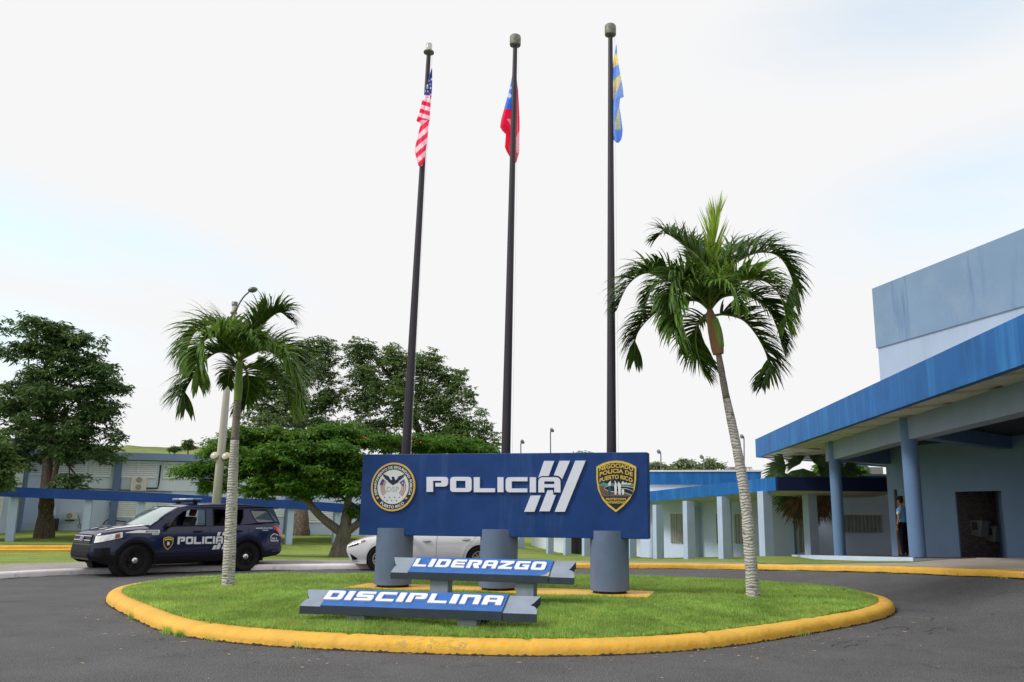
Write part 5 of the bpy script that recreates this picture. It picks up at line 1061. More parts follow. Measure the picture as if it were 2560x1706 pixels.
# far trees
def far_tree(px, py, Y, rx, rz, n, lab, mat, leaf=.3, base=1300, clump=.6, per=160, cat='tree'):
    b = P(px, base, Y); b.z = max(-1.8, min(b.z, 0)); return tree('distant_tree', lab, b, [b, b.lerp(P(px, py, Y), .5), P(px, py, Y)], [.2, .15, .06], [bl(px + dx * rx, py + dy * rz, Y, rx * .55, rz * .5, n) for dx, dy in ((-.6, .3), (0, -.35), (.6, .2), (-.1, .4))], per, leaf, mat, m_bark, int(px), clump=clump, flat=.5, nbr=1, group='trees on the horizon', cat=cat)
far_tree(436, 1121, 100, 12, 5, 3, 'small dark tree on the hill crest behind the left building roof', m_lfB, .3, clump=.3)
far_tree(470, 1110, 104, 12, 16, 3, 'tiny upright tree on the hill crest left of the lamp pole', m_lfB, .3, clump=.3)
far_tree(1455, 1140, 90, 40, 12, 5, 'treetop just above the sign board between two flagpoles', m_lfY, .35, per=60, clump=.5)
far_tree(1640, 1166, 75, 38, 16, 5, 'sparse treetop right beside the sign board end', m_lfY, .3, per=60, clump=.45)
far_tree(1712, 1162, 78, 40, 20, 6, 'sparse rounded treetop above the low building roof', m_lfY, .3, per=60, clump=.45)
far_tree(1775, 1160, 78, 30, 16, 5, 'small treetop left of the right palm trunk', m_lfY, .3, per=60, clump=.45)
far_tree(2075, 1182, 46, 34, 30, 7, 'leafy green tree behind the fan palm', m_lfF, .3, per=220, clump=.7)
far_tree(2128, 1180, 50, 22, 26, 5, 'green tree just right of the left entrance column', m_lfF, .3, per=220, clump=.7)
# shrub at the foot of the wall
# ================================================================== PALMS
m_ptr = M('palm_trunk', (.49, .47, .44), .9, var=.16, scale=3, bump=.5, bscale=25, speck=(11, (.24, .20, .18), .58, .66), spots=(24, (.17, .12, .10), .60, .68, .7), streak=None)
def ringed(mt, sc):                      # growth rings across a palm stem
    t = mt.node_tree; L = t.links.new; b = t.nodes['Principled BSDF']; tcn = N(t, 'ShaderNodeTexCoord'); w_ = N(t, 'ShaderNodeTexWave', wave_type='BANDS', bands_direction='Z'); w_.inputs['Scale'].default_value = sc; w_.inputs['Distortion'].default_value = 9; w_.inputs['Detail'].default_value = 3
    L(tcn.outputs['Object'], w_.inputs['Vector']); src = b.inputs['Base Color'].links[0].from_socket; r = N(t, 'ShaderNodeMapRange'); L(w_.outputs[1], r.inputs[0]); r.inputs[1].default_value = 0; r.inputs[2].default_value = .28; r.inputs[3].default_value = .2; r.inputs[4].default_value = 0
    q = N(t, 'ShaderNodeMix', data_type='RGBA'); L(r.outputs[0], q.inputs[0]); L(src, q.inputs[6]); q.inputs[7].default_value = (.12, .10, .085, 1); L(q.outputs[2], b.inputs['Base Color'])
    bp = N(t, 'ShaderNodeBump'); bp.inputs['Strength'].default_value = .6; bp.inputs['Distance'].default_value = .02; L(w_.outputs[1], bp.inputs['Height']); L(bp.outputs[0], b.inputs['Normal'])
ringed(m_ptr, 6)
m_ptd = M('palm_trunk_brown', (.31, .275, .24), .9, var=.25, scale=6, bump=.5, bscale=30); ringed(m_ptd, 11)
m_shaft = M('crownshaft_green', (.23, .36, .07), .4, var=.15, scale=3, vs=(3, 3, .4)); m_shafto = M('crownshaft_orange', (.36, .19, .09), .6, var=.2, scale=3, vs=(3, 3, .4))
m_palm = M('palm_leaf', (.058, .122, .018), .42, var=.3, scale=2, leaf=.22, island=.4, spots=(1.8, (.11, .20, .03), .55, .72, .7))
m_palml = M('palm_leaf_light', (.105, .20, .03), .42, var=.3, scale=2, leaf=.3, island=.4)
m_spear = M('palm_spear', (.24, .36, .035), .45, var=.2, leaf=.4, island=.25)
m_rach = M('palm_rib', (.16, .20, .05), .5, var=.1)
def frond(root, pts, llen, mat, seed, nl=74, wid=.050, side=1., spread=1., ribmat=None, droop=.50, start=.10, updir=None):
    g = random.Random(seed); c = cr(pts, 10); n = len(c); nl = int(nl * 1.3)
    rib = MB(); rib.tube(c, [.026 - .022 * k / (n - 1) for k in range(n)], 6); 
    tot = [0]; 
    for a, b in zip(c[:-1], c[1:]): tot.append(tot[-1] + (b - a).length)
    Lt = tot[-1]; xs = [[p[k] for p in c] for k in range(3)]; V = []
    def at(s): return Vector([inter(tot, xs[k], s) for k in range(3)])
    for i in range(nl):
        t = start + (1 - start) * i / (nl - 1); s = t * Lt; p = at(s); T = (at(min(Lt, s + .05)) - at(max(0, s - .05))).normalized()
        S = T.cross(Vector((0, 0, 1))); S = S.normalized() if S.length > .15 else Vector((1, 0, 0)); U_ = S.cross(T).normalized()
        if updir is not None: U_ = (U_ + updir).normalized()
        L = llen * 1.38 * (.5 + .7 * math.sin(math.pi * (t * .78 + .16))) * g.uniform(.82, 1.1) * (1 if t < .93 else .8)
        for sg in (-1, 1):
            fwd = .50 + .75 * t; d = (T * fwd + S * sg * .75 * spread * g.uniform(.6, 1.2) + U_ * g.uniform(.35, 1.15) * side).normalized()
            q = p.copy(); dd = d.copy(); w = wid * g.uniform(.75, 1.15); K = 5; line = [q.copy()]; W_ = dd.cross(U_ + Vector((g.uniform(-.4, .4), g.uniform(-.4, .4), .3))).normalized()
            dr = droop * g.uniform(.6, 1.5)
            for k in range(K): dd = (dd + Vector((0, 0, -dr * (k + .4) / K))).normalized(); q = q + dd * L / K; line.append(q.copy())
            ws = [w * .5, w, w * .95, w * .75, w * .42, w * .05]
            for k in range(K):
                a, b = line[k], line[k + 1]; V.append([a - W_ * ws[k] / 2, a + W_ * ws[k] / 2, b + W_ * ws[k + 1] / 2, b - W_ * ws[k + 1] / 2])
    V = np.array([[tuple(q) for q in f] for f in V])
    # leaflets of a frond share one mesh; the rib is its sub-part
    o = quads_np('frond', V, mat, root, smooth=False); FR[o.name] = FR[root.name]
    rib.build('rib', ribmat or m_rach, o, smooth=True); return o
def palm(label, base, trunkpx, Y, shaft, fronds, sx, sy, k, shaftmat, brown, seed):
    r = thing('palm_tree', tuple(base), label, 'palm tree', 'palms on the island'); tp = cr([P(x, y, Y + dy) for x, y, _, dy in trunkpx], 8); n = len(tp)
    w = [q[2] for q in trunkpx]; rad = [inter(list(range(len(w))), w, j / 8) / 2 / FP * Y for j in range(n)]; rj = random.Random(seed)
    cut = max(2, int((1 - brown) * n)); tp[0].z -= .06
    rads = [q * (1 + rj.uniform(-.04, .04)) for q in rad]; rads[0] *= 1.15
    mb = MB(); mb.tube(tp[:cut + 1], rads[:cut + 1], 18); tr = mb.build('trunk', m_ptr, r, smooth=True)
    mb = MB(); mb.tube(tp[cut:], rads[cut:], 18); mb.build('upper_trunk', m_ptd, tr, smooth=True)
    mb = MB(); sp = cr([P(x, y, Y) for x, y, _ in shaft], 6); ws = [q[2] for q in shaft]; mb.tube(sp, [inter(list(range(len(ws))), ws, j / 6) / 2 / FP * Y for j in range(len(sp))], 16); mb.build('crownshaft', shaftmat, r, smooth=True)
    for i, (pts, ll, mat, dys, kw) in enumerate(fronds):
        w3 = [P(sx + x / k, sy + y / k, Y + dy) for (x, y), dy in zip(pts, dys)]; frond(r, w3, ll, mat, seed * 50 + i, **kw)
    return r
# right palm
O = (796, 862)
FRs = [
 ([O, (775, 560), (600, 380), (470, 300), (405, 340)], .42, m_palm, (0, .1, .3, .5, .6), dict(nl=70)),
 ([O, (810, 560), (830, 330), (850, 200), (885, 130)], .50, m_spear, (0, 0, .05, .1, .1), dict(nl=34, spread=.35, side=.35, droop=.05, wid=.03, start=.35)),
 ([O, (690, 690), (520, 620), (330, 590), (200, 680), (120, 860)], .45, m_palm, (0, -.1, -.3, -.5, -.6, -.6), dict(nl=90)),
 ([O, (700, 790), (560, 810), (400, 880), (270, 1030), (250, 1200)], .45, m_palm, (0, .2, .4, .5, .6, .6), dict(nl=84)),
 ([O, (700, 740), (600, 730), (545, 850), (545, 1010), (600, 1180)], .42, m_palml, (0, -.4, -.9, -1.2, -1.3, -1.3), dict(nl=84)),
 ([O, (720, 720), (610, 620), (530, 640), (500, 760), (505, 960)], .42, m_palm, (0, -.3, -.8, -1.1, -1.3, -1.3), dict(nl=80)),
 ([(805, 905), (742, 925), (700, 1000), (705, 1150), (760, 1330)], .42, m_palm, (0, .2, .4, .5, .5), dict(nl=74, droop=.3)),
 ([O, (850, 650), (980, 520), (1150, 440), (1300, 470), (1390, 620), (1420, 800)], .45, m_palm, (0, .1, .2, .3, .3, .3, .3), dict(nl=100)),
 ([O, (880, 720), (1050, 640), (1200, 650), (1310, 760), (1360, 960)], .46, m_palml, (0, -.3, -.7, -.9, -1.0, -1.0), dict(nl=92)),
 ([O, (900, 760), (1080, 760), (1220, 850), (1290, 1000), (1320, 1120)], .44, m_palm, (0, .2, .3, .4, .4, .4), dict(nl=88)),
 ([(812, 905), (900, 890), (1040, 930), (1150, 1060), (1220, 1230), (1195, 1390)], .44, m_palm, (0, .1, .1, 0, 0, -.1), dict(nl=88, droop=.35)),
 ([O, (860, 600), (920, 470), (1050, 400), (1180, 380), (1290, 420)], .42, m_palm, (0, .5, 1., 1.4, 1.6, 1.7), dict(nl=80)),
 ([O, (740, 600), (700, 480), (650, 380), (560, 330)], .42, m_palm, (0, .6, 1.1, 1.4, 1.6), dict(nl=70)),
 ([O, (800, 700), (860, 660), (960, 720), (1010, 860)], .36, m_palml, (0, -.5, -1.1, -1.5, -1.7), dict(nl=66)),
 ([O, (640, 700), (480, 650), (380, 700), (330, 800)], .38, m_palm, (0, .6, 1.0, 1.2, 1.3), dict(nl=70)),
]
bR = P(1882, 1494, 14.6)
palm('tall palm with a curved pale grey trunk on the right side of the island', bR, [(1882, 1498, 34, 0), (1880, 1443, 31, 0), (1873, 1360, 29, 0), (1866, 1270, 27, 0), (1853, 1180, 25, 0), (1834, 1080, 23, 0), (1814, 985, 18, 0), (1796, 884, 15, 0)], 14.6, [(1796, 886, 27), (1793, 868, 33), (1785, 830, 31), (1778, 795, 25), (1774, 772, 12)], FRs, 1500, 480, 2.904, m_shafto, .17, 21)
# left palm
O = (785, 790)
FLs = [
 ([O, (740, 600), (640, 480), (500, 440), (360, 500), (270, 640), (230, 800)], .46, m_palml, (0, .1, .2, .2, .2, .2, .2), dict(nl=100)),
 ([O, (690, 730), (560, 710), (430, 800), (330, 940), (250, 1090), (240, 1230)], .46, m_palm, (0, -.2, -.4, -.6, -.7, -.8, -.8), dict(nl=96)),
 ([O, (700, 660), (560, 560), (430, 600), (370, 780), (370, 1000)], .46, m_palml, (0, -.4, -.9, -1.2, -1.4, -1.4), dict(nl=90)),
 ([O, (765, 640), (720, 560), (660, 510), (590, 520)], .40, m_palm, (0, .5, .9, 1.2, 1.4), dict(nl=64)),
 ([O, (860, 640), (960, 500), (1080, 370), (1180, 320), (1260, 380)], .46, m_palm, (0, .1, .2, .2, .2, .2), dict(nl=90)),
 ([O, (870, 740), (1000, 690), (1140, 730), (1260, 860), (1330, 1060), (1340, 1240)], .46, m_palml, (0, -.2, -.5, -.7, -.8, -.8, -.8), dict(nl=100)),
 ([O, (880, 720), (1050, 640), (1220, 680), (1360, 800), (1430, 930)], .46, m_palm, (0, .3, .6, .8, .9, .9), dict(nl=92)),
 ([(800, 850), (900, 860), (1050, 910), (1160, 1000), (1250, 1180), (1280, 1300)], .44, m_palml, (0, .1, .1, 0, 0, 0), dict(nl=84, droop=.35)),
 ([(800, 850), (850, 900), (870, 1020), (850, 1160), (815, 1270)], .38, m_palm, (0, .4, .6, .7, .7), dict(nl=66, droop=.3)),
 ([(770, 850), (720, 860), (680, 920), (665, 1020)], .30, m_palm, (0, .3, .5, .6), dict(nl=44, droop=.3)),
 ([O, (840, 620), (890, 560), (960, 560), (1000, 650)], .36, m_palm, (0, -.5, -1., -1.4, -1.6), dict(nl=60)),
]
rp = [o for o in bpy.data.objects if o.name.startswith('crownshaft')][0]; mb = MB(); mb.tube(cr([P(1802, 872, 14.55), P(1794, 832, 14.55), P(1785, 796, 14.55)], 5), [.05, .07, .075, .08, .085, .085, .085, .08, .075, .07, .06], 12); mb.build('green_sheath', m_shaft, rp, smooth=True)
bLp = P(570, 1464, 16.0)
palm('palm with a bright green crownshaft and straight grey trunk, left end of the island', bLp, [(570, 1468, 30, 0), (571, 1440, 29, 0), (575, 1360, 28, 0), (579, 1270, 26, 0), (583, 1180, 23, 0), (588, 1090, 20, 0), (594, 1000, 17, 0)], 16.0, [(594, 1004, 19), (596, 965, 20), (598, 925, 17), (600, 895, 12), (601, 880, 7)], FLs, 400, 700, 3.92, m_shaft, .20, 33)
# fan palm behind the walkway
m_fan = M('fan_leaf', (.09, .16, .06), .5, var=.3, scale=3, leaf=.25, island=.3); m_fand = M('fan_leaf_dead', (.15, .095, .055), .8, var=.35, scale=3, leaf=.15, island=.4)
def fan(root, c, d, R0, mat, seed, a=1.25, name='fan_leaf'):
    g = random.Random(seed); d = Vector(d).normalized(); S = d.cross(Vector((0, -1, .3))).normalized(); V = []
    for i in range(34):
        t = -a + 2 * a * i / 33; dd = (d * math.cos(t) + S * math.sin(t)).normalized(); L = R0 * g.uniform(.85, 1.08); w = .035; nn = dd.cross(Vector((0, 1, 0))).normalized()
        p0 = Vector(c); p1 = p0 + dd * L * .6; p2 = p0 + dd * L + Vector((0, 0, -.22 * R0 * g.uniform(.4, 1.3)))
        V += [[p0 - nn * .01, p0 + nn * .01, p1 + nn * w, p1 - nn * w], [p1 - nn * w, p1 + nn * w, p2 + nn * .004, p2 - nn * .004]]
    return quads_np(name, np.array([[tuple(q) for q in f] for f in V]), mat, root)
Y = 35.5; b = P(2030, 1384, Y); fp = thing('fan_palm', tuple(b), 'fan palm with green upper fans and hanging dead brown leaves behind the right walkway', 'palm tree')
cc = P(2022, 1208, Y); mb = MB(); mb.tube([b, b.lerp(cc, .5), cc], [.2, .18, .2], 12); mb.build('trunk', m_bark, fp, smooth=True)
for i, (px, py, dx, dz, mt, R0) in enumerate(((1965, 1168, -.9, .15, 0, .95), (1955, 1182, -.8, -.35, 0, .9), (2008, 1172, -.05, -.9, 0, .8), (2000, 1160, -.3, .3, 0, .7), (2045, 1170, .6, -.1, 0, .9), (2060, 1180, .8, -.5, 0, .9), (2035, 1158, .4, .5, 0, .7), (1985, 1190, -.4, -.6, 0, .8), (2110, 1172, .9, -.2, 0, .9), (2080, 1165, .7, .2, 0, .8),
      (1985, 1240, -.35, -.9, 1, .95), (2000, 1245, -.1, -1, 1, 1.05), (2015, 1250, 0, -1, 1, 1.1), (2040, 1245, .15, -1, 1, 1.0), (2055, 1240, .3, -.9, 1, .9), (1975, 1232, -.7, -.7, 0, .85), (2062, 1232, .45, -.8, 0, .85), (2030, 1200, .2, -1, 1, 1.))):
    fan(fp, P(px, py, Y + (.5 * math.sin(i * 2.1))), (dx, -.3 * math.cos(i), dz), R0, (m_fan, m_fand)[mt], i)
# ================================================================== LAMP POLE AND FLOODLIGHTS
m_polec = M('concrete_pole', (.46, .44, .39), .85, var=.1, scale=2, vs=(2, 2, .3)); m_lampg = M('lamp_grey', (.15, .16, .17), .4, metal=.4); m_glass = M('lamp_glass', (.55, .50, .35), .2, var=.15, spec=.6)
Y = 29.; b = P(538, 1290, Y); b.z = -.1; t = P(587, 757, Y)
lp_ = thing('street_lamp', tuple(b), 'tall concrete lamp pole with a curved arm and two round floodlights behind the left palm', 'street lamp')
mb = MB(); mb.tube([b, b.lerp(t, .45), b.lerp(t, .93), t], [.165, .135, .085, .085], 12); mb.build('pole', m_polec, lp_, smooth=True)
mb = MB(); mb.lathe([(.10, -.12), (.105, .02), (0, .03)], 12, Matrix.Translation(t)); mb.build('pole_cap', m_lampg, lp_, smooth=True); mb = MB(); mb.lathe([(.12, -.42), (.12, -.36)], 12, Matrix.Translation(t)); mb.build('collar', m_lampg, lp_, smooth=True, auto=R_(40))
a0_ = P(593, 775, Y - .05); mb = MB(); mb.tube(cr([P(588, 785, Y), P(597, 762, Y - .1), P(610, 742, Y - .2), P(622, 731, Y - .3)], 5), .028, 7); mb.tube([P(588, 790, Y), P(600, 825, Y)], .02, 6); mb.build('arm', m_lampg, lp_, smooth=True)
hd = P(632, 726, Y - .35); mb = MB(); mb.lathe([(0, -.07), (.09, -.065), (.14, -.02), (.15, .03), (.10, .09), (0, .11)], 16, Matrix.Translation(hd) @ Matrix.Rotation(R_(-12), 4, 'Y') @ Matrix.Scale(1.15, 4, (1, 0, 0))); mb.build('lamp_head', m_lampg, lp_, smooth=True)
for px, py, dx in ((537, 1140, -.1), (565, 1141, .1)):
    c = P(px, py, Y - .12); T = Matrix.Translation(c) @ Matrix.Rotation(R_(62), 4, 'X'); mb = MB(); mb.lathe([(0, -.12), (.08, -.11), (.145, -.02), (.155, .02), (.14, .03)], 20, T); f = mb.build('floodlight', m_lampg, lp_, smooth=True)
    mb = MB(); mb.lathe([(.138, .03), (.09, .07), (0, .085)], 20, T); mb.build('lens', m_glass, f, smooth=True)
mb = MB(); mb.tube([P(537, 1140, Y), P(565, 1141, Y)], .03, 6); mb.build('bracket', m_lampg, lp_)
for i, (x, yt, yb, lab) in enumerate(((1302, 1105, 1215, 'thin floodlight mast above the sign board between the left and middle flagpoles, the shorter one'), (1376, 1076, 1200, 'thin floodlight mast rising highest above the sign board'), (1652, 1130, 1200, 'small floodlight mast just right of the sign board'), (1759, 1143, 1200, 'small floodlight mast left of the curved palm trunk'), (1860, 1092, 1210, 'floodlight mast just right of the curved palm trunk'))):
    lab = ['short thin floodlight mast above the sign board, left of the tallest mast', 'thin floodlight mast rising highest above the sign board'][i] if i < 2 else lab
    Yp = 62.; b = P(x + 1, yb, Yp); t = P(x, yt + 4, Yp); r = thing('floodlight_mast', tuple(b), lab, 'floodlight', 'floodlight masts on the horizon')
    mb = MB(); mb.tube([b, t], .045, 6); mb.build('mast', m_lampg, r)
    mb = MB(); c = P(x + (4 if i < 2 else -5), yt, Yp); mb.lathe([(0, -.14), (.1, -.12), (.19, .0), (.16, .1), (0, .14)], 10, Matrix.Translation(c) @ Matrix.Rotation(R_(50), 4, 'Y')); mb.tube([t, c], .03, 5); mb.build('lamp_head', m_lampg, r, smooth=True)
# ================================================================== VEHICLES
m_paint = M('paint_navy', (.005, .010, .055), .3, var=.03, coat=.55, spec=.3); m_pwhite = M('paint_silver_white', (.60, .61, .65), .3, var=.02, coat=1.)
m_clad = M('cladding_black', (.008, .008, .011), .6, var=.1, spec=.2); m_tyre = M('tyre', (.013, .013, .014), .85, var=.1); m_rimb = M('rim_black', (.02, .02, .022), .35, metal=.4); m_rims = M('rim_silver', (.55, .55, .57), .3, metal=.8)
m_chrome = M('chrome', (.75, .75, .78), .12, metal=1., var=.02); m_glassd = M('tinted_glass', (.012, .016, .018), .04, var=.05, coat=1., spec=1.); m_wsh = M('windscreen_glass', (.20, .30, .29), .05, var=.08, coat=1., spec=1.)
m_head = M('headlight_glass', (.78, .80, .82), .1, var=.2, scale=14, coat=1.); m_amber = M('indicator_amber', (.34, .09, .06), .25, coat=1.); m_tail = M('taillight_red', (.50, .012, .015), .2, coat=1.); m_decal = M('decal_white', (.72, .73, .76), .4, var=.02)
m_lightb = M('lightbar_blue', (.10, .18, .42), .2, coat=1., var=.3, scale=10); m_seat = M('seat_fabric', (.02, .018, .02), .8); m_seatr = M('seat_maroon', (.10, .02, .03), .8); m_inner = M('car_interior', (.012, .012, .014), .8)
def car_spec_suv():
    return dict(L=5.0, wb=(.93, 3.80), R=.372, tw=.245, hw=[(0, .60), (.06, .74), (.18, .84), (.4, .915), (.8, .965), (1.4, .985), (2.6, .99), (3.8, .985), (4.4, .955), (4.75, .89), (4.92, .80), (5.0, .66)],
        bottom=[(0, .40), (.2, .30), (.5, .27), (1.3, .30), (3.4, .30), (4.3, .33), (4.8, .38), (5.0, .46)], belt=[(0, .98), (.1, 1.03), (.5, 1.09), (1.2, 1.13), (1.6, 1.15), (3, 1.18), (4.3, 1.22), (4.75, 1.24), (5.0, 1.16)],
        hood=[(0, 1.00), (.12, 1.09), (.5, 1.155), (1.0, 1.20), (1.38, 1.225), (1.6, 1.2), (4.6, 1.25), (4.9, 1.24), (5.0, 1.17)], arch=.445, nose=.20, tail=.12)
def lerp_tab(t, x): return inter([a for a, _ in t], [b for _, b in t], x)
def car_body(sp, root, paint, clad, cladz):
    xs = sorted(set([round(v, 3) for v in list(np.linspace(0, sp['L'], 61)) + [w + sp['arch'] * math.cos(a) for w in sp['wb'] for a in np.linspace(0, math.pi, 25)] + [w + s * (sp['arch'] + .004) for w in sp['wb'] for s in (-1, 1)]]))
    def side(x, z):                      # half width of the body at x, z
        hw = lerp_tab(sp['hw'], x); bz = lerp_tab(sp['belt'], x); t = (z - .3) / (bz - .3)
        f = inter([0, .12, .35, .62, .78, .9, 1.0, 1.2], [.955, .985, 1.0, .995, .985, .962, .925, .88], t); 
        for w in sp['wb']:               # swelling over the wheels
            d = math.hypot(x - w, (z - sp['R']) * .9); f += .018 * math.exp(-((d - sp['arch'] - .04) / .10) ** 2)
        return hw * f
    def xo(x, z):
        dx = 0
        if x < .6: k = (1 - x / .6); dx += k * (sp['nose'] * max(0, (z - .62)) ** 1.3 / .35 ** 1.3 * .35 + .10 * max(0, .5 - z) / .2)
        if x > sp['L'] - .6: k = (x - sp['L'] + .6) / .6; dx -= k * (sp['tail'] * max(0, (z - .80)) / .4 + .12 * max(0, .5 - z) / .2)
        return x + dx
    def arch(x):
        b = lerp_tab(sp['bottom'], x)
        for w in sp['wb']:
            d = abs(x - w)
            if d < sp['arch']: b = max(b, sp['R'] + math.sqrt(sp['arch'] ** 2 - d * d) * 1.0 - .0)
        return b
    mb = MB(); rows = []; tz = [0, .05, .12, .2, .3, .4, .5, .6, .7, .8, .88, .94, 1.]
    for x in xs:
        b = arch(x); bz = lerp_tab(sp['belt'], x); hz = lerp_tab(sp['hood'], x); r = []
        for t in tz: z = b + (bz - b) * t; r.append((xo(x, z), -side(x, z), z))
        w = side(x, bz)
        for q in (.93, .80, .62, .40, .2, 0): z = bz + (hz - bz) * (1 - q ** 3) ** .8; r.append((xo(x, z), -w * q, z))
        rows.append(r + [(a, -b_, c) for a, b_, c in r[-2::-1]])
    mb.grid(rows); nn = len(rows[0])
    mb.f.append(tuple(range(nn))); mb.mi.append(0); mb.f.append(tuple(len(mb.v) - nn + k for k in range(nn - 1, -1, -1))); mb.mi.append(0)
    mb.mi = [1 if sum(mb.v[i].z for i in f) / len(f) < cladz and len(f) == 4 else 0 for f in mb.f]
    o = mb.build('body', [paint, clad], root, smooth=True, world=False, auto=R_(38))
    return side, xo, arch
def wheel(root, x, y, R, tw, rim, hub, spokes, out=-1, steer=0, name='wheel'):
    e = bpy.data.objects.new(name, None); COL.objects.link(e); e.parent = root; e.location = (x, y, R); e.rotation_euler = (0, 0, steer); FR[e.name] = Vector((0, 0, 0))
    T = Matrix.Rotation(R_(90) if out < 0 else R_(-90), 4, 'X'); r0 = R * .64
    mb = MB(); h = tw / 2; mb.lathe([(r0, -h), (R * .93, -h), (R, -h * .7), (R, h * .7), (R * .93, h), (r0 + .02, h * .96), (r0, h * .8)], 40, T); mb.build('tyre', m_tyre, e, smooth=True, world=False, auto=R_(50))
    mb = MB(); mb.lathe([(r0, -h * .9), (r0, h * .84), (r0 - .02, h * .84), (r0 - .035, h * .3), (r0 - .04, -h * .5), (0, -h * .5)], 36, T); 
    for k in range(spokes):
        a = 2 * math.pi * k / spokes + .3; c, s = math.cos(a), math.sin(a); wd_s = .052 if spokes < 8 else .018
        v = []
        for r, z, ww in ((.04, h * .62, wd_s * 1.1), (r0 - .03, h * .72, wd_s * .8)):
            for sg in (-1, 1):
                for dz in (0, -.035): p = Vector((r * c - sg * ww * s, r * s + sg * ww * c, z + dz)); v.append(T @ p)
        mb.add(v, [(0, 2, 6, 4), (0, 4, 5, 1), (2, 3, 7, 6)])
    mb.build('rim', rim, e, smooth=False, world=False)
    mb = MB(); mb.lathe([(.085 if spokes < 8 else .04, h * .62), (.08 if spokes < 8 else .035, h * .86), (.045 if spokes < 8 else .02, h * 1.0), (0, h * 1.02)], 20, T); mb.build('hub_cap', hub, e, smooth=True, world=False)
    return e
def car_common(sp, root, side, xo, arch, paint):
    for w in sp['wb']:
        for s in (-1, 1):                # wheel housings
            mb = MB(); T = Matrix.Translation((w, s * (sp['hw'][6][1] - .285), sp['R'])) @ Matrix.Rotation(R_(90), 4, 'X'); mb.lathe([(0, -.2), (sp['arch'] + .01, -.2), (sp['arch'] + .01, .2)] if s > 0 else [(0, .2), (sp['arch'] + .01, .2), (sp['arch'] + .01, -.2)], 32, T); mb.build('wheel_housing', m_inner, root, world=False)
    mb = MB(); mb.box((.7, -.70, .25), (sp['L'] - .6, .70, .42)); mb.build('underbody', m_inner, root, world=False)
def onside(side, xo, x, z, h=.004, s=-1): return Vector((xo(x, z), s * (side(x, z) + h), z))
def make_suv():
    sp = car_spec_suv(); fw = G(333, 1442); ps_ = R_(48)
    r = thing('police_suv', (0, 0, 0), 'dark navy police patrol car with roof light bar and white POLICIA lettering', 'police car', rz=ps_)
    c, s = math.cos(ps_), math.sin(ps_); lx_, ly_ = sp['wb'][0], -.97
    r.location = (fw.x - (lx_ * c - ly_ * s), fw.y - (lx_ * s + ly_ * c), 0)
    side, xo, arch = car_body(sp, r, m_paint, m_clad, .50)
    car_common(sp, r, side, xo, arch, m_paint)
    B = lambda mb, n, m, p=r, **k: mb.build(n, m, p, world=False, **k)
    for w, st in ((sp['wb'][0], R_(8)), (sp['wb'][1], 0)):
        for sgn in (-1, 1): wheel(r, w, sgn * .845, sp['R'], sp['tw'], m_rimb, m_chrome, 5, out=sgn, steer=st)
        for sgn in (-1, 1):              # black arch lips
            mb = MB(); rows = []
            for a in np.linspace(-.25, math.pi + .25, 30):
                row = []
                for rr, h in ((sp['arch'] - .005, -.04), (sp['arch'] - .005, .012), (sp['arch'] + .055, .012), (sp['arch'] + .06, -.01)):
                    x, z = w + rr * math.cos(a), sp['R'] + rr * math.sin(a); row.append((xo(x, z), sgn * (side(x, max(z, .35)) + h), z))
                rows.append(row)
            mb.grid(rows); B(mb, 'arch_trim', m_clad, smooth=True, auto=R_(45))
    # greenhouse: side frames with window openings, roof, glass
    def gy(x, z): 
        t = (z - 1.16) / .6; w0 = min(.905, lerp_tab(sp['hw'], x) * .925); return w0 - .17 * t - max(0, x - 4.2) * .06
    roofz = [(1.95, 1.655), (2.2, 1.70), (2.6, 1.735), (3.2, 1.75), (3.8, 1.735), (4.4, 1.69), (4.68, 1.655)]
    outer = [(1.18, 1.12), (4.84, 1.20), (4.86, 1.26), (4.66, 1.63)] + [(x, z) for x, z in roofz[::-1]] + [(1.30, 1.20)]
    W1 = [(1.70, 1.17), (2.66, 1.185), (2.66, 1.625), (2.25, 1.61), (2.06, 1.56), (1.88, 1.42)]; W2 = [(2.84, 1.19), (3.60, 1.205), (3.70, 1.40), (3.72, 1.62), (2.84, 1.63)]; W3 = [(3.88, 1.60), (4.00, 1.36), (4.10, 1.26), (4.62, 1.27), (4.66, 1.31), (4.46, 1.585), (4.38, 1.60)]
    WT = [(1.52, 1.165), (1.64, 1.17), (1.80, 1.42), (1.74, 1.375)]
    for sgn in (-1, 1):
        mb = MB(); f = (lambda a, b, h: Vector((a, sgn * gy(a, b), b)))
        holes = [q[::-1] for q in (W1, W2, W3)]
        if sgn < 0: mb.poly(outer, holes, f)
        else: mb.poly(outer, holes, f); mb.f = [q[::-1] for q in mb.f]
        B(mb, 'side_frame', m_paint)
        for q, nm in ((W3, 'quarter_window'),): 
            mb = MB(); mb.poly([(a, b) for a, b in q], [], lambda a, b, h: Vector((a, sgn * (gy(a, b) - .008), b))); B(mb, nm, m_glassd)
        for q in (W1, W2, W3):           # dark seals
            mb = MB(); n = len(q); cx = sum(a for a, _ in q) / n; cz = sum(b for _, b in q) / n
            sm_ = [(a + (cx - a) * .07, b + (cz - b) * .09) for a, b in q]
            for i in range(n): j = (i + 1) % n; mb.add([Vector((a, sgn * (gy(a, b) + .004), b)) for a, b in (q[i], q[j], sm_[j], sm_[i])], [(0, 1, 2, 3)])
            B(mb, 'window_seal', m_clad)
    mb = MB(); rows = []
    for x, z in roofz:
        w = gy(x, z); rows.append([Vector((x, w * q, z + .045 * (1 - abs(q) ** 2.5))) for q in (-1, -.93, -.8, -.5, 0, .5, .8, .93, 1)])
    mb.grid(rows); B(mb, 'roof', m_paint, smooth=True)
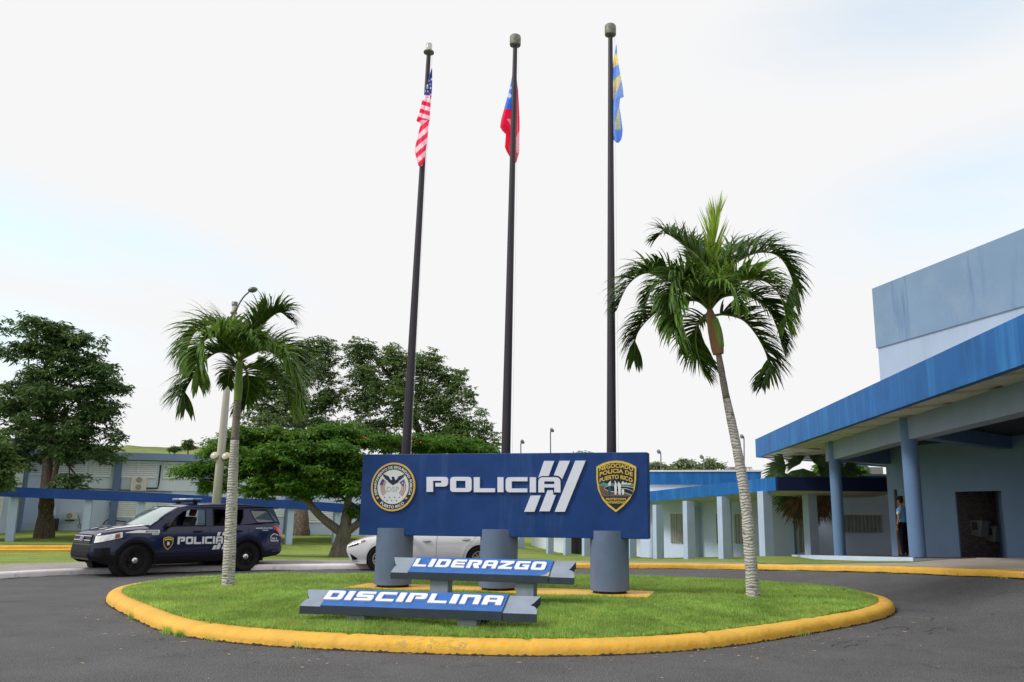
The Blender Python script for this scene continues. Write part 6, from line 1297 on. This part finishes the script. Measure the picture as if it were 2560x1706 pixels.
    mb = MB(); mb.add([(4.6, -.68, 1.685), (4.6, .68, 1.685), (4.83, .64, 1.655), (4.83, -.64, 1.655), (4.6, -.68, 1.65), (4.6, .68, 1.65), (4.83, .64, 1.635), (4.83, -.64, 1.635)], [(0, 3, 2, 1), (4, 5, 6, 7), (0, 4, 7, 3), (3, 7, 6, 2), (2, 6, 5, 1)]); B(mb, 'spoiler', m_paint)
    mb = MB(); rows = []
    for t in np.linspace(0, 1, 7):
        x, z = 1.28 + (1.97 - 1.28) * t, 1.215 + (1.665 - 1.215) * t + .05 * math.sin(math.pi * t); w = gy(x, z) * (1 - .03 * t) - .05; rows.append([Vector((x - .10 * (1 - (q) ** 2), w * q, z)) for q in np.linspace(-1, 1, 11)])
    mb.grid(rows); B(mb, 'windscreen', m_wsh, smooth=True)
    for sgn in (-1, 1):
        mb = MB(); mb.tube([Vector((1.24, sgn * (gy(1.3, 1.2) - .02), 1.17)), Vector((1.62, sgn * (gy(1.62, 1.44) - .025), 1.455)), Vector((1.97, sgn * (gy(1.97, 1.66) - .03), 1.648))], .03, 8); B(mb, 'windscreen_pillar', m_paint, smooth=True)
    mb = MB(); mb.add([(4.66, -.64, 1.63), (4.66, .64, 1.63), (4.86, .74, 1.2), (4.86, -.74, 1.2)], [(0, 1, 2, 3)]); B(mb, 'rear_window', m_glassd)
    mb = MB(); mb.add([(1.2, -.85, 1.15), (1.2, .85, 1.15), (1.62, .85, 1.19), (1.62, -.85, 1.19)], [(0, 1, 2, 3)]); mb.box((1.3, -.8, .9), (1.75, .8, 1.17)); B(mb, 'dashboard', m_inner)
    mb = MB(); mb.add([(1.6, -.86, .9), (4.8, -.86, .9), (4.8, .86, .9), (1.6, .86, .9)], [(0, 1, 2, 3)]); B(mb, 'cabin_floor', m_inner)
    for y in (-.42, .42):
        for x0 in (2.35, 3.35):
            mb = MB(); T = Matrix.Translation((x0, y, .95)) @ Matrix.Rotation(R_(14), 4, 'Y'); mb.box((-.07, -.24, 0), (.07, .24, .48), T); st = B(mb, 'seat', m_seat, bevel=.04)
            mb = MB(); mb.box((-.05, -.13, .50), (.05, .13, .68), T); B(mb, 'headrest', m_seatr if x0 < 3 else m_seat, st, bevel=.03)
    mb = MB(); mb.lathe([(.17, -.012), (.19, 0), (.17, .012)], 20, Matrix.Translation((1.86, -.42, 1.12)) @ Matrix.Rotation(R_(-62), 4, 'Y')); B(mb, 'steering_wheel', m_clad)
    # light bar
    mb = MB(); mb.box((2.38, -.60, 1.805), (2.60, .60, 1.843)); lb = B(mb, 'light_bar', m_clad, bevel=.02)
    mb = MB(); 
    for y0, y1, k in ((-.62, -.22, 0), (-.22, .22, 1), (.22, .62, 0)):
        mb = MB(); mb.box((2.36, y0, 1.845), (2.62, y1, 1.895)); B(mb, 'lens', [m_lightb, m_chrome][k], lb, bevel=.02)
    for y in (-.5, .5): mb = MB(); mb.box((2.44, y - .03, 1.74), (2.54, y + .03, 1.80)); B(mb, 'foot', m_clad, lb)
    # mirrors
    for sgn in (-1, 1):
        mb = MB(); y = sgn * 1.04; n = 14; mb.add([(1.60, y - .13, 1.17), (1.70, y - .13, 1.165), (1.70, y + .13, 1.165), (1.60, y + .13, 1.17), (1.64, y - .12, 1.315), (1.70, y - .12, 1.32), (1.70, y + .11, 1.31), (1.64, y + .11, 1.30)], [(3, 2, 1, 0), (4, 5, 6, 7), (0, 1, 5, 4), (1, 2, 6, 5), (2, 3, 7, 6), (3, 0, 4, 7)]); mr = B(mb, 'mirror', m_clad, bevel=.035)
        mb = MB(); mb.tube([(1.66, sgn * .88, 1.16), (1.66, sgn * 1.0, 1.18)], .035, 8); B(mb, 'mirror_arm', m_clad, mr)
    # lamps, grille, bumper
    S = lambda x, z, h=.006, sg=-1: onside(side, xo, x, z, h, sg)
    def patch(name, mat, rows, par=r, both=True, h=.008):
        for sg in ((-1, 1) if both else (-1,)):
            mb = MB(); mb.grid([[S(x, z, h, sg) for x, z in row] for row in rows]); 
            if sg > 0: mb.f = [q[::-1] for q in mb.f]
            B(mb, name, mat, smooth=True)
    def strip(x0, x1, zb0, zb1, zt0, zt1, nx=12, nz=5):
        return [[(x0 + (x1 - x0) * i / nx, (zb0 + (zb1 - zb0) * i / nx) + ((zt0 + (zt1 - zt0) * i / nx) - (zb0 + (zb1 - zb0) * i / nx)) * j / nz) for j in range(nz + 1)] for i in range(nx + 1)]
    patch('headlight', m_head, strip(.03, .60, .80, .93, .96, 1.055)); patch('indicator', m_amber, strip(.42, .54, .90, .935, 1.0, 1.03), h=.014); patch('headlight_rim', m_clad, strip(.02, .64, .785, .93, .80, .94), h=.012)
    patch('fog_recess', m_clad, strip(.05, .36, .52, .55, .68, .70), h=.010); patch('fog_recess_rim', m_rimb, strip(.05, .38, .50, .53, .52, .55), h=.022)
    patch('tail_light', m_tail, strip(4.62, 4.97, 1.10, .88, 1.18, 1.12)); patch('tail_light', m_tail, strip(4.80, 4.97, .90, .84, 1.12, 1.1), h=.012)
    def front(name, mat, y0, y1, z0, z1, off, nz=4, par=r):
        mb = MB(); rows = []
        for i in range(nz + 1):
            z = z0 + (z1 - z0) * i / nz; row = []
            for k in range(13):
                y = y0 + (y1 - y0) * k / 12; hx = inter([p[1] for p in sp['hw'][:5]], [p[0] for p in sp['hw'][:5]], abs(y) * 1.02); row.append(Vector((xo(max(0, hx if abs(y) > .56 else 0), z) - off, y, z)))
            rows.append(row)
        mb.grid(rows); return B(mb, name, mat, par, smooth=True)
    gr = front('grille', m_clad, -.56, .56, .78, 1.0, .012)
    for i in range(4): front('grille_bar', m_rims if i % 2 else m_rimb, -.54, .54, .80 + i * .05, .822 + i * .05, .03, 1, gr)
    front('bumper', m_clad, -.60, .60, .44, .74, .012); front('bumper_slot', m_inner, -.56, .56, .46, .56, .022); front('skid_plate', m_rimb, -.58, .58, .40, .45, .03)
    # oval emblem with its small script
    ov = lambda a, b, h: Vector((xo(0, .90 + b) - .05 - h, -.0 - a, .90 + b))
    mb = MB(); mb.poly([(.13 * math.cos(t), .055 * math.sin(t)) for t in np.linspace(0, 2 * math.pi, 28, False)], [], lambda a, b, h: ov(a, b, .0)); em = B(mb, 'emblem', m_chrome)
    mb = MB(); mb.poly([(.115 * math.cos(t), .043 * math.sin(t)) for t in np.linspace(0, 2 * math.pi, 28, False)], [], lambda a, b, h: ov(a, b, .004)); B(mb, 'emblem_field', m_fblue, em)
    mb = MB(); put_text(mb, 'Ford', lambda u, v: ov(-.08 + .16 * u, -.024 + .05 * v, .008), bold=.01); B(mb, 'emblem_lettering', m_chrome, em)
    # white bonnet stripes, fender band and lettering
    def hoodpt(x, q, h=.012):
        bz = lerp_tab(sp['belt'], x); hz = lerp_tab(sp['hood'], x); w = side(x, bz); z = bz + (hz - bz) * (1 - abs(q) ** 3) ** .8; return Vector((xo(x, z), q * w, z + h))
    for sg in (-1, 1):
        mb = MB(); mb.grid([[hoodpt(x, sg * (.70 - .30 * (x - .25) / 1.1)), hoodpt(x, sg * (.78 - .10 * (x - .25) / 1.1))] for x in np.linspace(.25, 1.3, 14)]); B(mb, 'bonnet_stripe', m_decal)
        for k in range(3): mb = MB(); mb.grid([[hoodpt(x, sg * (.30 - .02)), hoodpt(x, sg * .40)] for x in np.linspace(.22 + k * .34, .42 + k * .34, 5)]); B(mb, 'bonnet_stripe', m_decal)
    mb = MB(); mb.grid([[S(x, 1.035 - .015 * (x - .66), .006), S(x, 1.045 + .055 * min(1, (x - .66) / .3), .006)] for x in np.linspace(.66, 1.46, 14)]); B(mb, 'fender_band', m_decal)
    def word(t, x0, x1, z0, z1, mat, nm='lettering', sg=-1, bold=.03, h=.010):
        mb = MB(); put_text(mb, t, lambda u, v: S(x0 + (x1 - x0) * u if sg < 0 else x1 - (x1 - x0) * u, z0 + (z1 - z0) * v, h, sg), bold=bold); B(mb, nm, mat)
    word('ESTATAL', 1.13, 1.43, 1.043, 1.083, m_clad); word('9530', 1.27, 1.44, .975, 1.02, m_decal)
    word('ACADEMIA DE LA POLICIA', 4.02, 4.58, 1.10, 1.135, m_decal); word('S.A.E.A.', 4.22, 4.40, 1.045, 1.08, m_decal)
    word('911', 4.54, 4.70, .80, .86, m_decal)
    mb = MB()
    for a, b in (((4.50, .77), (4.50, .90)), ((4.50, .90), (4.60, .965)), ((4.60, .965), (4.76, .92)), ((4.50, .77), (4.76, .77))):
        d = Vector((b[0] - a[0], b[1] - a[1])).normalized() * .011; n = Vector((-d.y, d.x)); mb.add([S(a[0] - n.x, a[1] - n.y, .012), S(b[0] - n.x, b[1] - n.y, .012), S(b[0] + n.x, b[1] + n.y, .012), S(a[0] + n.x, a[1] + n.y, .012)], [(0, 1, 2, 3)])
    B(mb, 'badge', m_decal)
    # POLICIA with its slanted stripes on the doors
    lt = 1.91; k = 1.19 / (1935 - 150); zk = .185 / 200
    for i, l in enumerate(LET):
        ol = fillet([(a, -b, q) for a, b, q in l]); mb = MB(); mb.poly(ol, [[(a, -b) for a, b in HOL[i]]] if i in HOL else [], lambda x, y, h: S(lt + (x - 150) * k, .735 + (y + 487) * zk, .008)); B(mb, 'letter', m_decal)
    for l in ([(1718, 170), (1853, 170), (1778, 270), (1680, 270)], [(1925, 168), (2063, 168), (1990, 268), (1880, 262)], [(2135, 166), (2272, 166), (2035, 650), (1900, 650)], [(1580, 532), (1712, 530), (1648, 648), (1513, 648)], [(1763, 462), (1833, 460), (1840, 522), (1875, 524), (1812, 642), (1675, 642)]):
        mb = MB(); mb.poly([(a, -b) for a, b in l][::-1], [], lambda x, y, h: S(lt + (x - 150) * k, .735 + (y + 487) * zk, .008)); B(mb, 'stripe', m_decal)
    # door shield
    sc = .25 / 915; fx = lambda x, y, h: S(1.68 + (x - 750) * sc, .775 + (-y - 780) * -sc * 1.0 if 0 else .775 + (780 + y) * sc, h)
    mb = MB(); mb.poly(fl(SH), [], lambda x, y, h: fx(x, y, .008)); ds = B(mb, 'door_shield', m_shy)
    mb = MB(); mb.poly(fl([(745 + (a - 745) * .84, 770 + (b - 770) * .86) for a, b in SH]), [], lambda x, y, h: fx(x, y, .011)); B(mb, 'shield_field', m_shd, ds)
    mb = MB(); mb.poly(fl([(400, 430), (745, 340), (1100, 430), (1090, 560), (745, 480), (410, 560)]), [], lambda x, y, h: fx(x, y, .013)); mb.build('shield_lettering', m_shy, ds, world=False)
    mb = MB(); mb.poly(fl([(640, 680), (740, 620), (760, 700), (870, 690), (880, 960), (780, 930), (740, 990), (660, 960)]), [], lambda x, y, h: fx(x, y, .013)); mb.build('shield_figures', m_swhite, ds, world=False)
    # shut lines, handles, sill line
    for pts in ([(1.50, .42), (1.49, .8), (1.50, 1.12)], [(2.745, .40), (2.745, .8), (2.75, 1.16)], [(3.83, 1.17), (3.80, 1.0), (3.70, .86), (3.42, .60), (3.40, .42)]):
        for sg in (-1, 1):
            c = cr([Vector((a, b, 0)) for a, b in pts], 6); mb = MB(); mb.grid([[S(p.x - .005, p.y, .003, sg), S(p.x + .005, p.y, .003, sg)] for p in c]); B(mb, 'shut_line', m_inner)
    for x in (2.42, 3.52):
        for sg in (-1, 1):
            mb = MB(); p = S(x, 1.05, .02, sg); mb.lathe([(0, -.13), (.018, -.11), (.022, 0), (.018, .11), (0, .13)], 10, Matrix.Translation(p) @ Matrix.Rotation(R_(90), 4, 'Y')); B(mb, 'door_handle', m_clad, smooth=True)
    for sg in (-1, 1): mb = MB(); mb.grid([[S(x, .50, .010, sg), S(x, .525, .012, sg)] for x in np.linspace(1.42, 3.3, 20)]); B(mb, 'sill_trim', m_rimb)
    return r
make_suv()
def make_sedan():
    sp = dict(L=4.62, wb=(.96, 3.66), R=.325, tw=.20, hw=[(0, .52), (.05, .66), (.16, .76), (.4, .83), (.9, .87), (1.6, .885), (3.0, .885), (3.9, .86), (4.35, .78), (4.55, .68), (4.62, .58)],
        bottom=[(0, .24), (.3, .18), (1.3, .20), (3.2, .20), (4.2, .25), (4.62, .35)], belt=[(0, .66), (.15, .73), (.5, .83), (1.1, .90), (1.6, .92), (3, .955), (3.9, .985), (4.4, .99), (4.50, .90)],
        hood=[(0, .70), (.12, .78), (.45, .90), (.9, .975), (1.3, 1.03), (1.6, 1.0), (3.9, 1.05), (4.5, 1.04), (4.62, .95)], arch=.375, nose=.16, tail=.12)
    fw = G(949, 1428); bw = G(1200, 1428); a = math.atan2(bw.y - fw.y, bw.x - fw.x)
    r = thing('white_sedan', (0, 0, 0), 'white sedan car parked behind the pillars of the sign board', 'car', rz=a); c, s = math.cos(a), math.sin(a); lx_, ly_ = .96, -.87
    r.location = (fw.x - (lx_ * c - ly_ * s), fw.y - (lx_ * s + ly_ * c), 0)
    side, xo, arch = car_body(sp, r, m_pwhite, m_pwhite, -1); car_common(sp, r, side, xo, arch, m_pwhite)
    B = lambda mb, n, m, p=r, **k: mb.build(n, m, p, world=False, **k); S = lambda x, z, h=.006, sg=-1: onside(side, xo, x, z, h, sg)
    for w in sp['wb']:
        for sg in (-1, 1): wheel(r, w, sg * .775, sp['R'], sp['tw'], m_rims, m_rimb, 10, out=sg)
    def gy(x, z): t = (z - .95) / .5; return min(.80, lerp_tab(sp['hw'], x) * .92) - .17 * t
    rz_ = [(1.95, 1.36), (2.3, 1.43), (2.8, 1.455), (3.3, 1.42), (3.65, 1.34)]
    outer = [(1.2, .90), (4.3, .97), (4.2, 1.03)] + rz_[::-1] + [(1.25, 1.0)]
    W1 = [(1.66, .96), (2.42, .975), (2.42, 1.37), (2.1, 1.33)]; W2 = [(2.52, .98), (3.55, 1.0), (3.45, 1.30), (3.2, 1.36), (2.52, 1.38)]
    for sg in (-1, 1):
        mb = MB(); mb.poly(outer, [W1[::-1], W2[::-1]], lambda a, b, h: Vector((a, sg * gy(a, b), b))); B(mb, 'side_frame', m_pwhite)
        for q in (W1, W2): mb = MB(); mb.poly(q, [], lambda a, b, h: Vector((a, sg * (gy(a, b) - .006), b))); B(mb, 'side_window', m_glassd)
    mb = MB(); mb.grid([[Vector((x, gy(x, z) * q, z + .03 * (1 - q * q))) for q in np.linspace(-1, 1, 9)] for x, z in rz_]); B(mb, 'roof', m_pwhite, smooth=True)
    mb = MB(); mb.grid([[Vector((x - .08 * (1 - q * q), gy(x, z) * q, z)) for q in np.linspace(-1, 1, 9)] for x, z in ((1.22, 1.0), (1.6, 1.2), (1.95, 1.365))]); B(mb, 'windscreen', m_wsh, smooth=True)
    mb = MB(); mb.grid([[Vector((x, gy(x, z) * q, z)) for q in np.linspace(-1, 1, 5)] for x, z in ((3.65, 1.345), (4.25, 1.03))]); B(mb, 'rear_window', m_glassd, smooth=True)
    def patch(name, mat, x0, x1, zb0, zb1, zt0, zt1, h=.008):
        for sg in (-1, 1): mb = MB(); mb.grid([[S(x0 + (x1 - x0) * i / 10, (zb0 + (zb1 - zb0) * i / 10) + ((zt0 + (zt1 - zt0) * i / 10) - (zb0 + (zb1 - zb0) * i / 10)) * j / 4, h, sg) for j in range(5)] for i in range(11)]); B(mb, name, mat, smooth=True)
    patch('headlight', m_head, .03, .52, .60, .78, .67, .83); patch('headlight_inner', m_rimb, .05, .34, .615, .70, .63, .755, .014); patch('indicator', m_amber, .36, .52, .74, .785, .78, .825, .014)
    patch('air_intake', m_clad, .10, .28, .28, .30, .46, .34); patch('bumper_lip', m_rims, .02, .30, .255, .25, .275, .27, .014)
    for pts in ([(1.42, .26), (1.42, .6), (1.45, .9)], [(2.47, .25), (2.47, .6), (2.48, .96)], [(3.56, .98), (3.5, .84), (3.30, .62), (3.22, .40), (3.2, .26)]):
        c = cr([Vector((a, b, 0)) for a, b in pts], 6); mb = MB(); mb.grid([[S(p.x - .005, p.y, .003), S(p.x + .005, p.y, .003)] for p in c]); B(mb, 'shut_line', m_acd)
    for x, z in ((2.20, .80), (3.28, .845)):
        mb = MB(); p = S(x, z, .022); mb.lathe([(0, -.11), (.014, -.09), (.018, 0), (.014, .09), (0, .11)], 10, Matrix.Translation(p) @ Matrix.Rotation(R_(90), 4, 'Y')); h_ = B(mb, 'door_handle', m_pwhite, smooth=True)
        mb = MB(); mb.grid([[S(x + .12 * math.cos(t) * q, z + .032 * math.sin(t) * q, .004) for q in (0, 1)] for t in np.linspace(0, 2 * math.pi, 20)]); B(mb, 'handle_recess', m_acd, h_)
    for sg in (-1, 1):
        mb = MB(); mb.lathe([(0, -1), (.7, -.8), (1, 0), (.7, .8), (0, 1)], 14, Matrix.Translation((1.62, sg * .97, 1.02)) @ Matrix.Diagonal((.07, .13, .08, 1))); B(mb, 'mirror', m_pwhite, smooth=True)
make_sedan()
# ================================================================== PERSON
m_skin = M('skin_tan', (.33, .165, .10), .55, var=.08, scale=9); m_shirt = M('shirt_light_blue', (.16, .40, .86), .75, var=.07, scale=6); m_trou = M('trousers_black', (.006, .007, .012), .9, spec=.1); m_cap = M('cap_navy', (.012, .015, .035), .6); m_shoe = M('shoe_black', (.012, .011, .012), .35); m_hair = M('hair_dark', (.02, .014, .01), .7); m_watch = M('watch_black', (.012, .012, .014), .4)
def skinned(name, verts, edges, radii, mats, parent, lv=2, root=0):
    me = bpy.data.meshes.new(name); me.from_pydata(verts, edges, []); 
    for q in (mats if isinstance(mats, list) else [mats]): me.materials.append(q)
    o = link(name, me, parent); o.modifiers.new('skin', 'SKIN'); sk = me.skin_vertices[0].data
    for i, r in enumerate(radii): sk[i].radius = r if isinstance(r, tuple) else (r, r); sk[i].use_root = (i == root)
    o.modifiers['skin'].use_smooth_shade = True; sb = o.modifiers.new('sub', 'SUBSURF'); sb.levels = sb.render_levels = lv; return o
Y = 26.0; fz_ = flz(0, 26.0) + .01; pp = P(2262, 1386, Y)
pr_ = thing('person', (pp.x, pp.y, flz(pp.x, pp.y) + .006), 'person in light blue short sleeved shirt, black trousers and peaked cap standing behind a column', 'person', rz=R_(-50))
# local frame: the figure faces -x and a little away (+y); the near side is -y
body_v = [(0, 0, .98), (0, 0, 1.12), (-.01, 0, 1.28), (0, 0, 1.42), (-.005, 0, 1.50), (-.02, 0, 1.57),
          (0, -.15, 1.405), (.02, -.235, 1.15), (-.05, -.25, .90), (0, .15, 1.405), (.02, .235, 1.15), (-.05, .25, .90),
          (0, -.10, .92), (-.005, -.11, .50), (.03, -.115, .09), (0, .10, .92), (-.005, .12, .50), (.03, .125, .09), (-.10, -.115, .035), (-.10, .13, .035)]
body_e = [(0, 1), (1, 2), (2, 3), (3, 4), (4, 5), (3, 6), (6, 7), (7, 8), (3, 9), (9, 10), (10, 11), (0, 12), (12, 13), (13, 14), (0, 15), (15, 16), (16, 17), (14, 18), (17, 19)]
body_r = [(.09, .11), (.08, .10), (.085, .10), (.07, .09), .052, .05, .048, .042, .028, .048, .042, .028, .06, .042, .036, .06, .042, .036, .028, .028]
skinned('body', body_v, body_e, body_r, m_skin, pr_)
skinned('shirt', [(0, 0, .95), (0, 0, 1.12), (-.01, 0, 1.29), (0, 0, 1.40), (0, 0, 1.49), (0, -.145, 1.40), (.008, -.195, 1.29), (.014, -.222, 1.20), (0, .145, 1.40), (.008, .195, 1.29), (.014, .222, 1.20)], [(0, 1), (1, 2), (2, 3), (3, 4), (3, 5), (5, 6), (6, 7), (3, 8), (8, 9), (9, 10)], [(.14, .17), (.13, .155), (.14, .17), (.11, .13), .062, .076, .068, .062, .076, .068, .062], m_shirt, pr_)
skinned('trousers', [(0, 0, 1.06), (0, 0, .93), (0, -.10, .86), (-.005, -.11, .50), (.02, -.115, .055), (0, .10, .86), (-.005, .12, .50), (.02, .125, .055)], [(0, 1), (1, 2), (2, 3), (3, 4), (1, 5), (5, 6), (6, 7)], [(.145, .175), (.145, .175), .105, .076, .06, .105, .076, .06], m_trou, pr_)
for y in (-.115, .125): skinned('shoe', [(.05, y, .045), (-.04, y, .05), (-.14, y, .035)], [(0, 1), (1, 2)], [.045, .05, .036], m_shoe, pr_)
# head
mb = MB(); T = Matrix.Translation((-.03, 0, 1.665)) @ Matrix.Rotation(R_(-8), 4, 'Y'); rows = []
for i in range(13):
    ph = math.pi * i / 12; z = -math.cos(ph); row = []
    for k in range(18):
        a = 2 * math.pi * k / 18; x, y = math.sin(ph) * math.cos(a), math.sin(ph) * math.sin(a); sx = .098; fx_ = x * sx * (1 - .10 * (z < -.3)); 
        if x < 0 and abs(y) < .35: fx_ -= .016 * math.exp(-((z + .12) / .18) ** 2) * (1 - abs(y) / .35) + .006 * math.exp(-((z + .50) / .1) ** 2)
        if x < 0 and .15 < abs(y) < .6: fx_ += .006 * math.exp(-((z - .08) / .12) ** 2)
        row.append(T @ Vector((fx_, y * .077 * (1 - .18 * max(0, -z)), z * .122)))
    rows.append(row)
mb.grid(rows, close=True); hd_ = mb.build('head', m_skin, pr_, smooth=True, world=False)
for s in (-1, 1): mb = MB(); mb.lathe([(0, -.012), (.026, -.006), (.03, .006), (.012, .014), (0, .01)], 10, T @ Matrix.Translation((.012, s * .078, -.012)) @ Matrix.Rotation(R_(90), 4, 'X') @ Matrix.Diagonal((.7, 1.1, 1, 1))); mb.build('ear', m_skin, hd_, smooth=True, world=False)
for s in (-1, 1): mb = MB(); mb.lathe([(0, -.008), (.010, 0), (0, .008)], 8, T @ Matrix.Translation((-.088, s * .032, .008))); mb.build('eye', m_shoe, hd_, world=False)
mb = MB(); mb.lathe([(0, .003), (.018, 0), (0, -.003)], 8, T @ Matrix.Translation((-.092, 0, -.062)) @ Matrix.Diagonal((.5, 1.2, 1, 1))); mb.build('mouth', m_seatr, hd_, world=False)
mb = MB(); mb.lathe([(.060, -.075), (.092, -.03), (.100, .03), (.098, .06)], 18, T @ Matrix.Translation((.012, 0, 0)) @ Matrix.Diagonal((1, .86, 1, 1))); 
mb.f = [f for f in mb.f if sum((T.inverted() @ mb.v[i]).x for i in f) / 4 > .0]; mb.mi = [0] * len(mb.f); mb.build('hair', m_hair, hd_, smooth=True, world=False)
mb = MB(); mb.lathe([(.092, .035), (.094, .07), (.120, .108), (.115, .124), (.06, .135), (0, .136)], 24, T @ Matrix.Rotation(R_(-6), 4, 'Y') @ Matrix.Diagonal((1.05, .92, 1, 1))); cp_ = mb.build('cap', m_cap, pr_, smooth=True, world=False)
mb = MB(); mb.grid([[T @ Vector((-.085 * math.cos(a) * q - (.062 * (q > 1) * math.cos(a)), .088 * math.sin(a) * q, .05 - (.028 if q > 1 else 0))) for q in (1, 1.12)] for a in np.linspace(-1.2, 1.2, 12)]); mb.build('visor', m_shoe, cp_, smooth=True, world=False)
# hands with fingers
for s in (-1, 1):
    w0 = Vector((-.05, s * .25, .90)); hv, he, hr = [tuple(w0), tuple(w0 + Vector((-.008, 0, -.05)))], [(0, 1)], [.024, (.034, .018)]
    hnd = skinned('hand', hv, he, hr, m_skin, pr_, 1)
    for f_, (dx, ln) in enumerate(((-.030, .068), (-.010, .078), (.010, .074), (.028, .058))):
        b = w0 + Vector((dx * .9 - .008, 0, -.06)); q1 = b + Vector((0, -s * .004, -ln * .45)); q2 = q1 + Vector((.006, -s * .012, -ln * .32)); q3 = q2 + Vector((.010, -s * .014, -ln * .2))
        skinned('finger', [tuple(b + Vector((0, 0, .02))), tuple(q1), tuple(q2), tuple(q3)], [(0, 1), (1, 2), (2, 3)], [.0095, .0088, .008, .007], m_skin, hnd, 1)
    b = w0 + Vector((-.03, 0, -.02)); skinned('thumb', [tuple(b), tuple(b + Vector((-.022, -s * .008, -.03))), tuple(b + Vector((-.024, -s * .014, -.06)))], [(0, 1), (1, 2)], [.011, .010, .008], m_skin, hnd, 1)
mb = MB(); mb.lathe([(.030, -.012), (.033, 0), (.030, .012)], 14, Matrix.Translation((-.048, -.25, .945))); mb.build('watch', m_watch, pr_, world=False)
mb = MB(); mb.box((-.125, -.15, .985), (.125, .15, 1.02)); mb.build('belt', m_shoe, pr_, world=False, bevel=.03)
mb = MB(); mb.add([(-.025, -.268, 1.33), (.035, -.268, 1.33), (.037, -.285, 1.27), (.007, -.288, 1.25), (-.023, -.285, 1.27)], [(0, 1, 2, 3, 4)][::1]); mb.build('shoulder_patch', m_gold, pr_, world=False)
